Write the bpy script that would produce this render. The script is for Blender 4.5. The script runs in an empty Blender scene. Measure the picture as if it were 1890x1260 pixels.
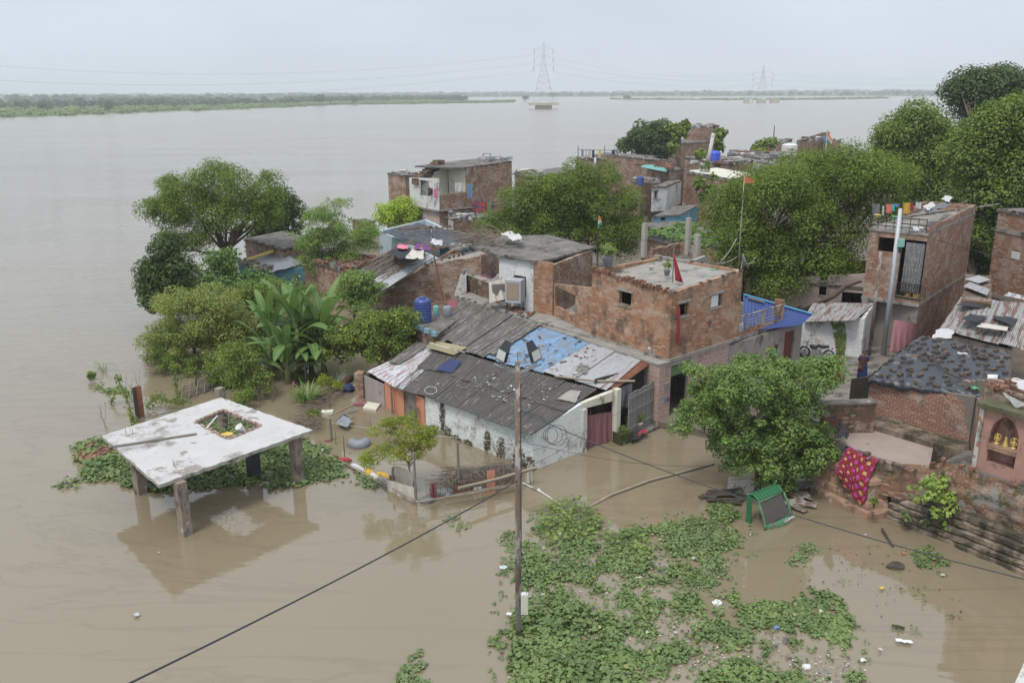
import bpy,math,random
import numpy as np
from mathutils import Vector,Matrix
rnd=random.Random(7)
nr=np.random.default_rng(11)
rad=math.radians
SC=bpy.context.scene
COL=SC.collection
# ----- camera
FPX=1600.0;CX=945.0;CY=630.0;PITCH=math.atan(460/1600.0);ROLL=rad(0.3);CH=15.0
_F=np.array([0,math.cos(PITCH),-math.sin(PITCH)]);_R0=np.array([1.,0,0]);_U0=np.array([0,math.sin(PITCH),math.cos(PITCH)])
_R=math.cos(ROLL)*_R0-math.sin(ROLL)*_U0
_U=math.sin(ROLL)*_R0+math.cos(ROLL)*_U0
_C=np.array([0,0,CH])
cam_d=bpy.data.cameras.new("camera");cam=bpy.data.objects.new("camera",cam_d);COL.objects.link(cam)
cam_d.sensor_width=36.0;cam_d.lens=36.0*FPX/1890.0;cam_d.clip_start=0.1;cam_d.clip_end=20000
m=Matrix.Identity(4)
for i in range(3):
 m[i][0]=_R[i];m[i][1]=_U[i];m[i][2]=-_F[i];m[i][3]=_C[i]
cam.matrix_world=m
SC.camera=cam
def ray(x,y):return _F+_R*(x-CX)/FPX+_U*(CY-y)/FPX
def P(x,y,z=0.0):
 "the point at height z that the photograph shows at pixel x, y"
 d=ray(x,y);t=(z-CH)/d[2];return Vector(_C+d*t)
def W(x,y,Y):
 "the point at distance Y"
 d=ray(x,y);return Vector(_C+d*(Y/d[1]))
def pr(q):
 v=np.array(q)-_C;w=v@_F;return CX+FPX*(v@_R)/w,CY-FPX*(v@_U)/w
def Z(b,y):
 "height above the spot b that falls on pixel row y"
 lo,hi=-5.0,90.0
 for _ in range(40):
  md=(lo+hi)/2
  if pr((b[0],b[1],md))[1]>y:lo=md
  else:hi=md
 return lo
def G(x,y,z,yt):
 "foot at pixel x, y height z; top on row yt"
 b=P(x,y,z);return b,Z(b,yt)
def onwall(p0,p1,x,y):
 d=ray(x,y);ex,ey=p1[0]-p0[0],p1[1]-p0[1];L=math.hypot(ex,ey);ex/=L;ey/=L
 nx,ny=-ey,ex
 t=((p0[0]-_C[0])*nx+(p0[1]-_C[1])*ny)/(d[0]*nx+d[1]*ny)
 q=_C+d*t
 return(q[0]-p0[0])*ex+(q[1]-p0[1])*ey,q[2]
def hole(p0,p1,x0,y0,x1,y1):
 "window opening from its pixel corners (upper left, lower right)"
 xm=(x0+x1)/2;ym=(y0+y1)/2
 ua=onwall(p0,p1,x0,ym)[0];ub=onwall(p0,p1,x1,ym)[0]
 za=onwall(p0,p1,xm,y1)[1];zb=onwall(p0,p1,xm,y0)[1]
 return(min(ua,ub),max(ua,ub),min(za,zb),max(za,zb))
 # ----- world, sun, exposure
SC.view_settings.view_transform='Standard';SC.view_settings.look='None'
SC.view_settings.exposure=0.22;SC.view_settings.gamma=1.0;SC.view_settings.use_curve_mapping=False
SC.render.engine='CYCLES'
SC.cycles.max_bounces=6;SC.cycles.diffuse_bounces=3;SC.cycles.glossy_bounces=3
SC.cycles.transmission_bounces=3;SC.cycles.transparent_max_bounces=6;SC.cycles.volume_bounces=1
SUN_EL,SUN_AZ=rad(62),rad(215)
wd=bpy.data.worlds.new("World");SC.world=wd;wd.use_nodes=True
nt=wd.node_tree;nt.nodes.clear()
def nd(t,kind,**kw):
 n=t.nodes.new(kind)
 for k,v in kw.items():setattr(n,k,v)
 return n
sky=nd(nt,'ShaderNodeTexSky',sky_type='NISHITA',sun_disc=False,sun_elevation=SUN_EL,sun_rotation=SUN_AZ)
sky.dust_density=4.0;sky.air_density=1.5
bg1=nd(nt,'ShaderNodeBackground');bg1.inputs[1].default_value=0.10
nt.links.new(sky.outputs[0],bg1.inputs[0])
tc=nd(nt,'ShaderNodeTexCoord');sx=nd(nt,'ShaderNodeSeparateXYZ');nt.links.new(tc.outputs['Generated'],sx.inputs[0])
rp=nd(nt,'ShaderNodeValToRGB');nt.links.new(sx.outputs[2],rp.inputs[0])
e=rp.color_ramp.elements
e[0].position=0.0;e[0].color=(0.635,0.70,0.775,1)
e[1].position=1.0;e[1].color=(1.12,1.16,1.22,1)
x=e.new(0.10);x.color=(0.60,0.675,0.78,1)
x=e.new(0.35);x.color=(0.64,0.73,0.85,1)
ns=nd(nt,'ShaderNodeTexNoise');ns.inputs['Scale'].default_value=2.2;ns.inputs['Detail'].default_value=5
mp=nd(nt,'ShaderNodeMapping');mp.inputs['Scale'].default_value=(1,1,3.0)
nt.links.new(tc.outputs['Generated'],mp.inputs[0]);nt.links.new(mp.outputs[0],ns.inputs['Vector'])
mr=nd(nt,'ShaderNodeMapRange');mr.inputs[1].default_value=0.3;mr.inputs[2].default_value=0.7;mr.inputs[3].default_value=0.90;mr.inputs[4].default_value=1.08
nt.links.new(ns.outputs[0],mr.inputs[0])
bg2=nd(nt,'ShaderNodeBackground');nt.links.new(rp.outputs[0],bg2.inputs[0]);nt.links.new(mr.outputs[0],bg2.inputs[1])
mx=nd(nt,'ShaderNodeMixShader');mx.inputs[0].default_value=0.93
nt.links.new(bg1.outputs[0],mx.inputs[1]);nt.links.new(bg2.outputs[0],mx.inputs[2])
wo=nd(nt,'ShaderNodeOutputWorld');nt.links.new(mx.outputs[0],wo.inputs[0])
sun_d=bpy.data.lights.new("sun",'SUN');sun_d.energy=1.8;sun_d.angle=rad(14);sun_d.color=(1.0,0.96,0.90)
sun=bpy.data.objects.new("sun",sun_d);COL.objects.link(sun)
_sd=Vector((math.sin(SUN_AZ)*math.cos(SUN_EL),math.cos(SUN_AZ)*math.cos(SUN_EL),math.sin(SUN_EL)))
sun.rotation_euler=_sd.to_track_quat('Z','Y').to_euler()
# ----- materials
def newmat(name):
 mt=bpy.data.materials.new(name);mt.use_nodes=True;t=mt.node_tree;t.nodes.clear()
 b=nd(t,'ShaderNodeBsdfPrincipled');o=nd(t,'ShaderNodeOutputMaterial');t.links.new(b.outputs[0],o.inputs[0])
 return mt,t,b,o
def c4(c):return(c[0],c[1],c[2],1)
def pos(t):return nd(t,'ShaderNodeNewGeometry').outputs['Position']
def noise(t,scale,detail=4,vec=None,stretch=None,rough=0.55,dist=0.0):
 n=nd(t,'ShaderNodeTexNoise');n.inputs['Scale'].default_value=scale;n.inputs['Detail'].default_value=detail
 n.inputs['Roughness'].default_value=rough;n.inputs['Distortion'].default_value=dist
 v=vec or pos(t)
 if stretch:
  mp=nd(t,'ShaderNodeMapping');mp.inputs['Scale'].default_value=stretch;t.links.new(v,mp.inputs[0]);v=mp.outputs[0]
 t.links.new(v,n.inputs['Vector']);return n.outputs[0]
def mrange(t,v,a,b,c=0.0,d=1.0):
 n=nd(t,'ShaderNodeMapRange');t.links.new(v,n.inputs[0])
 for i,q in enumerate((a,b,c,d)):n.inputs[i+1].default_value=q
 return n.outputs[0]
def mixc(t,f,a,b,mode='MIX'):
 n=nd(t,'ShaderNodeMix',data_type='RGBA',blend_type=mode)
 if isinstance(f,float):n.inputs[0].default_value=f
 else:t.links.new(f,n.inputs[0])
 for k,s in((6,a),(7,b)):
  if isinstance(s,tuple):n.inputs[k].default_value=c4(s)
  else:t.links.new(s,n.inputs[k])
 return n.outputs[2]
def bump(t,b,h,strength,dist=0.02):
 n=nd(t,'ShaderNodeBump');n.inputs['Strength'].default_value=strength;n.inputs['Distance'].default_value=dist
 t.links.new(h,n.inputs['Height']);t.links.new(n.outputs[0],b.inputs['Normal'])
def brick(name,c1,c2,mortar,pale=0.5,grime=0.5,palec=(0.42,0.36,0.30),dark=(0.085,0.075,0.06),bw=0.25,bh=0.092,ms=0.011,moss=0.0,plaster=0.0,plc=(0.30,0.28,0.25),bmp=0.6,var=0.8):
 mt,t,b,o=newmat(name)
 uv=nd(t,'ShaderNodeTexCoord').outputs['UV']
 wob=nd(t,'ShaderNodeVectorMath',operation='MULTIPLY_ADD')
 nn=nd(t,'ShaderNodeTexNoise');nn.inputs['Scale'].default_value=3.0;t.links.new(uv,nn.inputs['Vector'])
 t.links.new(nn.outputs[1],wob.inputs[0]);wob.inputs[1].default_value=(0.03,0.03,0);t.links.new(uv,wob.inputs[2])
 bk=nd(t,'ShaderNodeTexBrick');t.links.new(wob.outputs[0],bk.inputs['Vector'])
 bk.inputs['Color1'].default_value=c4(c1);bk.inputs['Color2'].default_value=c4(c2);bk.inputs['Mortar'].default_value=c4(mortar)
 bk.inputs['Scale'].default_value=1.0;bk.inputs['Mortar Size'].default_value=ms;bk.inputs['Mortar Smooth'].default_value=0.4
 bk.inputs['Brick Width'].default_value=bw;bk.inputs['Row Height'].default_value=bh
 cl=bk.outputs[0]
 # per-brick light spots
 br=nd(t,'ShaderNodeTexWhiteNoise',noise_dimensions='2D')
 sn=nd(t,'ShaderNodeVectorMath',operation='SNAP');t.links.new(wob.outputs[0],sn.inputs[0]);sn.inputs[1].default_value=(bw,bh,1);t.links.new(sn.outputs[0],br.inputs['Vector'])
 cl=mixc(t,mrange(t,br.outputs[0],0.0,1.0,0.0,var),cl,mixc(t,mrange(t,br.outputs[0],0.88,0.90),tuple(v*0.5 for v in c1),palec))
 cl=mixc(t,mrange(t,noise(t,9,3),0.3,0.75,0.0,0.45),cl,tuple(v*0.6 for v in c1))
 if pale:cl=mixc(t,mrange(t,noise(t,0.9,7,stretch=(1,1,1.6),rough=0.72),0.57-0.11*pale,0.64,0.0,0.8),cl,palec)
 if plaster:cl=mixc(t,mrange(t,noise(t,0.45,6,rough=0.65),0.60-0.2*plaster,0.615-0.2*plaster),cl,mixc(t,noise(t,6,4),tuple(v*0.8 for v in plc),plc))
 if grime:cl=mixc(t,mrange(t,noise(t,1.1,7,stretch=(1,1,0.8),rough=0.72),0.585-0.12*grime,0.70-0.10*grime,0.0,0.75),cl,dark)
 if moss:cl=mixc(t,mrange(t,noise(t,1.7,6,rough=0.7),0.60-0.14*moss,0.66-0.12*moss,0.0,0.8),cl,(0.05,0.065,0.02))
 t.links.new(cl,b.inputs['Base Color']);b.inputs['Roughness'].default_value=0.92;b.inputs['Specular IOR Level'].default_value=0.2
 hh=mixc(t,0.35,mixc(t,bk.outputs[1],(1,1,1),(0,0,0)),noise(t,22,3))
 bump(t,b,hh,bmp,0.025)
 return mt
def plain(name,c,c2=None,scale=2.0,amt=0.5,dark=None,dk=0.0,rough=0.85,bmp=0.25,bscale=18,metal=0.0,stretch=None,spec=0.3,third=None,th=0.0,dscale=1.2):
 mt,t,b,o=newmat(name)
 c2=c2 or tuple(v*0.75 for v in c)
 cl=mixc(t,mrange(t,noise(t,scale,6,stretch=stretch,rough=0.65),0.5-0.22,0.5+0.22,0.0,amt*2 if amt<0.5 else 1.0),c,c2)
 cl=mixc(t,mrange(t,noise(t,scale*11,3),0.3,0.8,0.0,0.25),cl,tuple(v*0.6 for v in c))
 if third:cl=mixc(t,mrange(t,noise(t,dscale*1.7,7,stretch=stretch,rough=0.7),0.64-0.2*th,0.665-0.2*th),cl,third)
 if dk:cl=mixc(t,mrange(t,noise(t,dscale,7,stretch=(1,1,0.5),rough=0.72),0.60-0.15*dk,0.69-0.12*dk,0.0,0.85),cl,dark or(0.05,0.048,0.04))
 t.links.new(cl,b.inputs['Base Color']);b.inputs['Roughness'].default_value=rough;b.inputs['Metallic'].default_value=metal
 b.inputs['Specular IOR Level'].default_value=spec
 if bmp:bump(t,b,noise(t,bscale,5),bmp,0.02)
 return mt
def flat(name,c,rough=0.6,spec=0.4,metal=0.0):
 return plain(name,c,tuple(v*0.82 for v in c),5.0,0.4,rough=rough,bmp=0.1,bscale=8,spec=spec,metal=metal)
def leafmat(name,c1,c2,c3=None,trans=0.25,rough=0.55):
 mt,t,b,o=newmat(name)
 g=nd(t,'ShaderNodeNewGeometry')
 cl=mixc(t,mrange(t,g.outputs['Random Per Island'],0.0,1.0,0.1,0.65),c1,c2)
 cl=mixc(t,mrange(t,noise(t,0.8,3),0.38,0.62,0.0,0.85),cl,c2)
 if c3:cl=mixc(t,mrange(t,g.outputs['Random Per Island'],0.955,0.96),cl,c3)
 t.links.new(cl,b.inputs['Base Color']);b.inputs['Roughness'].default_value=rough;b.inputs['Specular IOR Level'].default_value=0.35
 tr=nd(t,'ShaderNodeBsdfTranslucent');t.links.new(mixc(t,0.5,cl,(c2[0]*1.4,c2[1]*1.5,c2[2]*0.7)),tr.inputs[0])
 ms=nd(t,'ShaderNodeMixShader');ms.inputs[0].default_value=trans
 t.links.new(b.outputs[0],ms.inputs[1]);t.links.new(tr.outputs[0],ms.inputs[2]);t.links.new(ms.outputs[0],o.inputs[0])
 return mt
MT={}
MT['brick_orange']=brick('orange_brick',(0.50,0.23,0.12),(0.35,0.17,0.095),(0.36,0.31,0.25),pale=0.95,grime=0.75,palec=(.45,.35,.26),bw=.27,bh=.105,ms=.015)
MT['brick_old']=brick('old_brick',(0.34,0.185,0.115),(0.24,0.14,0.095),(0.36,0.31,0.255),pale=0.9,grime=0.4,bh=.1,ms=.014)
MT['brick_red']=brick('red_brick',(0.38,0.185,0.115),(0.30,0.155,0.10),(0.42,0.36,0.30),pale=0.85,grime=0.15,ms=0.016,bh=.1)
MT['brick_dark']=brick('sooty_brick',(0.28,0.135,0.085),(0.18,0.095,0.065),(0.22,0.19,0.155),pale=0.6,grime=1.1,moss=0.5)
MT['brick_bank']=brick('weathered_flood_wall_brick',(0.37,0.18,0.105),(0.25,0.135,0.085),(0.34,0.29,0.23),pale=1.0,grime=0.75,moss=0.3,bw=0.22,bh=0.07,plaster=0.35,bmp=1.0)
MT['brick_tarp']=brick('bare_red_brick',(0.34,0.145,0.095),(0.26,0.12,0.085),(0.44,0.37,0.30),pale=0.3,grime=0.3,plaster=0.35,plc=(0.22,0.20,0.17),ms=0.018,bh=0.10,var=.45)
MT['brick_white']=brick('whitewashed_brick',(0.82,0.82,0.80),(0.76,0.77,0.75),(0.56,0.56,0.54),pale=0.25,grime=0.3,palec=(0.34,0.20,0.15),bmp=0.9,var=.15)
MT['brick_mint']=brick('mint_whitewashed_brick',(0.82,0.86,0.83),(0.76,0.80,0.78),(0.56,0.62,0.60),pale=0.3,grime=0.42,palec=(0.52,0.50,0.46),dark=(0.06,0.055,0.035),bmp=0.9,var=.12)
MT['brick_mint_clean']=brick('mint_painted_brick',(0.84,0.86,0.84),(0.79,0.82,0.80),(0.62,0.66,0.64),pale=0.05,grime=0.15,palec=(0.38,0.22,0.15),bmp=0.8,var=.08)
MT['tile_pink']=brick('pink_wall_tile',(0.46,0.32,0.27),(0.42,0.29,0.25),(0.66,0.58,0.53),pale=0.0,grime=0.1,bw=0.42,bh=0.21,ms=0.009,bmp=0.15,var=.1)
MT['concrete']=plain('weathered_concrete',(0.34,0.32,0.29),(0.25,0.235,0.21),1.2,0.6,dk=0.45)
MT['concrete_dark']=plain('sooty_concrete',(0.21,0.195,0.175),(0.12,0.11,0.10),0.9,0.6,dk=0.7,third=(0.33,0.31,0.28),th=0.15)
MT['slab_white']=plain('whitewashed_slab',(0.54,0.535,0.53),(0.45,0.44,0.425),0.9,0.9,third=(0.27,0.25,0.225),th=0.34,dk=.35,dark=(.17,.16,.14),bmp=0.35,dscale=0.42)
MT['slab_edge']=plain('rough_concrete_edge',(0.42,0.39,0.35),(0.30,0.27,0.24),3,0.6,dk=0.4,bmp=0.8)
MT['pillar']=plain('stained_plaster_pillar',(0.33,0.275,0.22),(0.22,0.175,0.14),2.5,0.8,dk=0.7,third=(0.44,0.40,0.36),th=0.2)
MT['plaster_white']=plain('dirty_white_plaster',(0.62,0.61,0.58),(0.50,0.48,0.45),1.5,0.5,dk=0.45)
MT['plaster_cream']=plain('cream_plaster',(0.66,0.64,0.53),(0.56,0.54,0.45),1.5,0.5,dk=0.15)
MT['plaster_pink']=plain('pink_plaster',(0.56,0.46,0.44),(0.46,0.37,0.34),1.5,0.5,dk=0.2)
MT['plaster_blue']=plain('blue_painted_plaster',(0.13,0.33,0.44),(0.10,0.25,0.34),1.5,0.5,dk=0.3)
MT['plaster_grey']=plain('bare_cement_plaster',(0.33,0.29,0.26),(0.25,0.22,0.195),1.2,0.6,dk=0.4)
MT['plaster_lightblue']=plain('pale_blue_whitewash',(0.52,0.62,0.66),(0.44,0.53,0.57),1.5,0.5,dk=0.2)
MT['shrine_pink']=plain('salmon_painted_plaster',(0.45,0.26,0.205),(0.36,0.205,0.165),2.0,0.8,dk=0.4)
MT['terracotta']=plain('reddish_sandstone',(0.40,0.25,0.17),(0.30,0.19,0.13),1.6,0.6,dk=0.4,bmp=0.6,third=(0.45,0.38,0.31),th=0.3)
MT['ledge']=plain('mossy_stone_ledge',(0.34,0.26,0.20),(0.15,0.125,0.09),2.2,0.9,dark=(0.030,0.030,0.018),dk=1.3,bmp=1.0,third=(0.40,.34,.28),th=.1,dscale=1.0)
MT['asb_dark0']=plain('dark_asbestos_sheet',(0.115,0.11,0.103),(0.07,0.066,0.061),1.0,0.7,stretch=(1.6,0.7,1),third=(0.27,0.26,0.245),th=0.12,bmp=0.4)
MT['asb_grey']=plain('grey_asbestos_sheet',(0.22,0.205,0.185),(0.115,0.105,0.095),0.9,0.8,stretch=(1.6,0.7,1),third=(0.38,0.36,0.33),th=0.25,bmp=0.4)
MT['tin_blue']=plain('blue_painted_tin',(0.19,0.40,0.72),(0.16,0.34,0.62),1.0,0.5,third=(0.20,0.19,0.17),th=0.28,rough=0.6,bmp=0.1)
MT['tin_grey']=plain('galvanised_tin',(0.46,0.47,0.49),(0.37,0.38,0.39),0.8,0.6,third=(0.23,0.10,0.055),th=0.10,rough=0.55,bmp=0.1,stretch=(1.6,0.8,1))
MT['tin_white']=plain('white_tin_with_rust',(0.50,0.51,0.52),(0.40,0.41,0.42),0.8,0.6,third=(0.24,0.095,0.05),th=0.40,rough=0.55,bmp=0.1,stretch=(1.6,0.8,1))
MT['tin_rust']=plain('rusted_tin',(0.24,0.10,0.055),(0.15,0.065,0.04),1.5,0.7,third=(0.36,0.20,0.13),th=0.2,rough=0.85,bmp=0.3)
MT['tin_old']=plain('rust_streaked_tin',(0.36,0.36,0.36),(0.27,0.265,0.26),0.9,0.6,third=(0.20,0.105,0.07),th=0.48,rough=0.7,bmp=0.2,stretch=(1.6,0.8,1))
MT['frp_yellow']=plain('yellowed_plastic_sheet',(0.34,0.30,0.17),(0.26,0.23,0.13),1.5,0.5,rough=0.5)
MT['orange']=plain('orange_painted_board',(0.62,0.27,0.165),(0.52,0.23,0.14),1.5,0.5,dk=0.2)
MT['wood']=plain('grey_weathered_wood',(0.26,0.23,0.20),(0.16,0.14,0.12),2.0,0.7,stretch=(6,6,0.7),dk=0.2)
MT['wood_dark']=plain('dark_wet_wood',(0.09,0.075,0.06),(0.05,0.043,0.035),3.0,0.7)
MT['bamboo']=plain('weathered_bamboo',(0.36,0.31,0.24),(0.25,0.21,0.16),3.0,0.6)
MT['bark']=plain('rough_bark',(0.14,0.105,0.08),(0.085,0.065,0.05),4.0,0.7,bmp=0.9,stretch=(1,1,0.3))
MT['bark_pale']=plain('pale_bark',(0.24,0.17,0.12),(0.17,0.12,0.09),4.0,0.7,bmp=0.9,stretch=(1,1,0.3))
MT['tarp_black']=plain('black_plastic_sheet',(0.040,0.045,0.055),(0.04,0.044,0.053),1.6,0.6,rough=0.42,bmp=0.9,bscale=5,spec=0.5,third=(0.17,0.145,0.125),th=0.22)
MT['tarp_black2']=plain('black_plastic_skirt',(0.055,0.062,0.075),(0.04,0.044,0.053),1.6,0.6,rough=0.4,bmp=0.9,bscale=5,spec=0.5)
MT['tarp_blue']=plain('blue_tarpaulin',(0.045,0.08,0.27),(0.06,0.085,0.20),1.8,0.6,rough=0.5,bmp=0.5,bscale=5,dk=0.3)
MT['cloth_black']=flat('black_cloth',(0.035,0.037,0.045),0.8)
MT['cloth_white']=flat('white_cloth',(0.56,0.555,0.55),0.85)
MT['cloth_cream']=flat('cream_cloth',(0.58,0.54,0.47),0.85)
MT['cloth_red']=flat('red_cloth',(0.36,0.05,0.055),0.85)
MT['cloth_maroon']=flat('maroon_cloth',(0.25,0.075,0.09),0.85)
MT['cloth_plum']=flat('plum_cloth',(0.26,0.12,0.13),0.85)
MT['cloth_purple']=flat('purple_cloth',(0.17,0.05,0.20),0.85)
MT['cloth_pink']=flat('pink_cloth',(0.70,0.22,0.32),0.85)
MT['cloth_yellow']=flat('yellow_cloth',(0.58,0.36,0.06),0.85)
MT['cloth_blue']=flat('blue_cloth',(0.14,0.26,0.45),0.85)
MT['cloth_navy']=flat('navy_cloth',(0.035,0.05,0.13),0.85)
MT['cloth_teal']=flat('teal_cloth',(0.12,0.50,0.50),0.85)
MT['cloth_coral']=flat('coral_cloth',(0.75,0.20,0.14),0.85)
MT['cloth_green']=flat('green_cloth',(0.16,0.26,0.12),0.85)
MT['cloth_grey']=flat('grey_cloth',(0.17,0.175,0.18),0.85)
MT['cloth_brown']=flat('brown_cloth',(0.13,0.07,0.045),0.85)
MT['plastic_blue']=flat('blue_plastic',(0.045,0.075,0.27),0.4,0.5)
MT['plastic_brightblue']=flat('bright_blue_plastic',(0.05,0.12,0.70),0.4,0.5)
MT['plastic_white']=flat('white_plastic',(0.72,0.72,0.71),0.45,0.5)
MT['plastic_yellow']=flat('yellow_plastic',(0.68,0.47,0.10),0.45,0.5)
MT['plastic_green']=flat('green_plastic',(0.10,0.42,0.20),0.45,0.5)
MT['plastic_teal']=flat('teal_plastic',(0.16,0.42,0.38),0.45,0.5)
MT['plastic_orange']=flat('orange_plastic',(0.55,0.17,0.07),0.45,0.5)
MT['plastic_grey']=flat('grey_plastic',(0.24,0.26,0.29),0.5,0.5)
MT['metal_grey']=flat('grey_metal',(0.30,0.31,0.32),0.5,0.5,0.4)
MT['metal_silver']=flat('silver_painted_steel',(0.50,0.52,0.54),0.5,0.5,0.2)
MT['metal_dark']=flat('dark_metal',(0.035,0.035,0.038),0.5)
MT['pole_rust']=plain('rust_brown_steel',(0.21,0.155,0.125),(0.14,0.10,0.08),4,0.8,third=(0.33,0.305,0.27),th=0.8,stretch=(1,1,0.4))
MT['pylon']=flat('galvanised_lattice_steel',(0.33,0.34,0.35),0.6)
MT['cable']=flat('black_cable',(0.045,0.048,0.055),0.6)
MT['wire_line']=flat('overhead_wire',(0.22,0.24,0.26),0.6)
MT['glass_lamp']=flat('frosted_lamp_glass',(0.50,0.54,0.50),0.25,0.5)
MT['dark']=flat('dark_interior',(0.02,0.019,0.018),0.9)
MT['door_wood']=plain('grey_door_wood',(0.26,0.26,0.25),(0.20,0.20,0.19),2,0.6,stretch=(5,5,0.6))
MT['door_red']=flat('red_brown_door',(0.16,0.05,0.04),0.7)
MT['gold']=flat('yellow_gold_paint',(0.62,0.44,0.12),0.45,0.5)
MT['green_paint']=plain('green_painted_tin',(0.045,0.19,0.08),(0.035,0.145,0.065),2,0.7,third=(0.13,0.12,0.09),th=0.2,rough=0.5,bmp=0.1)
MT['green_worn']=plain('chipped_green_paint',(0.09,0.24,0.13),(0.06,0.19,0.10),3,0.5,third=(0.16,0.10,0.075),th=0.55,rough=0.6,dscale=4)
MT['dust']=plain('dusty_windscreen',(0.115,0.105,0.095),(0.08,0.075,0.07),3,0.5,rough=0.4)
MT['skin']=flat('brown_skin',(0.24,0.125,0.08),0.6)
MT['hair']=flat('black_hair',(0.012,0.011,0.012),0.5)
MT['twig']=plain('dead_twigs',(0.25,0.20,0.155),(0.15,0.12,0.09),3,0.7)
MT['brick_loose']=plain('loose_bricks',(0.28,0.12,0.075),(0.16,0.09,0.065),7,0.8,third=(0.36,0.30,0.25),th=0.3,dk=0.5,dscale=4)
MT['brick_sooty_loose']=plain('sooty_loose_bricks',(0.11,0.085,0.07),(0.07,0.06,0.05),7,0.8,third=(0.26,0.15,0.11),th=0.35,dscale=3)
MT['earth']=plain('damp_earth',(0.19,0.16,0.125),(0.13,0.11,0.085),0.8,0.7,dk=0.2)
MT['pave']=plain('cement_alley',(0.24,0.215,0.185),(0.16,0.145,0.125),1.2,0.8,dk=0.8)
MT['moss']=plain('green_moss',(0.07,0.085,0.025),(0.035,0.04,0.018),5,0.8)
# foliage
LF={}
LF['neem']=leafmat('neem_leaves',(0.071,0.12,0.023),(0.185,0.261,0.036))
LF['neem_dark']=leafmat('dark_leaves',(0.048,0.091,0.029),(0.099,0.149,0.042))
LF['neem_y']=leafmat('yellow_green_leaves',(0.128,0.182,0.023),(0.297,0.343,0.037))
LF['lime']=leafmat('lime_leaves',(0.264,0.383,0.046),(0.419,0.540,0.065))
LF['moringa']=leafmat('feathery_light_leaves',(0.125,0.218,0.055),(0.228,0.319,0.076))
LF['pale']=leafmat('pale_bush_leaves',(0.14,0.212,0.051),(0.293,0.336,0.086),(0.434,0.383,0.104))
LF['guava']=leafmat('guava_leaves',(0.08,0.154,0.046),(0.208,0.303,0.08),(0.310,0.383,0.078))
LF['shrub']=leafmat('shrub_leaves',(0.088,0.15,0.033),(0.192,0.253,0.046),(0.465,0.469,0.052))
LF['forest']=leafmat('broad_leaves',(0.058,0.109,0.023),(0.201,0.271,0.047))
LF['creeper']=leafmat('creeper_leaves',(0.074,0.157,0.039),(0.162,0.253,0.065))
LF['banana']=leafmat('banana_leaf',(0.085,0.165,0.045),(0.17,0.275,0.085),trans=0.3,rough=0.45)
LF['hyacinth']=leafmat('water_hyacinth_leaves',(0.088,0.15,0.058),(0.218,0.296,0.102),(0.30,0.30,0.11),rough=0.4)
LF['hyacinth_y']=leafmat('yellow_water_hyacinth',(0.13,0.20,0.05),(0.24,0.31,0.08),rough=0.45)
LF['hyacinth_g']=leafmat('dusty_water_hyacinth',(0.131,0.179,0.081),(0.225,0.296,0.129),(0.36,0.34,0.24))
LF['far']=leafmat('far_tree_leaves',(0.04,0.078,0.021),(0.07,0.115,0.03))
LF['reed']=leafmat('reed_grass',(0.15,0.22,0.068),(0.22,0.286,0.099))
LF['peepal']=leafmat('young_heart_leaves',(0.155,0.270,0.058),(0.341,0.440,0.104),(0.558,0.540,0.091))
LF['dry']=leafmat('dry_wall_creeper',(0.075,0.058,0.032),(0.13,0.105,0.05),(0.09,0.12,0.03))
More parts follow.
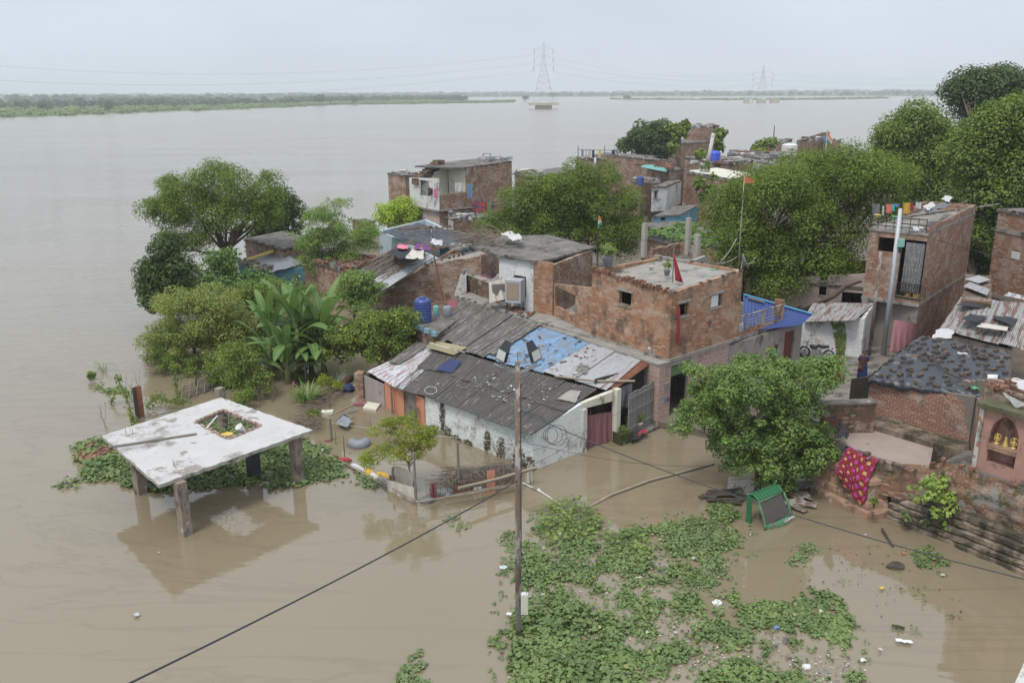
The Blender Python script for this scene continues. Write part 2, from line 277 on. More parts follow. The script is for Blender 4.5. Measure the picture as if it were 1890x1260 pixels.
# ----- geometry helpers
from mathutils import noise as mnoise
def link(o):COL.objects.link(o);return o
def tag(o,label=None,cat=None,group=None,kind=None):
 if label:o['label']=label
 if cat:o['category']=cat
 if group:o['group']=group
 if kind:o['kind']=kind
 return o
def empty(name,loc,label=None,cat=None,group=None):
 o=bpy.data.objects.new(name,None);link(o);o.location=loc;o.empty_display_size=0.3
 return tag(o,label,cat,group)
def root_of(o):
 while o.parent is not None:o=o.parent
 return o
def mesh_obj(name,V,Fc,mats,mi=None,parent=None,loc=None,smooth=False,uvs=True):
 "V Nx3 world points, Fc list of faces (or an Nx4 array)"
 V=np.asarray(V,dtype=np.float64).reshape(-1,3)
 org=Vector(root_of(parent).location)if parent is not None else(Vector(loc)if loc is not None else Vector((float(V[:,0].mean()),float(V[:,1].mean()),float(V[:,2].min()))))
 me=bpy.data.meshes.new(name)
 L=V-np.array(org)
 if isinstance(Fc,np.ndarray):
  n=Fc.shape[0];k=Fc.shape[1]
  me.vertices.add(len(L));me.vertices.foreach_set('co',L.astype(np.float32).ravel())
  me.loops.add(n*k);me.loops.foreach_set('vertex_index',Fc.astype(np.int32).ravel())
  me.polygons.add(n);me.polygons.foreach_set('loop_start',np.arange(0,n*k,k,dtype=np.int32));me.polygons.foreach_set('loop_total',np.full(n,k,dtype=np.int32))
  me.update(calc_edges=True)
 else:
  me.from_pydata([tuple(v)for v in L],[],Fc)
  me.update()
 if not isinstance(mats,(list,tuple)):mats=[mats]
 for q in mats:me.materials.append(q)
 if mi is not None:me.polygons.foreach_set('material_index',np.asarray(mi,dtype=np.int32))
 if smooth:me.polygons.foreach_set('use_smooth',np.ones(len(me.polygons),dtype=bool))
 if uvs and len(me.polygons)<60000:
  npoly=len(me.polygons)
  nn=np.empty(npoly*3,dtype=np.float32);me.polygons.foreach_get('normal',nn);nn=nn.reshape(-1,3).astype(float)
  lt=np.empty(npoly,dtype=np.int32);me.polygons.foreach_get('loop_total',lt)
  vi=np.empty(len(me.loops),dtype=np.int32);me.loops.foreach_get('vertex_index',vi)
  NN=np.repeat(nn,lt,axis=0);VV=V[vi]
  flatm=np.abs(NN[:,2])>0.98
  T=np.stack([-NN[:,1],NN[:,0],np.zeros(len(NN))],1);ln=np.linalg.norm(T,axis=1);ln[ln<1e-6]=1;T/=ln[:,None]
  # keep the horizontal direction's sign steady so that courses run on
  s=np.where(np.abs(T[:,0])>0.3,np.sign(T[:,0]),np.sign(T[:,1]));s[s==0]=1;T*=s[:,None]
  B=np.cross(NN,T);s2=np.sign(B[:,2]);s2[s2==0]=1;B*=s2[:,None]
  u=np.where(flatm,VV[:,0],(VV*T).sum(1));v=np.where(flatm,VV[:,1],(VV*B).sum(1))
  ul=me.uv_layers.new(name='UVMap');ul.data.foreach_set('uv',np.stack([u,v],1).astype(np.float32).ravel())
 o=bpy.data.objects.new(name,me);link(o)
 if parent is not None:
  o.parent=parent
 else:o.location=org
 if parent is not None:o.location=(0,0,0)
 return o
class MB:
 def __init__(s):s.v=[];s.f=[];s.m=[];s.uv={}
 def add(s,V,F,m=0):
  k=len(s.v);s.v+=[tuple(q)for q in V];s.f+=[tuple(k+i for i in f)for f in F];s.m+=[m]*len(F);return s
 def build(s,name,mats,parent=None,loc=None,smooth=False):
  o=mesh_obj(name,s.v,s.f,mats,s.m,parent,loc,smooth)
  if s.uv:
   me=o.data;ul=me.uv_layers.active.data
   for l in me.loops:
    q=s.uv.get(l.vertex_index)
    if q:ul[l.index].uv=q
  return o
 def quad(s,a,b,c,d,m=0):return s.add([a,b,c,d],[(0,1,2,3)],m)
 def box(s,c,ax,ay,az,m=0):
  "centre and three half-axis vectors"
  c,ax,ay,az=map(Vector,(c,ax,ay,az));V=[]
  for k in(-1,1):
   for j in(-1,1):
    for i in(-1,1):V.append(c+ax*i+ay*j+az*k)
  return s.add(V,[(0,2,3,1),(4,5,7,6),(0,1,5,4),(2,6,7,3),(0,4,6,2),(1,3,7,5)],m)
 def abox(s,c,sz,rz=0.0,m=0,tilt=0.0):
  M=Matrix.Rotation(rz,3,'Z')@Matrix.Rotation(tilt,3,'X')
  return s.box(c,M@Vector((sz[0]/2,0,0)),M@Vector((0,sz[1]/2,0)),M@Vector((0,0,sz[2]/2)),m)
 def prism(s,poly,z0,z1,m=0,mt=None):
  n=len(poly);z0=z0 if isinstance(z0,(list,tuple))else[z0]*n;z1=z1 if isinstance(z1,(list,tuple))else[z1]*n
  V=[(p[0],p[1],z0[i])for i,p in enumerate(poly)]+[(p[0],p[1],z1[i])for i,p in enumerate(poly)]
  s.add(V,[tuple(range(n))[::-1]],m);s.add(V,[tuple(range(n,2*n))],m if mt is None else mt)
  return s.add(V,[(i,(i+1)%n,n+(i+1)%n,n+i)for i in range(n)],m)
 def tube(s,pts,r,n=6,m=0,cap=True):
  pts=[Vector(p)for p in pts];rr=r if isinstance(r,(list,tuple))else[r]*len(pts)
  V=[];up=Vector((0,0,1))
  for i,p in enumerate(pts):
   d=(pts[min(i+1,len(pts)-1)]-pts[max(i-1,0)])
   if d.length<1e-9:d=Vector((0,0,1))
   d.normalize();a=d.cross(up)
   if a.length<0.05:a=d.cross(Vector((1,0,0)))
   a.normalize();b=d.cross(a)
   for k in range(n):
    t=2*math.pi*k/n;V.append(p+(a*math.cos(t)+b*math.sin(t))*rr[i])
  F=[(i*n+k,i*n+(k+1)%n,(i+1)*n+(k+1)%n,(i+1)*n+k)for i in range(len(pts)-1)for k in range(n)]
  if cap:F+=[tuple(range(n))[::-1],tuple(range((len(pts)-1)*n,len(pts)*n))]
  return s.add(V,F,m)
 def lathe(s,c,prof,n=16,m=0,sx=1.0,sy=1.0,M=None):
  "prof: (radius, height) pairs"
  c=Vector(c);V=[]
  for r,h in prof:
   for k in range(n):
    t=2*math.pi*k/n;q=Vector((r*math.cos(t)*sx,r*math.sin(t)*sy,h));V.append(c+(M@q if M else q))
  F=[(i*n+k,i*n+(k+1)%n,(i+1)*n+(k+1)%n,(i+1)*n+k)for i in range(len(prof)-1)for k in range(n)]
  F+=[tuple(range(n))[::-1],tuple(range((len(prof)-1)*n,len(prof)*n))]
  return s.add(V,F,m)
def lerp(a,b,t):return Vector(a)*(1-t)+Vector(b)*t
def bil(a,b,c,d,u,v):
 "a b along u at v=0, d c along u at v=1"
 return lerp(lerp(a,b,u),lerp(d,c,u),v)
def xy(v):return(v[0],v[1])
def walls(mb,poly,z0,z1,t=0.22,holes=None,skip=(),m=0,jag=0.0,mats=None):
 "thick walls round a polygon of (x, y); z1 a number or one per corner; holes {edge: [(u0,u1,za,zb)]}"
 holes=holes or{};mats=mats or{}
 n=len(poly);P2=[Vector((p[0],p[1]))for p in poly]
 zt=list(z1)if isinstance(z1,(list,tuple))else[z1]*n
 area=sum(P2[i].x*P2[(i+1)%n].y-P2[(i+1)%n].x*P2[i].y for i in range(n));s=1 if area>0 else-1
 nrm=[]
 for i in range(n):
  d=(P2[(i+1)%n]-P2[i]).normalized();nrm.append(Vector((-d.y,d.x))*s)
 Q=[]
 for i in range(n):
  a,b=nrm[i-1],nrm[i];k=1+a.dot(b);Q.append(P2[i]+(a+b)*(t/max(k,0.3)))
 for i in range(n):
  if i in skip:continue
  j=(i+1)%n;mm=mats.get(i,m)
  p0,p1,q0,q1=P2[i],P2[j],Q[i],Q[j];L=(p1-p0).length;d=(p1-p0)/L;nn=nrm[i]
  us=sorted(set([0.0,L]+[min(max(h[k],0.0),L)for h in holes.get(i,[])for k in(0,1)]))
  if jag:
   k=max(2,int(L/0.25));us=sorted(set(us+[L*q/k for q in range(1,k)]))
  zs=sorted(set([z0]+[h[k]for h in holes.get(i,[])for k in(2,3)if z0<h[k]<max(zt[i],zt[j])]))
  def op(u,z,inner):
   w=p0+d*u
   if inner:
    w=w+nn*t
    if u<=1e-6:w=q0
    if u>=L-1e-6:w=q1
   return(w.x,w.y,z)
  tops=[]
  for u in us:
   tops.append(zt[i]*(1-u/L)+zt[j]*u/L-(rnd.choice((0,0,0.09,0.18,0.27))*jag if jag and 0<u<L else 0))
  zmin=min(tops)
  zs=[z for z in zs if z<zmin-0.01]
  def inh(u,z):return any(h[0]<u<h[1]and h[2]<z<h[3]for h in holes.get(i,[]))
  def full(a):return inh(a,(zs[-1]+zmin)/2)
  for a in range(len(us)-1):
   ua,ub=us[a],us[a+1];um=(ua+ub)/2
   za=zs+[None]
   for c in range(len(zs)):
    lo=zs[c];last=c==len(zs)-1
    hiA=(max(tops[a],tops[a])if last else zs[c+1]);hiB=(tops[a+1]if last else zs[c+1])
    if last and jag:hiB=hiA
    zm=(lo+min(hiA,hiB))/2
    if inh(um,zm):continue
    mb.quad(op(ua,lo,0),op(ub,lo,0),op(ub,hiB,0),op(ua,hiA,0),mm)
    mb.quad(op(ua,lo,1),op(ua,hiA,1),op(ub,hiB,1),op(ub,lo,1),mm)
    # jambs
    if c>0 and inh(um,zs[c]-0.01):mb.quad(op(ua,lo,0),op(ua,lo,1),op(ub,lo,1),op(ub,lo,0),mm)
    if not last and inh(um,hiA+0.01):mb.quad(op(ua,hiA,0),op(ub,hiA,0),op(ub,hiA,1),op(ua,hiA,1),mm)
    if a>0 and inh(us[a]-0.01,zm):mb.quad(op(ua,lo,0),op(ua,hiA,0),op(ua,hiA,1),op(ua,lo,1),mm)
    if a<len(us)-2 and inh(us[a+1]+0.01,zm):mb.quad(op(ub,lo,0),op(ub,lo,1),op(ub,hiB,1),op(ub,hiB,0),mm)
    if last:
     mb.quad(op(ua,hiA,0),op(ub,hiB,0),op(ub,hiB,1),op(ua,hiA,1),mm)
     if jag:
      mb.quad(op(ua,hiA,0),op(ua,hiA,1),op(ua,lo,1),op(ua,lo,0),mm)if(a==0 or tops[a-1]<tops[a])else None
      mb.quad(op(ub,hiA,0),op(ub,hiA,1),op(ub,lo,1),op(ub,lo,0),mm)if(a==len(us)-2 or tops[a+1]<tops[a])else None
  for e_,k in((i-1,0),(j,1)):
   if(e_%n)in skip:
    zz=zt[i]if k==0 else zt[j];pp,qq=(p0,q0)if k==0 else(p1,q1)
    mb.quad((pp.x,pp.y,z0),(qq.x,qq.y,z0),(qq.x,qq.y,zz),(pp.x,pp.y,zz),mm)
 return mb
def loose_bricks(mb,p0,p1,n,m=0,rows=2,sz=(0.23,0.11,0.075),spread=0.08,gap=0.25):
 "a ragged course of bricks lying along a wall top"
 p0,p1=Vector(p0),Vector(p1);d=p1-p0;L=d.length;a=math.atan2(d.y,d.x);per=Vector((-d.y,d.x,0)).normalized()
 for i in range(n):
  t=(i+rnd.random())/n
  if rnd.random()<gap:continue
  for r in range(rnd.randint(1,rows)):
   c=p0+d*t+per*rnd.uniform(-spread,spread)+Vector((0,0,sz[2]*(0.5+r)))
   mb.abox(c,(sz[0]*rnd.uniform(.6,1.1),sz[1]*rnd.uniform(.8,1.2),sz[2]),a+rnd.choice((0,1.57))+rnd.uniform(-.3,.3),m)
 return mb
def rubble(mb,quad4,n,m=0,s=(0.08,0.25),zoff=0.0,flatn=0.5):
 a,b,c,d=quad4
 for i in range(n):
  p=bil(a,b,c,d,rnd.random(),rnd.random());q=rnd.uniform(*s)
  mb.box(p+Vector((0,0,zoff+q*flatn*0.4)),Matrix.Rotation(rnd.random()*6.28,3,'Z')@Vector((q/2,0,rnd.uniform(-.2,.2)*q/2)),Matrix.Rotation(rnd.random()*6.28,3,'Z')@Vector((0,q*0.35,0)),Vector((0,0,q*flatn/2)),m)
 return mb
def sheet(mb,a,b,c,d,pitch=0.16,amp=0.028,m=0,nv=6,sag=0.0,jag0=0.0,jag1=0.0,per=8,lift=0.012,th=0.01,rough=0.0):
 "corrugated roofing: a-b low edge, d-c high edge, ridges run from low to high; per = ridges in one sheet"
 a,b,c,d=map(Vector,(a,b,c,d));W_=((b-a).length+(c-d).length)/2;nr_=max(2,int(W_/pitch))
 nrm=(b-a).cross(d-a).normalized()
 if nrm.z<0:nrm=-nrm
 i=0;q=0
 while i<nr_:
  k=min(per,nr_-i);j0=rnd.uniform(-jag0,jag0);j1=rnd.uniform(-jag1,jag1);lf=rnd.uniform(0,lift)+lift*(q%2)
  tw=rnd.uniform(-1,1)*rough
  ns_=k*4;V=[];LL=(d-a).length;vb=len(mb.v);su=rnd.random()*50
  for v in range(nv+1):
   tv=j0+(1-j0+j1)*v/nv
   for s_ in range(ns_+1):
    u=(i+s_/4.0)/nr_
    p=bil(a,b,c,d,u,tv)+nrm*(amp*math.sin(s_*math.pi/2)+lf+tw*(s_/ns_-.5)*(v/nv-.5)-sag*math.sin(math.pi*v/nv)*4*u*(1-u))
    mb.uv[vb+len(V)]=((i+s_/4.0),su+tv*LL);V.append(p)
  top=len(V);V+=[p-nrm*th for p in V]
  for z_ in range(top):mb.uv[vb+top+z_]=mb.uv[vb+z_]
  Fc=[];w=ns_+1
  for v in range(nv):
   for s_ in range(ns_):
    k0=v*w+s_;Fc.append((k0,k0+1,k0+w+1,k0+w));Fc.append((top+k0,top+k0+w,top+k0+w+1,top+k0+1))
  for s_ in range(ns_):
   Fc.append((s_,top+s_,top+s_+1,s_+1));k0=nv*w+s_;Fc.append((k0,k0+1,top+k0+1,top+k0))
  for v in range(nv):
   Fc.append((v*w,v*w+w,top+v*w+w,top+v*w));k0=v*w+ns_;Fc.append((k0,top+k0,top+k0+w,k0+w))
  mb.add(V,Fc,m);i+=k;q+=1
 return mb
def cloth(mb,a,b,c,d,nu=14,nv=10,amp=0.04,waves=3,m=0,th=0.008,ph=None,bot=0.0,droop=0.0):
 "hanging cloth: a-b upper edge, d-c lower edge, with folds"
 a,b,c,d=map(Vector,(a,b,c,d));nrm=(b-a).cross(d-a)
 nrm.normalize();ph=rnd.random()*6 if ph is None else ph;V=[]
 for v in range(nv+1):
  for u in range(nu+1):
   U_,V_=u/nu,v/nv
   p=bil(a,b,c,d,U_,V_)
   p=p+nrm*amp*(0.3+0.7*V_)*math.sin(U_*waves*6.28+ph+1.3*math.sin(V_*2+ph))
   p.z+=bot*V_*math.sin(U_*9+ph)-droop*math.sin(math.pi*U_)*(1-V_)
   V.append(p)
 top=len(V);V+=[p-nrm*th for p in V];w=nu+1;Fc=[]
 for v in range(nv):
  for u in range(nu):
   k=v*w+u;Fc.append((k,k+1,k+w+1,k+w));Fc.append((top+k,top+k+w,top+k+w+1,top+k+1))
 for u in range(nu):
  Fc.append((u,top+u,top+u+1,u+1));k=nv*w+u;Fc.append((k,k+1,top+k+1,top+k))
 for v in range(nv):
  Fc.append((v*w,v*w+w,top+v*w+w,top+v*w));k=v*w+nu;Fc.append((k,top+k,top+k+w,k+w))
 return mb.add(V,Fc,m)
def drape(mb,outline,zf,m=0,th=0.01,n=10,amp=0.03):
 "a thing of cloth or sheet lying on a surface: 4 corners bilinear plus wrinkles, zf adds height"
 a,b,c,d=map(Vector,outline);V=[]
 for v in range(n+1):
  for u in range(n+1):
   p=bil(a,b,c,d,u/n,v/n);e=0.08*(a-c).length*(abs(u/n-.5)+abs(v/n-.5));k=5.0/max((a-c).length,.6)
   V.append(p+Vector((e*mnoise.noise(p*k),e*mnoise.noise(p*k+Vector((9,3,1))),zf+amp*(.45+.8*mnoise.noise(p*k*1.1+Vector((4,4,4)))+.25*mnoise.noise(p*k*2.6)))))
 top=len(V);V+=[p-Vector((0,0,th))for p in V];w=n+1;Fc=[]
 for v in range(n):
  for u in range(n):
   k=v*w+u;Fc.append((k,k+1,k+w+1,k+w));Fc.append((top+k,top+k+w,top+k+w+1,top+k+1))
 for u in range(n):
  Fc.append((u,top+u,top+u+1,u+1));k=n*w+u;Fc.append((k,k+1,top+k+1,top+k))
 for v in range(n):
  Fc.append((v*w,v*w+w,top+v*w+w,top+v*w));k=v*w+n;Fc.append((k,top+k,top+k+w,k+w))
 return mb.add(V,Fc,m)
def cable_pts(a,b,sag,n=24):
 a,b=Vector(a),Vector(b);return[lerp(a,b,i/n)-Vector((0,0,sag*4*(i/n)*(1-i/n)))for i in range(n+1)]
def corr(name,c,c2,streak,sa=0.3,valley_shade=0.45,rust=None,ra=0.0,rough=0.8,dirt=0.0,shrp=0.05):
 "corrugated sheet: colour runs in streaks along the ridges, painted shade darkens the valleys (u counts ridges, v metres)"
 mt,t,b,o=newmat(name)
 uv=nd(t,'ShaderNodeTexCoord').outputs['UV']
 cl=mixc(t,mrange(t,noise(t,1.0,5,vec=uv,stretch=(0.6,0.5,1),rough=.7),.35,.65),c,c2)
 cl=mixc(t,mrange(t,noise(t,1.0,5,vec=uv,stretch=(1.1,0.9,1),rough=.75),.66-.3*sa,.66-.3*sa+shrp,0,.85),cl,streak)
 if rust:cl=mixc(t,mrange(t,noise(t,1.0,6,vec=uv,stretch=(0.42,0.8,1),rough=.75),.70-.3*ra,.72-.3*ra,0,.9),cl,mixc(t,noise(t,7,4),tuple(v*.6 for v in rust),rust))
 cl=mixc(t,mrange(t,noise(t,5,5),.4,.75,0,.4),cl,tuple(v*.5 for v in c2))
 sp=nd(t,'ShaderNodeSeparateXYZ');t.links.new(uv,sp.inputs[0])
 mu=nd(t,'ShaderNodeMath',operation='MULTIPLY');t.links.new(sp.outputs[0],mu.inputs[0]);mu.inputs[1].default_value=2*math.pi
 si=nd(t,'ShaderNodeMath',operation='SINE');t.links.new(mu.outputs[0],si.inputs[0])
 cl=mixc(t,mrange(t,si.outputs[0],0.0,-1.0,0,valley_shade),cl,tuple(v*.30 for v in c2))  # crease shading put into the colour of the troughs so the ridges show
 t.links.new(cl,b.inputs['Base Color']);b.inputs['Roughness'].default_value=rough;b.inputs['Specular IOR Level'].default_value=.3
 bump(t,b,noise(t,14,5),.3,.02);return mt
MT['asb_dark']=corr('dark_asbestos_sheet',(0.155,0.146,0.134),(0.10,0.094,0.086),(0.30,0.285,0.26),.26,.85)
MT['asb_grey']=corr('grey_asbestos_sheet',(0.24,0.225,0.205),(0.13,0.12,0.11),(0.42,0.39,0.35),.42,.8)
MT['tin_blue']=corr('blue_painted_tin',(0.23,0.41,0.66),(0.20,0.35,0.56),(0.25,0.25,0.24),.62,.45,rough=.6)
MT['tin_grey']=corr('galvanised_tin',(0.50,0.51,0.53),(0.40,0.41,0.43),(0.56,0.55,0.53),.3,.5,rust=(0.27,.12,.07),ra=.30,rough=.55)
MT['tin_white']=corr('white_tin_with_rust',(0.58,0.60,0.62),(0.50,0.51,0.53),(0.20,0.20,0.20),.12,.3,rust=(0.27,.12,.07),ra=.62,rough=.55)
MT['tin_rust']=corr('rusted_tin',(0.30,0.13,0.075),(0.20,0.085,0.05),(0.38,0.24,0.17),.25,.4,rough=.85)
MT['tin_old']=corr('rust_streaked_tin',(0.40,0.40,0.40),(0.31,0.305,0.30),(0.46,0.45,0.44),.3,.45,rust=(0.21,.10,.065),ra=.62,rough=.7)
MT['frp_yellow']=corr('yellowed_plastic_sheet',(0.40,0.355,0.21),(0.31,0.275,0.16),(0.45,.41,.27),.2,.3,rough=.5)
# ----- foliage
def leaf_arrays(C_,N_,size,aspect=0.5,fold=0.12):
 n=len(C_);N_=N_/np.maximum(np.linalg.norm(N_,axis=1),1e-6)[:,None]
 r=nr.normal(size=(n,3));T=np.cross(N_,r);T/=np.maximum(np.linalg.norm(T,axis=1),1e-6)[:,None];B=np.cross(N_,T)
 s=(size*nr.uniform(0.65,1.3,n))[:,None]
 v=np.stack([C_-T*s*.5,C_+B*s*aspect*.5+N_*s*fold-T*s*.05,C_+T*s*.5-N_*s*fold*.6,C_-B*s*aspect*.5+N_*s*fold-T*s*.05],1).reshape(-1,3)
 f=np.arange(n*4).reshape(-1,4);return v,f
def leaf_hex(C_,N_,size,aspect=0.85):
 "six-cornered rounder leaves"
 n=len(C_);N_=N_/np.maximum(np.linalg.norm(N_,axis=1),1e-6)[:,None]
 r=nr.normal(size=(n,3));T=np.cross(N_,r);T/=np.maximum(np.linalg.norm(T,axis=1),1e-6)[:,None];B=np.cross(N_,T)
 s=(size*nr.uniform(0.6,1.3,n))[:,None]*.5
 pt=[]
 for a,k in((0,1.0),(60,.95),(125,.95),(180,.8),(235,.95),(300,.95)):
  ca,sa=math.cos(rad(a)),math.sin(rad(a));cup=0.18*abs(sa)
  pt.append(C_+T*s*ca*k+B*s*sa*aspect*k+N_*s*cup)
 return np.stack(pt,1).reshape(-1,3),np.arange(n*6).reshape(-1,6)
def unit(n,up=0.0):
 v=nr.normal(size=(n,3));v/=np.linalg.norm(v,axis=1)[:,None];v[:,2]+=up;v/=np.linalg.norm(v,axis=1)[:,None];return v
def crown_pts(blobs,nclump,rc,nleaf,shell=0.55,flatk=0.8,up=0.25,tilt=0.6,droop=0.0):
 "blobs: (centre, (rx,ry,rz)); returns leaf centres, normals and clump centres"
 w=np.array([b[1][0]*b[1][2]for b in blobs])**0.9;w/=w.sum()
 idx=nr.choice(len(blobs),nclump,p=w)
 bc=np.array([tuple(b[0])for b in blobs])[idx];br=np.array([b[1]for b in blobs])[idx]
 d=unit(nclump,0.1);rho=nr.uniform(shell**3,1,nclump)**(1/3)
 rr=rc*nr.uniform(0.55,1.35,nclump);st=nr.random(nclump)<.17;rho[st]=nr.uniform(1.0,1.24,st.sum());rr[st]*=.55
 cc=bc+d*br*rho[:,None]*0.92
 k=nr.choice(nclump,nleaf,p=rr**2/np.sum(rr**2))
 u=unit(nleaf,up);q=nr.uniform(0.25,1,nleaf)**0.6
 off=u*(rr[k]*q)[:,None];off[:,2]*=flatk
 off[:,2]-=droop*(off[:,0]**2+off[:,1]**2)/np.maximum(rr[k],.1)
 c=cc[k]+off
 n=u*0.8+np.array([0,0,tilt])+nr.normal(size=(nleaf,3))*0.45
 return c,n,cc
def wblobs(Yc,spec,kdepth=0.9):
 "blob list from (px, py, rpx[, rpy[, dy]]) at distance Yc"
 out=[];xs=[s[0]for s in spec];x0=min(s[0]-s[2]for s in spec);x1=max(s[0]+s[2]for s in spec);xc=(x0+x1)/2;hw=(x1-x0)/2
 for s in spec:
  dy=s[4]if len(s)>4 else 0.0
  c=W(s[0],s[1],Yc+dy);depth=float((np.array(c)-_C)@_F);k=depth/FPX
  rx=s[2]*k;rz=(s[3]if len(s)>3 and s[3]else s[2])*k
  ry=max(rx*0.9,kdepth*math.sqrt(max(0,hw*hw-(s[0]-xc)**2))*k*0.75)
  out.append((c,(rx,ry,rz)))
 return out
def trunk_mesh(base,r0,fork,cc,nb=10,lean=0.0,r1=0.45,seed=1):
 mb=MB();rg=random.Random(seed);base=Vector(base);fork=Vector(fork)
 mid=lerp(base,fork,0.5)+Vector((rg.uniform(-.2,.2),rg.uniform(-.2,.2),0))*r0*4
 mb.tube([base-Vector((0,0,.6)),base,mid,fork],[r0*1.25,r0*1.15,r0*.9,r0*.8],9)
 cs=list(cc);rg.shuffle(cs)
 for i,c in enumerate(cs[:nb]):
  c=Vector(c);st=lerp(base,fork,rg.uniform(0.75,1.0));q=lerp(st,c,0.5)+Vector((0,0,-(c-st).length*0.10))
  pts=[st,lerp(lerp(st,q,.5),lerp(q,c,.5),0.25),lerp(lerp(st,q,.5),lerp(q,c,.5),.6)+Vector((rg.uniform(-.2,.2),rg.uniform(-.2,.2),rg.uniform(-.1,.2))),c]
  k=r0*r1*rg.uniform(.6,1.1)
  mb.tube(pts,[k,k*.7,k*.45,k*.12],6)
  for j in range(3):
   s0=lerp(pts[1],pts[3],rg.uniform(.2,.8));c2=Vector(rg.choice(cs))
   e_=s0+(c2-s0).normalized()*min((c2-s0).length,(c-st).length*.5)
   mb.tube([s0,lerp(s0,e_,.5)+Vector((0,0,.1)),e_],[k*.35,k*.22,k*.06],5)
 return mb
def tree(name,label,cat,base,Yc,spec,leaf,nclump,rc,nleaf,lsize,fork=None,r0=0.25,bark='bark',group=None,aspect=0.5,shell=0.5,flatk=0.8,up=0.3,tilt=0.6,droop=0.0,nb=10,hexl=False,seed=1,kdepth=0.9,extra=None):
 root=empty(name,base,label,cat,group)
 bl=wblobs(Yc,spec,kdepth)
 c,n,cc=crown_pts(bl,nclump,rc,nleaf,shell,flatk,up,tilt,droop)
 c[:,2]=np.maximum(c[:,2],0.03)
 v,f=(leaf_hex if hexl else leaf_arrays)(c,n,lsize,aspect)
 mesh_obj('crown',v,f,LF[leaf],parent=root,uvs=False)
 fk=fork if fork is not None else lerp(base,Vector(np.mean([tuple(b[0])for b in bl],axis=0)),0.6)
 tm=trunk_mesh(base,r0,fk,cc,nb,seed=seed)
 if extra:extra(tm)
 tm.build('trunk',MT[bark],root,smooth=True)
 return root
def in_poly(x,y,poly):
 c=False;n=len(poly)
 for i in range(n):
  x1,y1=poly[i];x2,y2=poly[i-1]
  if(y1>y)!=(y2>y)and x<(x2-x1)*(y-y1)/(y2-y1)+x1:c=not c
 return c
def mat_points(poly_px,n,z=0.02,thr=-0.15,sc=0.9,off=0.0):
 "points on the water inside an outline read from the photograph, thinned by a patchy noise"
 xs=[p[0]for p in poly_px];ys=[p[1]for p in poly_px]
 w=[P(p[0],p[1],0)for p in poly_px];W2=[(q.x,q.y)for q in w]
 x0,x1=min(q[0]for q in W2),max(q[0]for q in W2);y0,y1=min(q[1]for q in W2),max(q[1]for q in W2)
 out=[];tries=0
 while len(out)<n and tries<n*30:
  tries+=1;X=rnd.uniform(x0,x1);Y=rnd.uniform(y0,y1)
  wob=0.34*mnoise.noise((X*1.3,Y*1.3,5.0))+.25*mnoise.noise((X*4.1,Y*4.1,5.0))+rnd.gauss(0,.07)
  if not in_poly(X+wob,Y+wob,W2):continue
  if mnoise.noise((X*sc+off,Y*sc,1.7))+0.45*mnoise.noise((X*sc*3.3,Y*sc*3.3,3.1))<thr+rnd.uniform(-.08,.08):continue
  out.append((X,Y))
 return np.array(out)
 # ----- the setting: river, far banks, village ground, haze
def water_mat():
 mt,t,b,o=newmat('silty_flood_water')
 p_=pos(t);sx_=nd(t,'ShaderNodeSeparateXYZ');t.links.new(p_,sx_.inputs[0])
 big=noise(t,0.05,4,stretch=(1,0.5,1))
 cl=mixc(t,mrange(t,big,0.35,0.65),(0.210,0.173,0.113),(0.236,0.196,0.130))
 cl=mixc(t,mrange(t,noise(t,0.012,5,stretch=(0.6,1.6,1),rough=0.7),0.50,0.62,0,0.6),cl,(0.245,0.22,0.17))
 sl=noise(t,.055,6,stretch=(.5,2.0,1),rough=.62,dist=2.2);cl=mixc(t,mrange(t,sl,.485,.50,0,.35),cl,mixc(t,mrange(t,sl,.50,.52,0,1),(.155,.125,.08),cl))
 t.links.new(cl,b.inputs['Base Color']);b.inputs['IOR'].default_value=1.68
 b.inputs['Specular IOR Level'].default_value=0.5
 t.links.new(mrange(t,sx_.outputs[1],60.0,300.0,0.03,0.17),b.inputs['Roughness'])
 # open river: wavelets; flooded lanes: nearly still.  The river lies to the left of a line through the settlement's edge
 mm=nd(t,'ShaderNodeMath',operation='MULTIPLY_ADD');t.links.new(sx_.outputs[1],mm.inputs[0]);mm.inputs[1].default_value=0.12;t.links.new(sx_.outputs[0],mm.inputs[2])
 calm=mrange(t,mm.outputs[0],-24.0,-11.0,1.0,0.0)
 far=mrange(t,sx_.outputs[1],60.0,110.0,0.0,1.0)
 mxm=nd(t,'ShaderNodeMath',operation='MAXIMUM');t.links.new(calm,mxm.inputs[0]);t.links.new(far,mxm.inputs[1])
 w1=noise(t,1.5,3,stretch=(0.55,1.5,1),dist=0.6)
 w2=noise(t,0.25,4,stretch=(0.5,1.6,1),dist=1.0)
 sm=nd(t,'ShaderNodeMath',operation='ADD');t.links.new(w1,sm.inputs[0]);t.links.new(w2,sm.inputs[1])
 patch=mrange(t,noise(t,0.03,5,stretch=(0.45,1.8,1),rough=0.65),0.42,0.62,0.55,1.3)
 st=nd(t,'ShaderNodeMath',operation='MULTIPLY');t.links.new(mxm.outputs[0],st.inputs[0]);t.links.new(patch,st.inputs[1])
 st2=nd(t,'ShaderNodeMath',operation='MULTIPLY_ADD');t.links.new(st.outputs[0],st2.inputs[0]);st2.inputs[1].default_value=0.7;st2.inputs[2].default_value=0.045
 bp=nd(t,'ShaderNodeBump');bp.inputs['Distance'].default_value=0.12;t.links.new(st2.outputs[0],bp.inputs['Strength']);t.links.new(sm.outputs[0],bp.inputs['Height'])
 t.links.new(bp.outputs[0],b.inputs['Normal']);return mt
MT['water']=water_mat()
wm=MB();wm.quad((-5000,-60,0),(5000,-60,0),(5000,5900,0),(-5000,5900,0))
tag(wm.build('water',MT['water']),kind='structure')
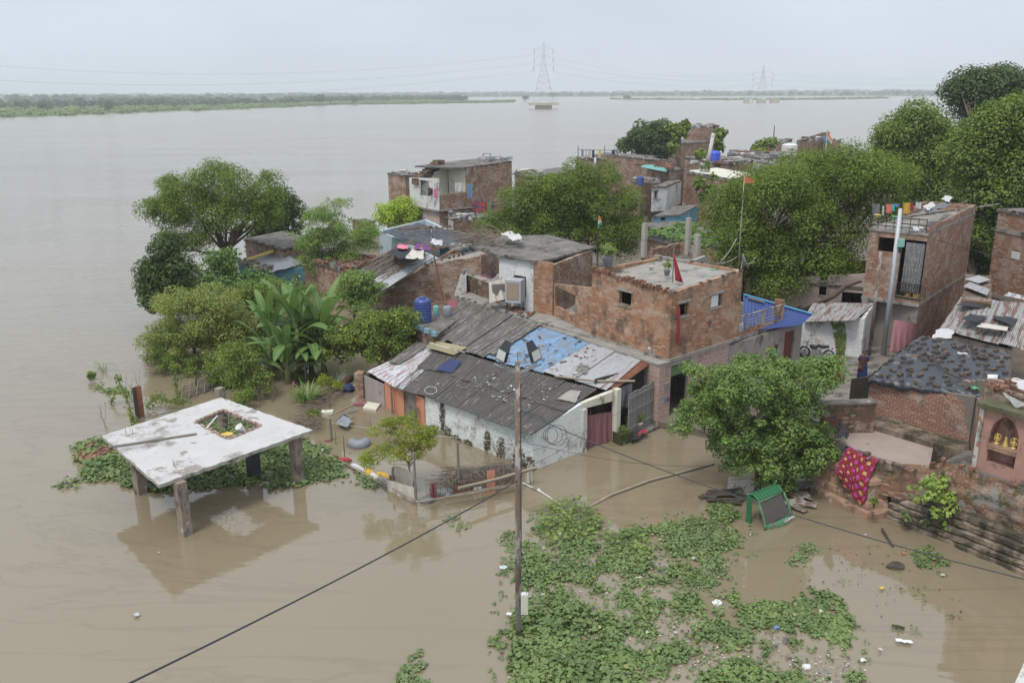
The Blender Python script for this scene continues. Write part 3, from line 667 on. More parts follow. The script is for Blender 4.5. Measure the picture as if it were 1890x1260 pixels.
MT['bank_grass']=plain('far_bank_grass',(0.115,0.155,0.055),(0.075,0.115,0.045),0.02,0.8,third=(0.20,0.19,0.11),th=0.1,bmp=0,dscale=0.02)
def bank(name,edge_px,back,z=0.9):
 "a low strip of land: front edge read from the photograph, back edge in metres farther"
 mb=MB();f=[P(x,y,0)for x,y in edge_px];n=len(f)
 bk=[Vector((q.x*(1+back[i]/q.y),q.y+back[i],0))for i,q in enumerate(f)]
 V=[]
 for i in range(n):
  for(t_,h)in((0,-0.3),(0.06,z*.7),(0.3,z),(0.8,z),(1,-0.3)):
   q=lerp(f[i],bk[i],t_);V.append((q.x,q.y,h))
 F_=[(i*5+k,(i+1)*5+k,(i+1)*5+k+1,i*5+k+1)for i in range(n-1)for k in range(4)]
 mb.add(V,F_);o=mb.build(name,MT['bank_grass']);tag(o,kind='structure');return f,bk
def jitter_edge(pts,n=5,a=0.5):
 out=[]
 for i in range(len(pts)-1):
  for k in range(n):
   t_=k/n;out.append((pts[i][0]*(1-t_)+pts[i+1][0]*t_,pts[i][1]*(1-t_)+pts[i+1][1]*t_+rnd.uniform(-a,a)))
 return out+[pts[-1]]
e1=jitter_edge([(-60,221),(0,219),(110,215),(190,211),(300,207),(420,203),(520,199),(590,195),(640,192.5),(760,190),(860,188)],6,0.7)
fb1=bank('far_bank_near_strip',e1,[max(60,720-9*i)for i in range(len(e1))])
e2=jitter_edge([(560,194),(700,193),(840,191),(950,189)],5,0.35)
fb2=bank('sand_spit',e2,[150]*len(e2),0.7)
e3=jitter_edge([(1125,184),(1260,185),(1400,185),(1500,184.5),(1640,182)],5,0.3)
fb3=bank('far_spit',e3,[80]*len(e3),0.7)
# the far side itself, a continuous bank out to the horizon
e4=[(-300,200),(0,194),(200,189),(500,184),(760,180.5),(1000,179.2),(1200,178.8),(1500,178.2),(1750,178),(2300,178)]
f4=[P(x,y,0)for x,y in e4];mb=MB();V=[]
for q in f4:V+=[(q.x,q.y,-0.3),(q.x*1.02,q.y*1.02,1.2),(q.x*6200/q.y,6200,2.0)]if False else[(q.x,q.y,-0.3),(q.x*1.02,q.y*1.02,1.2),(q.x*(5850/q.y),5850,2.0)]
mb.add(V,[(i*3+k,(i+1)*3+k,(i+1)*3+k+1,i*3+k+1)for i in range(len(f4)-1)for k in range(2)])
tag(mb.build('far_bank',MT['bank_grass']),kind='structure')
def far_belt(name,pts,n,h,spread,lsize,leaf='far',per=26,wide=1.0):
 "woods along a far bank: clumps of big leaf faces, one mass"
 C_,N_=[],[]
 pts=[Vector(p)for p in pts];L=[(pts[i+1]-pts[i]).length for i in range(len(pts)-1)]
 for i in range(n):
  k=rnd.choices(range(len(L)),L)[0];q=lerp(pts[k],pts[k+1],rnd.random());f_=rnd.uniform(0,spread)
  q=Vector((q.x*(1+f_/q.y),q.y+f_,0));hh=h*rnd.choice((.3,.45,.6,.7,.8,1.0))*rnd.uniform(.8,1.2);r_=hh*rnd.uniform(.5,.95)*wide
  u=unit(per,0.3)*nr.uniform(.6,1,per)[:,None]
  c=np.array(q)+u*np.array([r_,r_*.8,hh*.5])+np.array([0,0,hh*.55+0.8]);C_.append(c);N_.append(u+np.array([0,0,.5]))
 v,f=leaf_arrays(np.concatenate(C_),np.concatenate(N_),lsize,0.9);v[:,2]=np.maximum(v[:,2],0.02)
 return tag(mesh_obj(name,v,f,LF[leaf],uvs=False),kind='stuff')
o=far_belt('near_strip_woods',[lerp(fb1[0][i],fb1[1][i],.45)for i in range(0,len(e1),3)],900,8.5,420,4.4)
tag(o,'dark band of trees on the grassy strip along the left far bank','woods')
o=far_belt('far_woods',[Vector((q.x*1.05,q.y*1.05,0))for q in f4],1500,13.0,900,8.0)
tag(o,'long blue-green tree belt running along the whole horizon','woods')
o=far_belt('horizon_woods',[Vector((-3600,3400,0)),Vector((0,3900,0)),Vector((3400,3900,0))],900,15.0,900,15.0,wide=2.6)
tag(o,'faint hazy woods farthest off just under the sky','woods')
o=far_belt('strip_reeds',fb1[0][:-2],2200,2.8,400,2.4,'reed',14,2.4);tag(o,'pale green reeds along the water line of the left far bank','reeds')
o=far_belt('spit_reeds',fb2[0],600,2.4,130,2.4,'reed',12,2.2);tag(o,'thin reeds on the narrow spit left of the tall pylon','reeds')
o=far_belt('right_spit_reeds',fb3[0],420,2.6,60,2.4,'reed',12,2.2);tag(o,'reeds on the low spit between the two pylons','reeds')
def far_tree(px,py,h,r_,label):
 b=P(px,py,0.5);u=unit(420,.25)*nr.uniform(.45,1,420)[:,None]
 root=empty('far_tree',b,label,'tree');lob=nr.choice(6,420);lc=unit(6,.1)*np.array([r_*.55,r_*.4,h*.2])
 c=np.array(b)+u*np.array([r_*.6,r_*.6,h*.3])+lc[lob]+np.array([0,0,h*.58]);v,f=leaf_arrays(c,u+np.array([0,0,.5]),h*.16,.9)
 mesh_obj('crown',v,f,LF['far'],parent=root,uvs=False)
 MB().tube([b,b+Vector((0,0,h*.6))],[h*.04,h*.02],6).build('trunk',MT['bark'],root)
far_tree(1022,181,15,17,'large dark far tree just right of the tall pylon foot')
far_tree(590,193,14,9,'round tree standing alone on the strip, left of centre')
far_tree(652,192,11,9,'two-lobed tree at the right end of the left far bank')
far_tree(970,187,9,8,'small round tree at the water just left of the tall pylon')
far_tree(1157,184,8,8,'small round bush tree on the spit right of the tall pylon')
far_tree(88,206,9,7,'small round tree low on the left far bank, nearest to the left edge')
far_tree(202,205,9,10,'bush-like tree at the shore of the left far bank, beside a water inlet')
# village ground (mud and cement just above the flood)
g=[(560,470,.25),(640,565,.25),(700,620,.25),(1010,735,.25),(1200,775,.3),(1330,800,.35),(1500,770,.6),(1640,800,.6),(1890,830,.6),(2300,800,.6),(2300,300,.6),(1750,290,.6),(1500,285,.5),(1330,330,.5),(1150,350,.5),(960,415,.4),(760,425,.3),(640,450,.3)]
V=[P(x,y,z)for x,y,z in g];mb=MB();mb.prism([xy(v)for v in V],-0.5,[q[2]for q in g])
tag(mb.build('ground',MT['earth']),kind='structure')
mb=MB();mb.prism([xy(P(x,y,0.9))for x,y in((1440,700),(1500,765),(1640,765),(1700,640),(1500,640),(1440,655))],-0.3,0.95)
tag(mb.build('alley_pavement',MT['pave']),kind='structure')
# ----- transmission towers and their lines
def pylon(px,py,ytop,arms,label,w0,group):
 b=P(px,py,0);H_=Z(b,ytop);root=empty('transmission_tower',b,label,'pylon',group)
 pl=MB()
 if w0>9:
  pl.abox(b+Vector((0,0,1.6)),(15,15,3.4));pl.abox(b+Vector((0,0,4.4)),(27,22,2.2))
 else:
  for dx in(-17,17):MB().abox(b+Vector((dx,0,2.2)),(10,10,5)).build('foundation',PCON,root)
  pl.abox(b+Vector((0,0,2.2)),(10,10,5))
 pl.build('foundation',PCON,root)
 z0=5.5 if w0>9 else 4.7;mb=MB();th=0.07
 lv=[z0+(H_-z0)*k for k in(0,.12,.24,.35,.45,.54,.62,.69,.76,.83,.90,1)]
 def hw(z):
  k=(z-z0)/(H_-z0);return w0*(1-k)+0.2 if k<0 else(w0*(1-k/0.62)+1.7*k/0.62 if k<.62 else 1.7*(1-(k-.62)/.38)+.15)
 def cor(z):h_=hw(z);return[b+Vector((sx_*h_,sy_*h_,z))for sx_,sy_ in((-1,-1),(1,-1),(1,1),(-1,1))]
 for i in range(len(lv)-1):
  A,B=cor(lv[i]),cor(lv[i+1])
  for k in range(4):
   mb.tube([A[k],B[k]],th,4);mb.tube([A[k],B[(k+1)%4]],th*.7,4);mb.tube([A[(k+1)%4],B[k]],th*.7,4);mb.tube([B[k],B[(k+1)%4]],th*.7,4)
 mb.build('lattice',MT['pylon'],root)
 tips=[]
 for ya,al in arms:
  za=Z(b,ya)
  for sd in(-1,1):
   cb=MB();tip=b+Vector((sd*al,0,za));h_=hw(za)
   for sy_ in(-1,1):
    cb.tube([b+Vector((sd*h_,sy_*h_,za-.5)),tip],th*.8,4);cb.tube([b+Vector((sd*h_,sy_*h_,za+2.4)),tip],th*.8,4)
   cb.build('cross_arm',MT['pylon'],root)
   MB().tube([tip,tip-Vector((0,0,4.5))],0.28,5).build('insulator',MT['pylon'],root);tips.append(tip-Vector((0,0,4.5)))
 return b,tips
PCON=plain('pale_pier_concrete',(0.52,0.47,0.36),(0.40,0.36,0.28),.3,.6,bmp=0)
t1,tips1=pylon(1003,201,78,((91,8.5),(107,8.5),(122,9.0)),'tall lattice pylon on a wide concrete pier, left of the two',9.5,'river pylons')
t2,tips2=pylon(1405,190,120,((135,13),(145,12),(156,12)),'shorter lattice pylon on separate concrete blocks, farther off at right',8.0,'river pylons')
def wire_rows(name,pa,pb,rows,label,r_=0.05):
 "a sagging wire from pa to pb: heights from the rows (x, y) it passes in the photograph"
 xs=[q[0]for q in rows];ys=[q[1]for q in rows];cf=np.polyfit(xs,ys,2);pts=[]
 for i in range(41):
  q=lerp(pa,pb,i/40);xp=pr((q.x,q.y,40))[0];pts.append(Vector((q.x,q.y,Z(q,float(np.polyval(cf,xp))))))
 MBo=MB().tube(pts,r_,4);tag(MBo.build(name,MT['wire_line']),label,'power line','power lines over the river')
pl0=W(-260,120,480)
for(y0,ym,y1_,nm)in((122,137,97.5,'highest'),(149,157,113,'middle'),(177,178,128,'lowest')):
 wire_rows('power_line',t1+Vector((-8.5,0,0)),pl0,((985,y1_+4),(350,ym),(0,y0)),nm+' of the three power lines left of the tall pylon')
for(y0,ym,y1_,nm)in((103,141,137,'highest'),(116,149,147,'middle'),(131,160,158,'lowest')):
 wire_rows('power_line',t1+Vector((8.5,0,0)),t2+Vector((-12,0,0)),((1012,y0),(1260,ym),(1396,y1_)),nm+' of the three power lines between the two pylons',.05)
pr_=W(2000,150,900)
for(y0,nm)in((137,'highest'),(147,'middle'),(158,'lowest')):
 wire_rows('power_line',t2+Vector((12,0,0)),pr_,((1414,y0),(1650,y0+10),(1900,y0+12)),nm+' of the three power lines right of the shorter pylon',.045)
 # ----- buildings
def v2(a):return Vector((a[0],a[1]))
def at(p,z):return Vector((p[0],p[1],z))
def sweep(mb,path,prof,m=0,side=1):
 "profile of (outward offset, height) along an open ground path"
 pts=[]
 for i in range(len(path)-1):
  k_=max(1,int((v2(path[i+1])-v2(path[i])).length/.22));pts+=[v2(path[i]).lerp(v2(path[i+1]),j/k_)for j in range(k_)]
 pts.append(v2(path[-1]));n=len(pts);N_=[]
 for i in range(n):
  a=(pts[i]-pts[i-1]).normalized()if i else None;b=(pts[i+1]-pts[i]).normalized()if i<n-1 else None
  na=Vector((a.y,-a.x))if a else None;nb=Vector((b.y,-b.x))if b else None
  if na and nb:q=(na+nb)/max(1+na.dot(nb),.35)
  else:q=na or nb
  N_.append(q*side)
 V=[];k=len(prof)
 for i in range(n):
  for o_,z in prof:w_=mnoise.noise((pts[i].x*1.7,pts[i].y*1.7,z*3));q=pts[i]+N_[i]*(o_+.11*w_+.09*mnoise.noise((pts[i].x*6,pts[i].y*6,z*8)));V.append((q.x,q.y,z+.06*w_))
 F_=[(i*k+j,(i+1)*k+j,(i+1)*k+j+1,i*k+j+1)for i in range(n-1)for j in range(k-1)]
 F_+=[tuple(range(k)),tuple(range((n-1)*k,n*k))[::-1]]
 return mb.add(V,F_,m)
def box_house(name,label,poly,z0,zt,mat,roofmat='concrete_dark',holes=None,skip=(),slab=0.14,over=0.12,roofz=None,jag=0.0,coping=True,cat='house',group=None,mats=None,extra_mats=None,base=None):
 "walls with real openings, a roof slab inside or over them, a ragged coping"
 c=sum((v2(p)for p in poly),Vector((0,0)))/len(poly);root=empty(name,(c.x,c.y,z0),label,cat,group)
 mb=MB();walls(mb,poly,z0,zt,0.22,holes,skip,0,jag,mats);mb.build('wall',[MT[mat]]+[MT[q]for q in(extra_mats or[])],root)
 zz=zt if not isinstance(zt,(list,tuple))else min(zt)
 rz=roofz if roofz is not None else zz+0.004
 pp=[v2(p)for p in poly]
 pp=[p+(p-c).normalized()*(over if roofz is None else-0.15)for p in pp]
 r=MB();r.prism([xy(p)for p in pp],[rz-(slab if roofz is not None else 0)]*len(pp),[rz+(0 if roofz is not None else slab)]*len(pp));r.build('roof',MT[roofmat],root)
 return root
def coping(root,pts,z,dens=3.0,rows=2,mat='brick_sooty_loose',name='coping',spread=.07,gap=.25):
 mb=MB()
 for i in range(len(pts)-1):
  a,b=at(pts[i],z if not isinstance(z,list)else z[i]),at(pts[i+1],z if not isinstance(z,list)else z[i+1]);loose_bricks(mb,a,b,max(2,int((b-a).length*dens)),rows=rows,spread=spread,gap=gap)
 return mb.build(name,MT[mat],root)
def window_fill(root,p0,p1,h,kind='dark',t=0.22,mat='dark'):
 "a frame (and a board or shutter) in an opening of the wall p0-p1"
 a=v2(p0);b=v2(p1);d=(b-a).normalized();L=(b-a).length
 u0,u1,z0,z1=h;mb=MB();w=0.045
 nrm=Vector((-d.y,d.x))
 if(nrm.x*a.x+nrm.y*a.y)<0:nrm=-nrm
 ins=nrm*0.06
 def q(u,z):p=a+d*u+ins;return Vector((p.x,p.y,z))
 for(ua,za,ub,zb)in((u0,z0,u1,z0),(u0,z1,u1,z1),(u0,z0,u0,z1),(u1,z0,u1,z1)):
  A,B=q(ua,za),q(ub,zb);c=(A+B)/2;hv=(B-A)/2;oth=Vector((0,0,w*.5))if abs(hv.z)<1e-6 else Vector((d.x,d.y,0))*w*.5
  mb.box(c,hv+hv.normalized()*w*.5 if abs(hv.z)<1e-6 else hv-hv.normalized()*w*.52,oth,Vector((nrm.x,nrm.y,0))*w*.5)
 fr_=mb.build('window_frame',MT[mat],root);o2=nrm*-.03
 for zz,hh,ex in((z0-.035,.035,.07),(z1+.05,.05,.14)):
  c=a+d*(u0+u1)/2+o2*.6;MB().box((c.x,c.y,zz),Vector((d.x,d.y,0))*((u1-u0)/2+ex),Vector((nrm.x,nrm.y,0))*.035,(0,0,hh)).build('sill' if zz<z1 else 'lintel',MT['concrete'],fr_)
 return fr_
 # --- the two-storey brick house
F0=P(1238,600,4.8);L0=P(1092,556,4.9);R0b=P(1367,560,4.9)
F0,L0,R0b=v2(F0),v2(L0),v2(R0b);BK=L0+R0b-F0
ztop=[Z(F0,541),Z(R0b,498),6.45,Z(L0,497)]
H1=root_bh=empty('brick_house',at((F0+BK)/2,0),'two-storey orange brick house with two red rags and a flat cement roof','house')
mainp=[F0,R0b,BK,L0]
hl=hole(F0,L0,1142,538,1165,563);hr1=hole(F0,R0b,1253,559,1270,583);hr2=hole(F0,R0b,1312,543,1331,567)
Llf=(L0-F0).length
hl_e3=(Llf-hl[1],Llf-hl[0],hl[2],hl[3])
mb=MB();walls(mb,mainp,3.18,ztop,0.22,{0:[hr1,hr2],3:[hl_e3]});mb.build('upper_wall',MT['brick_orange'],H1)
for(a_,b_,h_)in((F0,L0,hl),(F0,R0b,hr1),(F0,R0b,hr2)):window_fill(H1,a_,b_,h_,mat='wood')
def board(root,name,p0,p1,h,k0,k1,mat,off=0.02):
 a=v2(p0);d=(v2(p1)-a).normalized();n_=Vector((-d.y,d.x));
 if n_.dot(a)<0:n_=-n_
 u0,u1=h[0]+(h[1]-h[0])*k0,h[0]+(h[1]-h[0])*k1;c=a+d*(u0+u1)/2+n_*off
 return MB().box((c.x,c.y,(h[2]+h[3])/2),Vector((d.x,d.y,0))*(u1-u0)/2,Vector((n_.x,n_.y,0))*0.012,(0,0,(h[3]-h[2])/2-.05)).build(name,MT[mat],root)
board(H1,'window_board',F0,R0b,hr2,0.06,0.72,'plastic_white')
inn=[p+((F0+BK)/2-p).normalized()*0.27 for p in mainp]
MB().prism([xy(p)for p in inn],5.75,[ztop[0]-.12,ztop[1]-.12,6.38,ztop[3]-.30]).build('roof',MT['concrete'],H1)
MB().prism([xy(p+(p-(F0+BK)/2).normalized()*.10)for p in mainp],3.02,3.176).build('floor_slab',MT['concrete'],H1)
coping(H1,[F0,L0],[ztop[0]-.03,ztop[3]-.02],8,3,'brick_loose','parapet',.04,.06)
coping(H1,[F0+(R0b-F0)*.03,R0b],[ztop[0]-.02,ztop[1]],3.5,1,gap=.45)
coping(H1,[R0b,BK],[ztop[1],6.45],3,1,gap=.3)
G0=v2(P(1213,782,0.2));e1=(R0b-F0).normalized();G1=G0+e1*(R0b-F0).length*0.98;G2=G1+(BK-R0b);G3=G0+(L0-F0)*2.2
G2=G1+(G3-G0)
hd=hole(G0,G1,1237,668,1270,768)
hd=(hd[0],hd[1],0.32,2.85)
mb=MB();walls(mb,[G0,G1,G2,G3],-0.4,3.0,.22,{0:[hd]});mb.build('ground_wall',MT['tile_pink'],H1)
# ledge over the ground floor on the shed side
MB().prism([xy(G0-e1*.05),xy(F0+(F0-BK).normalized()*.12),xy(F0+(L0-F0)*2.15),xy(G3)],3.004,3.10).build('ledge',MT['concrete'],H1)
window_fill(H1,G0,G1,hd,mat='metal_grey')
mb=MB();dn=Vector((-e1.y,e1.x))
for k in range(7):
 c=G0+e1*(hd[0]+(hd[1]-hd[0])*(k+.5)/7)+dn*.12;mb.tube([at(c,.35),at(c,2.1)],.012,5)
mb.build('door_grille',MT['metal_dark'],H1)
c=G0+e1*(hd[0]+hd[1])/2+dn*.25;MB().box(at(c,2.45),at(e1,0)*(hd[1]-hd[0])/2*.98,at(dn,0)*.01,(0,0,.28)).build('transom_curtain',MT['cloth_green'],H1)
MB().box(at(G0+e1*.55-dn*.03,1.9),at(e1,0)*.13,at(dn,0)*.04,(0,0,.17)).build('meter_box',MT['metal_grey'],H1)
MB().box(at(G0+e1*.62-dn*.02,1.25),at(e1,0)*.16,at(dn,0)*.01,(0,0,.13)).box(at(G0+e1*.70-dn*.032,1.25),at(e1,0)*.07,at(dn,0)*.004,(0,0,.10),m=1).build('wall_poster',[MT['cloth_blue'],MT['cloth_red']],H1)
mb=MB();pp0=v2(P(1198,690,2.2));mb.tube([at(pp0,1.95),at(pp0,3.4),at(pp0+dn*.0-e1*.12,3.5)],.07,8);mb.tube([at(pp0,2.0),at(pp0-e1*.3-dn*.4,1.75)],.07,8)
tag(mb.build('drain_pipe',MT['plaster_white'],smooth=True),'thick white drain pipe beside the lower corner of the orange brick house','pipe')
# balcony on the right end
BA=v2(P(1445,596,3.2));bd=(BA-R0b).normalized();bn=Vector((-bd.y,bd.x))
bw=MB();bp=[R0b+bd*.02,BA,BA+bn*1.5,R0b+bn*1.5+bd*.02];bw.prism([xy(p)for p in bp],3.0,3.2);bw.build('balcony_floor',MT['concrete'],H1)
mb=MB();walls(mb,bp,3.204,3.42,.12,skip=(2,3));mb.build('balcony_kerb',MT['brick_orange'],H1)
mb=MB()
for a_,b_ in((R0b+bd*.05+bn*.05,BA-bd*.15+bn*.05),):
 for z_ in(3.58,3.74,3.90,4.06):mb.tube([at(a_,z_),at(b_,z_)],.016,5)
 mb.tube([at(a_,4.2),at(b_,4.2)],.035,6)
 for k in range(6):q=a_*(1-k/5)+b_*k/5;mb.tube([at(q,3.42),at(q,4.2)],.02,5)
q=a_*.45+b_*.55
mb.box(at(q,3.81),at(bd,0)*.17,at(bn,0)*.015,(0,0,.37));mb.build('balcony_railing',MT['pole_rust'],H1)
mb=MB();walls(mb,[BA-bd*.14,BA,BA+bn*.5,BA-bd*.14+bn*.5],3.43,4.45,.06);mb.build('balcony_post',MT['brick_orange'],H1)
MB().prism([xy(p)for p in(R0b+bd*.3+bn*.4,BA-bd*.4+bn*.4,BA-bd*.4+bn*1.3,R0b+bd*.3+bn*1.3)],3.23,3.27).build('balcony_sheet',MT['tin_grey'],H1)
coping(H1,[R0b+bd*.1,BA],3.42,2.5,1,'brick_loose','balcony_bricks',gap=.5)
# roof fittings (in the zone behind the front corner)
RZ=6.28
def roofpt(x,y,z=RZ):return P(x,y,z)
mb=MB();a_,b_,c_=roofpt(1208,480),roofpt(1275,491),roofpt(1300,481)
for s0,s1 in((a_,b_),(b_,c_)):
 d_=(s1-s0).normalized();n_=Vector((-d_.y,d_.x,0));mb.box((s0+s1)/2+Vector((0,0,.13)),(s1-s0)/2,n_*.11,(0,0,.14))
mb.build('stair_kerb',MT['concrete'],H1)
def concrete_post(px,py,ytop,zb,label,w=.24,grp='bare concrete posts on the roof'):
 b_=P(px,py,zb);zt_=Z(b_,ytop);root=empty('concrete_post',b_,label,'post',grp)
 MB().abox(b_+Vector((0,0,(zt_-zb)/2)),(w,w,zt_-zb),.78).build('shaft',MT['plaster_grey2'],root)
 mb=MB()
 for dx,dy in((-.06,-.06),(.06,.05),(.0,.07)):mb.tube([b_+Vector((dx,dy,zt_-zb)),b_+Vector((dx+.01,dy,zt_-zb+.35))],.008,4)
 mb.build('rebar',MT['pole_rust'],root)
MT['plaster_grey2']=plain('raw_concrete_post',(0.42,0.385,0.335),(0.34,0.31,0.27),2,.6,dk=.15)
concrete_post(1188,475,412,6.2,'left slender bare concrete post at the roof edge of the brick house')
concrete_post(1268,470,402,6.0,'tallest bare concrete post, middle one behind the brick house roof')
concrete_post(1285,480,433,6.2,'shorter square concrete post on the right part of the brick house roof',.27)
# --- left block with white room and terrace
ZB=6.0
A1=v2(P(921,474,ZB));Bf=v2(P(986,484,ZB));E1=v2(P(1094,461,ZB));D1=Bf+(Bf-A1).normalized()*1.35;BKb=v2(P(1005,446,ZB));A2=A1+(BKb-E1)*0.55
root=empty('terrace_house',at((Bf+BKb)/2,0),'flat-roofed brick block with one white wall and an open terrace with a cooler','house')
A2=A1+(E1-D1)*0.9
wp=[A1,D1,E1,A2]
mb=MB();hw_=hole(A1,D1,948,504,971,550);walls(mb,wp,3.2,ZB,.22,{0:[(hw_[0],hw_[1],3.9,5.1)]},mats={0:1});
mb.build('wall',[MT['brick_old'],MT['brick_white']],root)
mb=MB();mb.box(at((Bf+D1)/2-Vector(((Bf-A1).normalized().y*-1,(Bf-A1).normalized().x)).normalized()*-0.0,4.67),at((D1-Bf)/2,0),(0.03,0.03,0),(0,0,1.47));
nrm_=Vector(((Bf-A1).y,-(Bf-A1).x)).normalized()
mb=MB();c=(Bf+D1)/2+nrm_*.035;mb.box(at(c,4.67),at((D1-Bf)/2,0),at(nrm_*.032,0),(0,0,1.475));mb.build('brick_pier',MT['brick_orange'],root)
rp_=[P(x,y,ZB)for x,y in((868,457),(918,475),(988,486),(1024,481),(1099,460),(1012,437),(893,441))]
MB().prism([xy(p)for p in rp_],ZB+.004,ZB+.14).build('roof',MT['concrete_dark'],root)
coping(root,[v2(rp_[4]),v2(rp_[5])],ZB+.14,2.5,1,gap=.3);coping(root,[v2(rp_[0]),v2(rp_[1]),v2(rp_[2])],ZB+.14,2,1,gap=.6)
# terrace deck over the ground floor, and low walls
TZ=3.2;tp=[v2(P(x,y,TZ))for x,y in((838,546),(990,592),(1095,622),(1060,560),(935,505),(850,505))]
MB().prism([xy(p)for p in tp],3.02,TZ).build('terrace_floor',MT['concrete'],root)
gp=[p+(sum(tp,Vector((0,0)))/6-p).normalized()*.12 for p in tp]
mb=MB();walls(mb,gp,-.4,3.01,.22);mb.build('ground_wall',MT['brick_old'],root)
T0,T1=v2(P(1020,598,TZ)),L0-(L0-F0).normalized()*.02
T0=Bf+nrm_*.0+(D1-Bf)*1.02
hl2=hole(T0,T1,1022,536,1062,574)
mb=MB();pl_=[T0,T1,T1-nrm_*.22,T0-nrm_*.22];walls(mb,pl_,3.204,[Z(T0,524),Z(T1,532),Z(T1,532),Z(T0,524)],.1,{0:[(max(hl2[0],.15),hl2[1],hl2[2],hl2[3])],2:[((T1-T0).length-hl2[1],(T1-T0).length-max(hl2[0],.15),hl2[2],hl2[3])]});mb.build('terrace_wall',MT['brick_orange'],root)
# pitted grey parapet at the left of the terrace
q0,q1,q2=v2(P(852,542,TZ)),v2(P(852,522,TZ)),v2(P(920,527,TZ))
mb=MB();walls(mb,[q0,q0+Vector((.3,.1)),q0+Vector((.3,.9)),q0+Vector((0,.9))],3.204,4.3,.1);mb.build('parapet_pier',MT['brick_white_old']if 'brick_white_old' in MT else MT['brick_white'],root)
mb=MB();walls(mb,[q0+Vector((.3,.85)),A1+nrm_*-.05,A1-nrm_*.2,q0+Vector((.3,1.05))],3.204,4.15,.08);mb.build('parapet',MT['brick_dark'],root)
coping(root,[tp[0],tp[1]],TZ,2.0,1,'concrete_dark','deck_edge_stones',gap=.5)
# --- roadside shed: whitewashed walls under patched corrugated roofing
S={}
def eave(x,y,z):return P(x,y,z)
eL,eM,eR=eave(676,686,1.35),eave(800,738,1.62),eave(980,803,1.72)
eL2=eave(724,716,1.45)
gR1,gR2=eave(1117,723,2.35),eave(1145,712,2.45)
mL,mR=eave(788,634,2.25),eave(1070,724,2.30)
uL,uT0=eave(768,612,2.35),eave(845,553,3.06)
uT1,uT2,uT3=eave(1001,600,3.06),eave(1099,629,3.06),eave(1196,657,3.0)
root=SH=empty('roadside_shed',at((eL+eR)/2,0),'long low shed of whitewashed brick under patched corrugated roofs, standing in the water','shed')
wcor=v2(P(984,868,0));wl=v2(P(786,787,0));wo=v2(P(712,752,0));wg=v2(P(672,733,0));rdoor0=v2(P(1072,833,0));rcol=v2(P(1133,815,0.0))
back0=v2(uT0);back1=G0
# front whitewashed wall, grey and orange boards
mb=MB();n2=Vector((-(wcor-wl).y,(wcor-wl).x)).normalized()*.22
walls(mb,[wl,wcor,wcor+n2,wl+n2],-.5,[1.50,1.62,1.62,1.50],.1);mb.build('front_wall',MT['brick_mint'],root)
ge=(rdoor0-wcor);n3=Vector((-ge.y,ge.x)).normalized()*.22
zc0,zc1=1.62,2.20
mb=MB();walls(mb,[wcor+(rdoor0-wcor).normalized()*.004,rdoor0,rdoor0+n3,wcor+n3+ge.normalized()*.25],-.5,[zc0,zc1,zc1,zc0+.1],.1);mb.build('side_wall',MT['brick_mint_clean'],root)
lint=MB();lint.prism([xy(rdoor0+ge.normalized()*.004),xy(rcol),xy(rcol+n3),xy(rdoor0+n3+ge.normalized()*.004)],[1.95]*4,[2.2,2.42,2.42,2.2]);lint.build('gable',MT['plaster_cream'],root)
ed=ge.normalized();nd_=n3.normalized()
MB().abox(at(rdoor0+ed*.09-nd_*.02,.72),(.24,.26,2.46),math.atan2(ed.y,ed.x)).build('door_post',MT['plaster_white'],root)
MB().abox(at(rcol+ed*.10,.98),(.26,.30,3.0),math.atan2(ed.y,ed.x)).build('door_post',MT['plaster_cream'],root)
d0,d1=rdoor0+ed*.22+nd_*.12,rcol-ed*.05+nd_*.12
mb=MB();cloth(mb,at(d0+ed*.05,1.55),at(d0*.45+d1*.55,1.45),at(d0*.45+d1*.55,.02),at(d0,.02),amp=.05,waves=2.5,m=0);cloth(mb,at(d0*.5+d1*.5,1.5),at(d1,1.4),at(d1,.02),at(d0*.5+d1*.5,.02),amp=.05,waves=2.5)
mb.build('door_curtain',MT['cloth_plum'],root)
mb=MB();cloth(mb,at(d0-nd_*.06,1.25),at(d0+ed*.5-nd_*.06,1.75),at(d0+ed*.42-nd_*.06,1.45),at(d0-nd_*.06,.95),amp=.04,waves=2);mb.build('tied_scarf',MT['cloth_pinkish']if 'cloth_pinkish' in MT else MT['cloth_maroon'],root)
def wall_growth(root,p0,p1,spots,n,name='dry_creeper'):
 C_=[];a_=v2(p0);d_=(v2(p1)-a_).normalized();n_=Vector((d_.y,-d_.x))
 if n_.y>0:n_=-n_
 for(x,y,rx,ry)in spots:
  for _ in range(n):
   r_=rnd.random()**.6;t_=rnd.random()*6.283;px,py=x+rx*r_*math.cos(t_),y+ry*r_*math.sin(t_);u,z=onwall(p0,p1,px,py);q=a_+d_*u+n_*rnd.uniform(.01,.07)
   if z>.0:C_.append((q.x,q.y,z))
 C_=np.array(C_);v,f=leaf_arrays(C_,np.tile([n_.x,n_.y,.3],(len(C_),1))+nr.normal(size=(len(C_),3))*.5,.09,.7);return mesh_obj(name,v,f,LF['dry'],parent=root,uvs=False)
wall_growth(SH,wl,wcor,[(817,765,5,24),(822,800,12,16),(838,812,14,10),(862,822,12,12),(880,838,12,10),(905,848,16,12),(900,815,6,22),(930,862,20,12),(925,830,8,26),(960,868,22,10),(958,845,12,18),(978,858,10,16),(800,790,10,5),(850,828,20,5)],150)
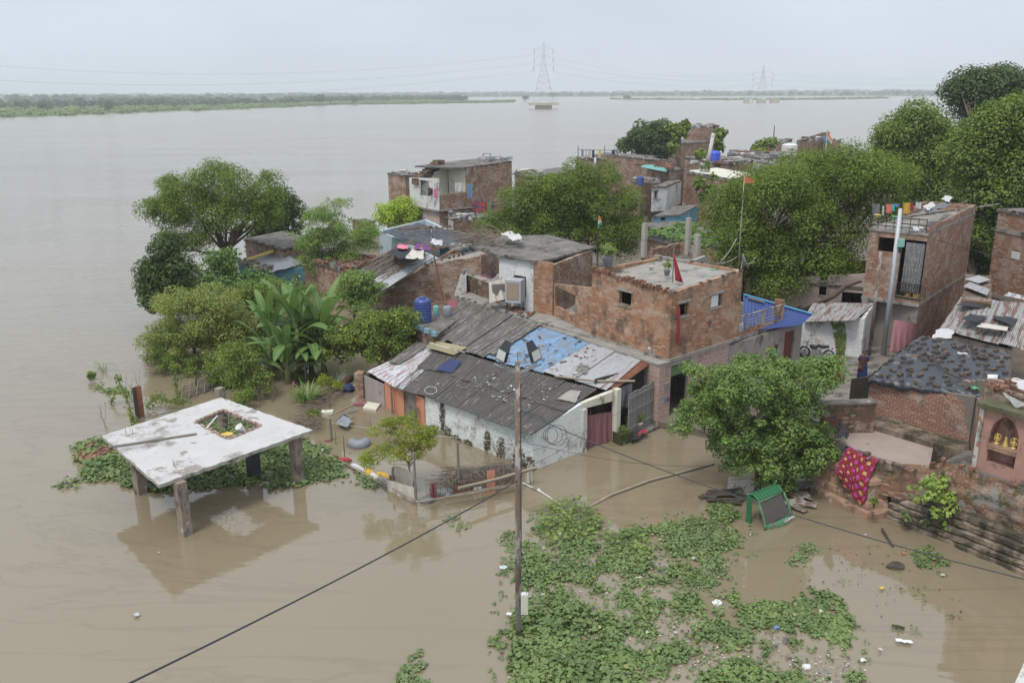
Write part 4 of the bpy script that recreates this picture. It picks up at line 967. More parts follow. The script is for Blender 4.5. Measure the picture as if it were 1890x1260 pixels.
# boards left of the white wall
bl=[(wg,wo,'board_grey',1.22),(wo,wo+(wl-wo)*.30,'orange',1.34),(wo+(wl-wo)*.32,wo+(wl-wo)*.50,'orange',1.38),(wo+(wl-wo)*.51,wo+(wl-wo)*.80,'wood',1.36),(wo+(wl-wo)*.81,wl,'orange',1.42)]
MT['board_grey']=plain('stained_grey_board',(.38,.33,.31),(.30,.26,.24),2,.6,dk=.25)
for i,(a_,b_,mt_,zt_)in enumerate(bl):
 dd=(b_-a_);nn_=Vector((-dd.y,dd.x)).normalized()
 c=(a_+b_)/2+nn_*(.02 if i%2 else-.015);MB().box(at(c,(zt_-.4)/2),at(dd*.495,0),at(nn_*.03,0),(0,0,(zt_+.4)/2)).build('wall_board',MT[mt_],root)
mb=MB();pz=v2(P(664,735,0));walls(mb,[pz-Vector((.22,0)),pz+Vector((.22,-.1)),pz+Vector((.3,.4)),pz+Vector((-.1,.5))],-.4,1.35,.1);MB_=mb;mb.prism([xy(q)for q in(pz-Vector((.2,0)),pz+Vector((.2,-.1)),pz+Vector((.28,.38)),pz+Vector((-.08,.48)))],1.30,1.345);mb.build('corner_pillar',MT['brick_orange'],root)
pq=v2(P(724,762,0));tag(MB().tube([at(pq,-.4),at(pq,1.5)],.05,7).build('prop_post',MT['wood']),'grey wooden prop in front of the orange boards of the shed','post')
# hidden back and end walls that carry the roof
mb=MB();walls(mb,[wg,wg+Vector((.3,.0)),back0+Vector((.5,.1)),back0],-.4,[1.2,1.2,2.9,2.9],.12);mb.build('end_wall',MT['brick_dark'],root)
mb=MB();g1_=G0-e1*.25;mb.box(at((rcol+g1_)/2+nd_*.9,1.2),at((g1_-rcol)/2,0),at(nd_*.03,0),(0,0,1.5));
# roofs
rf=[]
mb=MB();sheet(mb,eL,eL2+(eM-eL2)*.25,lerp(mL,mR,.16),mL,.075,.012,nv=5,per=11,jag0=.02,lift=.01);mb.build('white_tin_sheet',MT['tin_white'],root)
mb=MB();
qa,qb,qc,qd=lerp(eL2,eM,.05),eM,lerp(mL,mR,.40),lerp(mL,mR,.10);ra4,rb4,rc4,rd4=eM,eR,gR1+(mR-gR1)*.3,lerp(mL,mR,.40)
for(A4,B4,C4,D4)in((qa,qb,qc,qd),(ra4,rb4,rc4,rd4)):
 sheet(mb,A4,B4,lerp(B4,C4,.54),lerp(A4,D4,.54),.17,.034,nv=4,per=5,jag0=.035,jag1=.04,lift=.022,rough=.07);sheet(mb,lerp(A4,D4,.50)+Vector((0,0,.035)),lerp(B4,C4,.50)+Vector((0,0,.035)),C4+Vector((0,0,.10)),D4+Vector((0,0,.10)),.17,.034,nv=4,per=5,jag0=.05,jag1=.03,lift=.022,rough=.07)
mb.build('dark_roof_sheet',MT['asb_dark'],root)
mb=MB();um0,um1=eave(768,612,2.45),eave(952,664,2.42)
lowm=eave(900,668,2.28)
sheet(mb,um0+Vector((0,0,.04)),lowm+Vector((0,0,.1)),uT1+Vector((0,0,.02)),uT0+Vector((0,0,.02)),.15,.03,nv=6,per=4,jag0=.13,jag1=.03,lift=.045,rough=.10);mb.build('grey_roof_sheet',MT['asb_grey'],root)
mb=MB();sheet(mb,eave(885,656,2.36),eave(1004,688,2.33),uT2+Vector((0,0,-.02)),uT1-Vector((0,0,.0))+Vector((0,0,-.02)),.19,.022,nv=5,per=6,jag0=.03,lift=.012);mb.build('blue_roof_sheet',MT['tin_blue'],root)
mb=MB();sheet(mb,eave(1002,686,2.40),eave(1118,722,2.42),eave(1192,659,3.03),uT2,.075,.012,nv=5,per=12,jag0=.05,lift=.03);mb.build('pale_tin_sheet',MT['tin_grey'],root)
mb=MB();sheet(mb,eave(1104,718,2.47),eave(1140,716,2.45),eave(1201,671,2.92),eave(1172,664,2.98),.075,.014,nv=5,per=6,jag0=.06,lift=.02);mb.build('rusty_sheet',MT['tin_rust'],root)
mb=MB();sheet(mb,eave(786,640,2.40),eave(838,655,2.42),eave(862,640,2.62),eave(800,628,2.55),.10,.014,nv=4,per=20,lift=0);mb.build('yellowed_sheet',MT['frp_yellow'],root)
# strip roof at the far left end between tree and shed
mb=MB();sheet(mb,eave(716,668,1.75),eave(738,672,1.8),eave(792,636,2.3),eave(770,630,2.3),.15,.02,nv=4,per=20);mb.build('narrow_sheet',MT['asb_grey'],root)
# bits lying on the roof: stay as one litter part of the roof (small crumbs), larger ones are things
mb=MB()
for _ in range(300):
 u,v=rnd.random(),rnd.betavariate(2.2,1.6);p=bil(lerp(eL2,eM,.3),eR,lerp(uT2,uT3,.2),mL,u,v)
 if rnd.random()<.55:p=bil(eM,eR,mR,lerp(mL,mR,.5),rnd.random()*.8,rnd.uniform(.35,.98))
 zz=.07;s_=rnd.uniform(.015,.05)*rnd.choice((.6,1,1.6));mb.abox(p+Vector((0,0,zz)),(s_*rnd.uniform(.8,3.2),s_,s_*.4),rnd.random()*3.1,rnd.choice((0,0,0,1,2,2,2)),rnd.uniform(-.3,.5))
o=mb.build('roof_litter',[MT['concrete'],MT['plastic_white'],MT['asb_grey']]);tag(o,'scattered crumbs, chips and scraps lying over the dark shed roof','litter',kind='stuff')
mb=MB()
for _ in range(150):
 u,v=rnd.random(),rnd.random();p=bil(eave(885,656,2.42),eave(1060,705,2.42),lerp(uT2,uT3,.5),uT1,u,v)
 if mnoise.noise((u*4,v*4,2))<-.05:continue
 s_=rnd.uniform(.03,.12);mb.abox(p+Vector((0,0,.05)),(s_*rnd.uniform(.8,3),s_,s_*.4),rnd.random()*3.1,rnd.choice((0,0,1,2)),rnd.uniform(-.3,.3))
tag(mb.build('roof_debris',[MT['concrete_dark'],MT['brick_loose'],MT['asb_grey']]),'chunks of old roofing and brick lying on the blue and pale tin sheets','debris',kind='stuff')
def on_roof(x,y,z):return P(x,y,z)
o=drape(MB(),[P(806,684,2.02),P(836,690,2.0),P(852,668,2.3),P(828,664,2.3)],.05,n=8,amp=.04).build('rag',MT['cloth_navy']);tag(o,'dark blue rag lying on the left part of the dark roof','rag')
for(x,y,mt_,lb)in((800,592,'cloth_purple','bright purple cloth piece spread on the upper grey corrugated roof'),(834,564,'cloth_maroon','dark red cloth piece near the top left edge of the upper roof'),(819,584,'cloth_brown','dark brown cloth piece between the purple and the red ones on the upper roof')):
 z_=2.72 if y>580 else 2.95
 o=drape(MB(),[P(x-10,y+7,z_-.1),P(x+6,y+10,z_-.08),P(x+12,y-6,z_+.08),P(x-4,y-8,z_+.08)],.10,n=7,amp=.04).build('rag',MT[mt_]);tag(o,lb,'rag')
o=MB().tube([P(1024,694,2.6),P(1100,703,2.62),P(1172,703,2.72)],.05,7).build('roof_pole',MT['bamboo']);tag(o,'pale pole lying across the grey tin part of the shed roof','pole')
o=rubble(MB(),(P(1062,683,2.62),P(1080,690,2.62),P(1088,678,2.75),P(1070,672,2.75)),60,s=(.05,.13),zoff=.02).build('sand_heap',MT['concrete']);tag(o,'small grey heap of rubble on the pale tin roof','rubble heap',kind='stuff')
o=drape(MB(),[P(1030,738,2.2),P(1062,746,2.2),P(1072,724,2.42),P(1052,722,2.42)],.06,n=6,amp=.03).build('cement_patch',MT['concrete']);tag(o,'broken grey cement sheet on the right rear of the dark roof','patch')
o=MB().tube(cable_pts(P(792,632,2.62),P(858,650,2.7),.02),.025,6).build('white_pipe',MT['plaster_white']);tag(o,'thin white pipe lying over the yellowed plastic sheet','pipe')
th_=[P(796+15*math.cos(t/16*6.28),737-60+40+9*math.sin(t/16*6.28),1.95)for t in range(17)]
o=MB().tube([P(795+11*math.cos(t/16*6.28),720+7*math.sin(t/16*6.28),1.86)for t in range(17)],.014,5).build('cable_ring',MT['plaster_white']);tag(o,'thin pale ring of cable on the lower left of the dark roof','cable ring')
# lean-to between shed and house: dark opening, door planks, hanging cloths, plants
LT=empty('plank_door',at(v2(P(1190,800,0)),0),'tall grey plank door under the rusty roof edge, beside the pink tiled wall','door')
dp0,dp1=v2(P(1158,812,.0)),v2(P(1205,785,.0))
dv=dp1-dp0
for k in range(6):
 a_,b_=dp0+dv*(k/6),dp0+dv*((k+.94)/6);c=(a_+b_)/2;MB().box(at(c,1.0),at((b_-a_)/2,0),at(Vector((-dv.y,dv.x)).normalized()*.02,0),(0,0,1.15+.05*(k%2))).build('plank',MT['door_wood'],LT)
mb=MB()
for z_ in(.5,1.3,1.95):mb.box(at((dp0+dp1)/2-Vector((-dv.y,dv.x)).normalized()*.035,z_),at(dv*.49,0),at(Vector((-dv.y,dv.x)).normalized()*.015,0),(0,0,.05))
mb.build('cross_rail',MT['door_wood'],LT)
c0,c1=P(1140,716,2.4),P(1166,708,2.4)
o=cloth(MB(),c0,c1,c1+Vector((.02,-.02,-1.15)),c0+Vector((0,0,-.85)),amp=.05,waves=2).build('hanging_cloth',MT['cloth_grey']);tag(o,'grey cloth hanging from the roof edge in front of the plank door','cloth')
o=cloth(MB(),P(1132,735,1.8),P(1140,733,1.8),P(1140,775,.9),P(1134,778,.9),amp=.02,waves=1,nu=6).build('hanging_cloth',MT['cloth_pink']);tag(o,'narrow faded red cloth hanging beside the cream door column','cloth')
# dark back board closing the lean-to
MB().box(at((rcol+G0)/2+nd_*1.0,1.2),at((G0-rcol)/2*1.15,0),at(nd_*.03,0),(0,0,1.55)).build('back_partition',MT['wood_dark'],SH)
MB().prism([xy(v2(P(1150,822,0))),xy(v2(P(1250,775,0))),xy(v2(P(1240,745,0))),xy(v2(P(1140,790,0)))],-.4,.14).build('door_step',MT['concrete_dark'],SH)
# ----- right side: neighbours of the brick house
# blue tarpaulin house
root=empty('tarp_roof_house',at((G1+BA)/2,0),'low grey plastered house under a blue tarpaulin roof, behind the balcony','house')
K0=G1+e1*.02;K1=v2(P(1475,665,.9));K2=K1+Vector((-2.9,4.2));K3=K0+Vector((-2.9,4.2))
hw1=hole(K0,K1,1421,637,1436,659);hd1=hole(K0,K1,1447,608,1464,668)
mb=MB();walls(mb,[K0,K1,K2,K3],-.4,[2.9,3.1,3.4,3.2],.2,{0:[hw1,(hd1[0],hd1[1],.97,2.75)]},mats={});mb.build('wall',MT['plaster_grey'],root)
board(root,'door',K0,K1,(hd1[0],hd1[1],.95,2.75),0,1,'door_red',.12)
mb=MB();kd=(K1-K0).normalized();kn=Vector((-kd.y,kd.x));cc_=K0+kd*(hw1[0]+hw1[1])/2+kn*.1
cloth(mb,at(cc_-kd*.16,hw1[3]-.03),at(cc_+kd*.2,hw1[3]-.05),at(cc_+kd*.1,hw1[2]+.05),at(cc_-kd*.1,hw1[2]+.03),amp=.03,waves=2,m=0,nu=8);cloth(mb,at(cc_+kd*.0-kn*.03,hw1[3]-.2),at(cc_+kd*.2-kn*.03,hw1[3]-.2),at(cc_+kd*.22-kn*.03,hw1[2]+.1),at(cc_-kn*.03,hw1[2]+.05),amp=.03,m=1,nu=6)
mb.build('window_cloths',[MT['cloth_yellow'],MT['cloth_teal']],root)
rb=[P(1366,545,4.25),P(1416,549,4.25),P(1497,581,3.45),P(1440,618,3.1),P(1375,640,3.2)]
mb=MB();q_=[P(1372,612,3.25),P(1478,600,3.18),P(1499,581,3.45),P(1372,545,4.2)]
sheet(mb,q_[0],q_[1],q_[2],q_[3],.18,.02,nv=5,per=30);mb.build('roof',MT['tarp_blue'],root)
mb=MB();
for k in range(2):mb.tube([q_[3]+Vector((0,-.1*k,.06)),q_[2]+Vector((0,-.12*k,.06))],.05,6)
mb.build('ridge_battens',flat('light_blue_batten',(.08,.30,.50)),root)
mb=MB();mb.box((lerp(q_[3],q_[0],.25)+lerp(q_[3],q_[2],.22))/2+Vector((.3,0,.1)),(q_[2]-q_[3])*.12,Vector((0,.12,0)),(0,0,.02));mb.build('loose_plank',MT['wood'],root)
# dangling piece of tarp
o=cloth(MB(),P(1412,600,3.0),P(1430,597,3.0),P(1428,612,2.7),P(1416,612,2.7),amp=.05,nu=6).build('tarp_scrap',MT['tarp_blue']);tag(o,'scrap of blue tarpaulin dangling below the balcony end','tarp')
# long pink house behind the big neem
pa,pb=v2(P(1372,578,1.0)),v2(P(1606,600,1.0));pd=(pb-pa).normalized();pn=Vector((-pd.y,pd.x))
pzt=[Z(pa,517),Z(pb,505)]
wins=[hole(pa,pb,1385,525,1395,546),hole(pa,pb,1441,513,1454,532),hole(pa,pb,1512,520,1526,545),(hole(pa,pb,1554,530,1592,560))]
root=box_house('pink_house','long pale pink house in the shade behind the big neem tree',[pa,pb,pb+pn*5,pa+pn*5],-.3,[pzt[0],pzt[1],pzt[1],pzt[0]],'plaster_pink',holes={0:wins})
for w_ in wins:window_fill(root,pa,pb,w_,mat='wood')
o=cloth(MB(),*[P(x,y,z)for x,y,z in((1556,532,2.6),(1574,533,2.6),(1574,558,1.6),(1556,556,1.6))],amp=.05).build('doorway_curtain',MT['cloth_maroon'],root)
# whitewashed alley wall with tin lean-to
wa,wb_=v2(P(1474,643,.95)),v2(P(1588,660,.95));wd_=(wb_-wa).normalized();wn=Vector((-wd_.y,wd_.x))
root=empty('alley_lean_to',at((wa+wb_)/2,0),'whitewashed alley building under a rust-holed grey tin roof, behind the motorcycle','building')
zt0,zt1=Z(wa,593),Z(wb_,588)
mb=MB();zk0,zk1=Z(wa+wn*2.2,560),Z(wb_+wn*2.2,560);walls(mb,[wa,wb_,wb_+wn*2.2,wa+wn*2.2],-.2,[zt0,zt1,zk1-.06,zk0-.06],.2);mb.build('wall',MT['brick_white2'],root)if 'brick_white2' in MT else mb.build('wall',MT['brick_white'],root)
mb=MB();sheet(mb,P(1484,594,zt0+.06),P(1578,591,zt1+.06),at(wb_+wn*2.3,zk1),at(wa+wn*2.3,zk0),.08,.012,nv=5,per=12,lift=.01);mb.build('roof',MT['tin_old'],root)
mb=MB();
cr=nr.uniform(size=(420,2));cpy=594+cr[:,1]*72;cpx=1552+(cr[:,0]-.5)*(26-cr[:,1]*14)-14*np.maximum(0,.35-cr[:,1])
pts_=[]
for x_,y_ in zip(cpx,cpy):
 u_,z_=onwall(wa,wb_,x_,y_);q=wa+wd_*u_-wn*.08;pts_.append((q.x,q.y,z_))
v_,f_=leaf_arrays(np.array(pts_),np.tile([wn.x*-1,wn.y*-1,.4],(420,1))+nr.normal(size=(420,3))*.4,.12,.8)
tag(mesh_obj('creeper',v_,f_,LF['shrub'],uvs=False),'narrow mossy creeper running down the white alley wall','creeper')
# tall narrow brick house
C0=v2(P(1696,561,3.7));CL=v2(P(1592,546,3.7));CR=C0+(v2(P(1802,372,8.35))-v2(P(1714,408,8.35)));CB=CL+(CR-C0)
TH=root=empty('tall_brick_house',at((C0+CB)/2,0),'tall narrow red brick house with a flowered curtain and washing on its roof balcony','house')
zt_c,zt_l,zt_r=Z(C0,418),Z(CL,400),Z(CR,378)
fd=(CL-C0).normalized();FL_=(CL-C0).length
hb=hole(C0,CL,1658,440,1706,552);hb=(hb[0],hb[1],4.0,7.15);hs=hole(C0,CL,1620,436,1657,470)
hs=(hb[1]+.002,hs[1],6.35,7.15)
cl_=(FL_*1.0)
mb=MB();walls(mb,[CL,C0,CR,CB],3.7,[7.45,7.45,7.45,7.45],.2,{0:[(FL_-hb[1],FL_-hb[0],hb[2],hb[3]),(FL_-hs[1],FL_-hs[0],hs[2],hs[3])]});
# parapet of the back part, stepped
sd_=(CR-C0);
walls(mb,[C0,C0+sd_*.999,CB+Vector((0,0)),CB-sd_*0+Vector((0,0))-sd_*.45,C0+sd_*.0+(CL-C0)*.06],7.60,[zt_c-.15,zt_r,zt_r,7.9,zt_c-.15],.18,skip=(3,4))
mb.build('wall',MT['brick_red'],root)
MB().prism([xy(p+(p-(C0+CB)/2).normalized()*.06)for p in(CL,C0,CR,CB)],7.454,7.596).build('roof_slab',MT['concrete'],root)
MB().prism([xy(p+(p-(C0+CB)/2).normalized()*.12)for p in(CL,C0,CR,CB)],3.54,3.696).build('floor_slab',MT['concrete'],root)
MB().prism([xy(p+((C0+CB)/2-p).normalized()*.3)for p in(CL,C0,CR,CB)],3.72,3.80).build('room_floor',MT['dark'],root)
gl=[CL+sd_.normalized()*1.1,C0+sd_.normalized()*1.1,CR,CB];
g0_=C0+(C0-CL)*0;
mb=MB();walls(mb,[CL+sd_.normalized()*.9+(C0-CL)*.12,C0+sd_.normalized()*.0,CR,CB],-.3,3.53,.2,mats={0:1});mb.build('ground_wall',[MT['brick_red'],MT['plaster_grey']],root)
mb=MB()
for z_ in(8.3,8.0,7.8):mb.tube([at(CL-fd*.04,z_),at(C0-(C0-CL).normalized()*.1,z_)],.03,5)
for k in range(8):q=CL*(1-k/7)+(C0+fd*.1)*k/7;mb.tube([at(q,7.6),at(q,8.35)],.02,5)
mb.tube([at(CL-fd*.04,8.0),at(CL-fd*.04+sd_.normalized()*3,8.1)],.03,5)
mb.build('roof_railing',MT['metal_dark'],root)
mb=MB();ra,rb_=C0+fd*(hb[0]+.03),C0+fd*(hb[1]-.03);on=Vector((-sd_.x,-sd_.y)).normalized()*.03
for k in range(14):q=ra*(1-k/13)+rb_*k/13+on;mb.tube([at(q,3.85),at(q,4.75)],.014,4)
for z_ in(3.95,4.3,4.75):mb.tube([at(ra+on,z_),at(rb_+on,z_)],.022,5)
mb.build('balcony_grille',MT['metal_dark'],root)
mb=MB();ca_,cb_=C0+fd*(hb[0]+.12)-on*2,C0+fd*(hb[1]-.25)-on*2
MT['curtain']=None
def flower_mat(name,base,pet,cen,sc,third=None):
 mt,t,b,o_=newmat(name);uv=nd(t,'ShaderNodeTexCoord').outputs['UV']
 vr=nd(t,'ShaderNodeTexVoronoi');vr.inputs['Scale'].default_value=sc;vr.inputs['Randomness'].default_value=.55;t.links.new(uv,vr.inputs['Vector'])
 cl=mixc(t,mrange(t,vr.outputs['Distance'],.30,.34,1,0),base,pet);cl=mixc(t,mrange(t,vr.outputs['Distance'],.13,.16,1,0),cl,cen)
 if third:cl=mixc(t,mrange(t,noise(t,5,3),.56,.6),cl,third)
 t.links.new(cl,b.inputs['Base Color']);b.inputs['Roughness'].default_value=.8;return mt
MT['curtain']=flower_mat('grey_flowered_curtain',(.17,.18,.20),(.45,.40,.30),(.50,.34,.12),3.0)
cloth(mb,at(ca_,7.0),at(cb_,7.0),at(cb_,4.2),at(ca_,4.2),nu=36,amp=.05,waves=6);mb.build('flowered_curtain',MT['curtain'],root)
mb=MB();q=CL*.93+C0*.07+sd_.normalized()*.6
for k in range(3):mb.tube([at(q+(C0-CL)*.05*k,0.9),at(q+(C0-CL)*.05*k,3.54)],.09,8)
mb.build('white_pipes',MT['plaster_white'],root)
mb=MB();mb.box(at(CR*.55+C0*.45,zt_r+.1)+at((CL-C0)*.1,0),at((CR-CL)*.5,0),(0.05,.05,0),(0,0,.05));mb.build('roof_beam',MT['pole_rust'],root)
o=cloth(MB(),*[P(x,y,z)for x,y,z in((1650,590,3.2),(1691,597,3.2),(1690,640,1.8),(1641,650,1.8))],amp=.06,waves=4,nu=24).build('doorway_cloth',MT['cloth_plum']);tag(o,'dusty pink cloth hung over the doorway below the tall brick house','curtain')
for(x0,y0,x1,y1,mt_,lb)in((1610,376,1624,400,'cloth_grey','dark grey shirt at the left end of the roof railing'),(1628,380,1632,400,'cloth_white','narrow white cloth second from the left on the roof railing'),(1636,377,1645,393,'cloth_coral','coral cloth hung on the tall house roof'),(1646,377,1651,390,'cloth_teal','teal cloth hung on the tall house roof'),(1651,376,1660,382,'cloth_blue','small blue cloth on the tall house washing line'),(1667,374,1680,394,'cloth_yellow','mustard yellow cloth hung on the tall house roof'),(1680,374,1685,389,'cloth_red','red cloth next to the mustard one on the tall house roof'),(1690,373,1700,385,'cloth_white','white cloth on the tall house washing line right of the red one'),(1711,372,1720,380,'cloth_maroon','small maroon cloth at the right end of the tall house washing line')):
 Yc=51.0;c=[W(x0,y0,Yc),W(x1,y0,Yc),W(x1,y1,Yc),W(x0,y1,Yc)]
 o=cloth(MB(),*c,nu=8,nv=6,amp=.04,waves=1.3).build('washing',MT[mt_]);tag(o,lb,'washing','washing on the tall house roof')
o=MB().tube(cable_pts(W(1608,378,51),W(1728,371,51),.02),.01,4).build('washing_line',MT['cable']);tag(o,'washing line over the tall house roof balcony','washing line')
mb=MB();c=[P(x,y,8.5)for x,y in((1703,392),(1716,401),(1757,380),(1742,375))];drape(mb,c,.04,n=12,amp=.22,m=0);o=mb.build('clothes_heap',MT['cloth_grey']);tag(o,'heap of grey clothes laid over the side wall of the tall house roof','clothes')
o=drape(MB(),[P(x,y,8.55)for x,y in((1702,388),(1712,396),(1728,386),(1718,380))],.16,n=8,amp=.15).build('clothes_heap',MT['cloth_white']);tag(o,'white and blue clothes bundled at the front corner of the tall house roof','clothes')
o=drape(MB(),[P(x,y,8.6)for x,y in((1738,371),(1750,378),(1758,368),(1744,365))],.1,n=6,amp=.1).build('clothes_heap',MT['cloth_white']);tag(o,'white cloth over the beam end on the tall house roof','clothes')
for(x,y,mt_,lb)in((1619,402,'plastic_yellow','small yellow tub behind the left end of the roof railing'),(1652,405,'plastic_green','small green tub on the tall house roof balcony')):
 o=MB().lathe(W(x,y,48.5),[(.10,0),(.16,.02),(.19,.18),(.17,.18),(.13,.04)],14).build('plastic_tub',MT[mt_],smooth=True);tag(o,lb,'tub')
o=MB().lathe(C0.to_3d()*0+at(C0*.8+CL*.2+sd_.normalized()*.25,7.6),[(.2,0),(.28,.02),(.32,.22),(.30,.22),(.24,.04)],16).build('washbasin',MT['plastic_white'],smooth=True);tag(o,'round pale basin at the front corner of the tall house balcony','basin')
for k,(mt_,lb)in enumerate((('plastic_yellow','left of two yellow water cans behind the balcony grille'),('plastic_yellow','right of two yellow water cans behind the balcony grille'),('plastic_orange','red-orange water jug hanging in the balcony grille'))):
 q=ra*(1-(.2,.55,.8)[k])+rb_*(.2,.55,.8)[k]-on*8;z0_=(3.81,3.81,4.5)[k];s_=(1,.9,.7)[k]
 o=MB().lathe(at(q,z0_),[(.17*s_,0),(.2*s_,.03),(.2*s_,.38*s_),(.08*s_,.48*s_),(.06*s_,.55*s_)],14).build('water_can',MT[mt_],smooth=True);tag(o,lb,'water can')
 # brick house at the right edge
Rl=v2(P(1818,556,2.4));Rtop=Z(Rl,390);Rr=Rl+(v2(P(1900,404,Rtop))-v2(P(1838,392,Rtop)))*3;Rn=Vector((-(Rr-Rl).y,(Rr-Rl).x)).normalized()
if Rn.y<0:Rn=-Rn
hh=hole(Rl,Rr,1866,462,1883,480)
root=box_house('square_brick_house','plain red brick house with one small white window, cut by the right edge',[Rl,Rr,Rr+Rn*6,Rl+Rn*6],-.3,Rtop,'brick_red',holes={0:[hh]})
board(root,'window_board',Rl,Rr,hh,0,1,'plastic_white',.03)
mb=MB();d_=(Rr-Rl).normalized()
for z_ in(Rtop-1.05,Rtop-5.0):mb.box(at((Rl+Rr)/2-Rn*.02,z_),at((Rr-Rl)/2,0),at(Rn*.03,0),(0,0,.13))
mb.build('cement_band',MT['concrete'],root)
coping(root,[Rl,Rr],Rtop+.145,3,1)
# rusty tin shed behind the black tarpaulin roof
ta,tb_,tc_,td=P(1733,608,3.55),P(1875,642,3.5),P(1895,560,4.7),P(1774,548,4.7)
root=empty('tin_roof_shed',(ta+tc_)/2-Vector((0,0,3)),'low shed under a rusty grey corrugated roof with torn black plastic on it','shed')
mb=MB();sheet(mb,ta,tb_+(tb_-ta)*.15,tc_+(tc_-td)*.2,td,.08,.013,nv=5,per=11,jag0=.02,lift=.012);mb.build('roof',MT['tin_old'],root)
inn_=[xy(lerp(q,(ta+tc_)/2,.1))for q in(ta,tb_,tc_,td)]
mb=MB();walls(mb,inn_,-.2,[3.35,3.3,4.5,4.5],.18);mb.build('wall',MT['plaster_grey'],root)
for(pts_,lb)in((((1766,566),(1868,580),(1885,566),(1790,556)),'long torn strip of black plastic along the top of the rusty tin roof'),(((1775,592),(1805,598),(1822,588),(1790,582)),'small black rag at the left of the rusty tin roof'),(((1832,590),(1868,604),(1880,588),(1842,578)),'crumpled black sheet right of centre on the rusty tin roof')):
 o=drape(MB(),[P(x,y,4.5 if y<572 else 4.15)for x,y in pts_],.08,n=9,amp=.05).build('plastic_sheet',MT['cloth_black']);tag(o,lb,'plastic sheet')
o=drape(MB(),[P(x,y,4.0)for x,y in((1803,606),(1858,614),(1862,606),(1812,600))],.08,n=8,amp=.04).build('cardboard',MT['cloth_cream']);tag(o,'flattened tan cardboard low on the rusty tin roof','cardboard')
o=drape(MB(),[P(x,y,3.5)for x,y in((1720,628),(1755,628),(1758,612),(1730,610))],.06,n=8,amp=.12).build('cloth_heap',MT['cloth_white']);tag(o,'white crumpled cloth at the left foot of the rusty tin roof','cloth')
for(pts_,mt_,lb)in((((1782,515),(1806,523),(1828,516),(1806,508)),'tin_grey','upper grey tin sheet in the gap between two brick houses'),(((1778,528),(1822,545),(1828,534),(1790,520)),'tin_grey','lower pale tin sheet in the gap between two brick houses'),(((1853,545),(1890,553),(1895,547),(1862,539)),'tin_white','loose tin sheet leaning on the right-edge brick house')):
 q=[P(x,y,4.9)for x,y in pts_];root=MB();sheet(root,q[0],q[1],q[2],q[3],.1,.015,nv=2,per=30);o=root.build('tin_sheet',MT[mt_]);tag(o,lb,'tin sheet')
mb=MB();mb.prism([xy(P(x,y,4.7))for x,y in((1776,552),(1830,560),(1830,508),(1782,506))],0,4.68);tag(mb.build('back_wall',MT['brick_dark']),'dark brick wall carrying tin sheets between the two right houses','wall')
# --- brick room under black tarpaulin, and its neighbours above the flood wall
PZ=2.05
fwa,fwb=v2(P(1636,957,0)),v2(P(1890,1062,0));fwd=(fwb-fwa).normalized();fwn=Vector((-fwd.y,fwd.x))
if fwn.y<0:fwn=-fwn
def bankpt(x,y,ins=.35):
 a=fwa+fwn*ins;u,z=onwall(a,a+fwd,x,y);q=a+fwd*u;return Vector((q.x,q.y,z))
U0,U1=v2(P(1598,772,PZ)),v2(P(1786,826,PZ));zU0,zU1=Z(U0,694),Z(U1,728)
U2=v2(P(1850,655,4.45));U3=v2(P(1700,625,4.45))
root=TP=empty('tarp_brick_house',at((U0+U1)/2,PZ-.5),'low red brick room whose black plastic roof is weighed down with bricks','house')
mb=MB();walls(mb,[U0,U1,U2,U3],.2,[zU0-.15,zU1-.1,4.3,4.3],.2);mb.build('wall',MT['brick_tarp'],root)
rq=[P(1598,695,zU0),P(1822,722,zU1+.15),P(1862,652,4.5),P(1700,618,4.5)]
rq=[at(U0,zU0-.02)+Vector((-.15,-.2,0)),at(U1,zU1+.0)+Vector((.9,-.5,0)),rq[2],rq[3]]
def tarp_roof(quad,n=40,amp=.05):
 mb=MB();V=[];a,b,c,d=map(Vector,quad)
 for v in range(n+1):
  for u in range(n+1):
   p=bil(a,b,c,d,u/n,v/n);w_=mnoise.noise((p.x*1.3,p.y*1.3,0))*.10+mnoise.noise((p.x*4,p.y*4,3))*.05;e_=.25*mnoise.noise((p.x*1.1,p.y*1.1,9))if v in(0,n)else 0
   V.append((p.x+e_*.5,p.y+e_*.4,p.z+w_))
 w=n+1;k=len(V);V+=[(p[0],p[1],p[2]-.03)for p in V[:k]]
 F_=[(v*w+u,v*w+u+1,v*w+w+u+1,v*w+w+u)for v in range(n)for u in range(n)];F_+=[(f[0]+k,f[3]+k,f[2]+k,f[1]+k)for f in F_[:]]
 mb.add(V,F_)
 return mb,V
mb,TV=tarp_roof(rq);mb.build('tarpaulin',MT['tarp_black'],root)
for s0,s1,nm in((rq[0],rq[1],0),(rq[3],rq[0],1)):
 sk=MB();V=[];n_=60;dd_=(s1-s0);on_=Vector((dd_.y,-dd_.x,0)).normalized()
 for i in range(n_+1):
  for j in range(5):
   p=lerp(s0,s1,i/n_)+Vector((0,0,.04+mnoise.noise((i*.25,j*.7,4+nm))*.05));dr=(.30 if nm==0 else .40)*(1+.7*mnoise.noise((i*.16,0,7+nm)))
   p=p+on_*(.02+.09*math.sin(j*.8)+.10*mnoise.noise((i*.5,j*.6,2+nm)))-Vector((0,0,dr*j/4));V.append(p)
 sk.add(V,[(i*5+j,(i+1)*5+j,(i+1)*5+j+1,i*5+j+1)for i in range(n_)for j in range(4)]);sk.build('tarpaulin_skirt',MT['tarp_black2'],root,smooth=True)
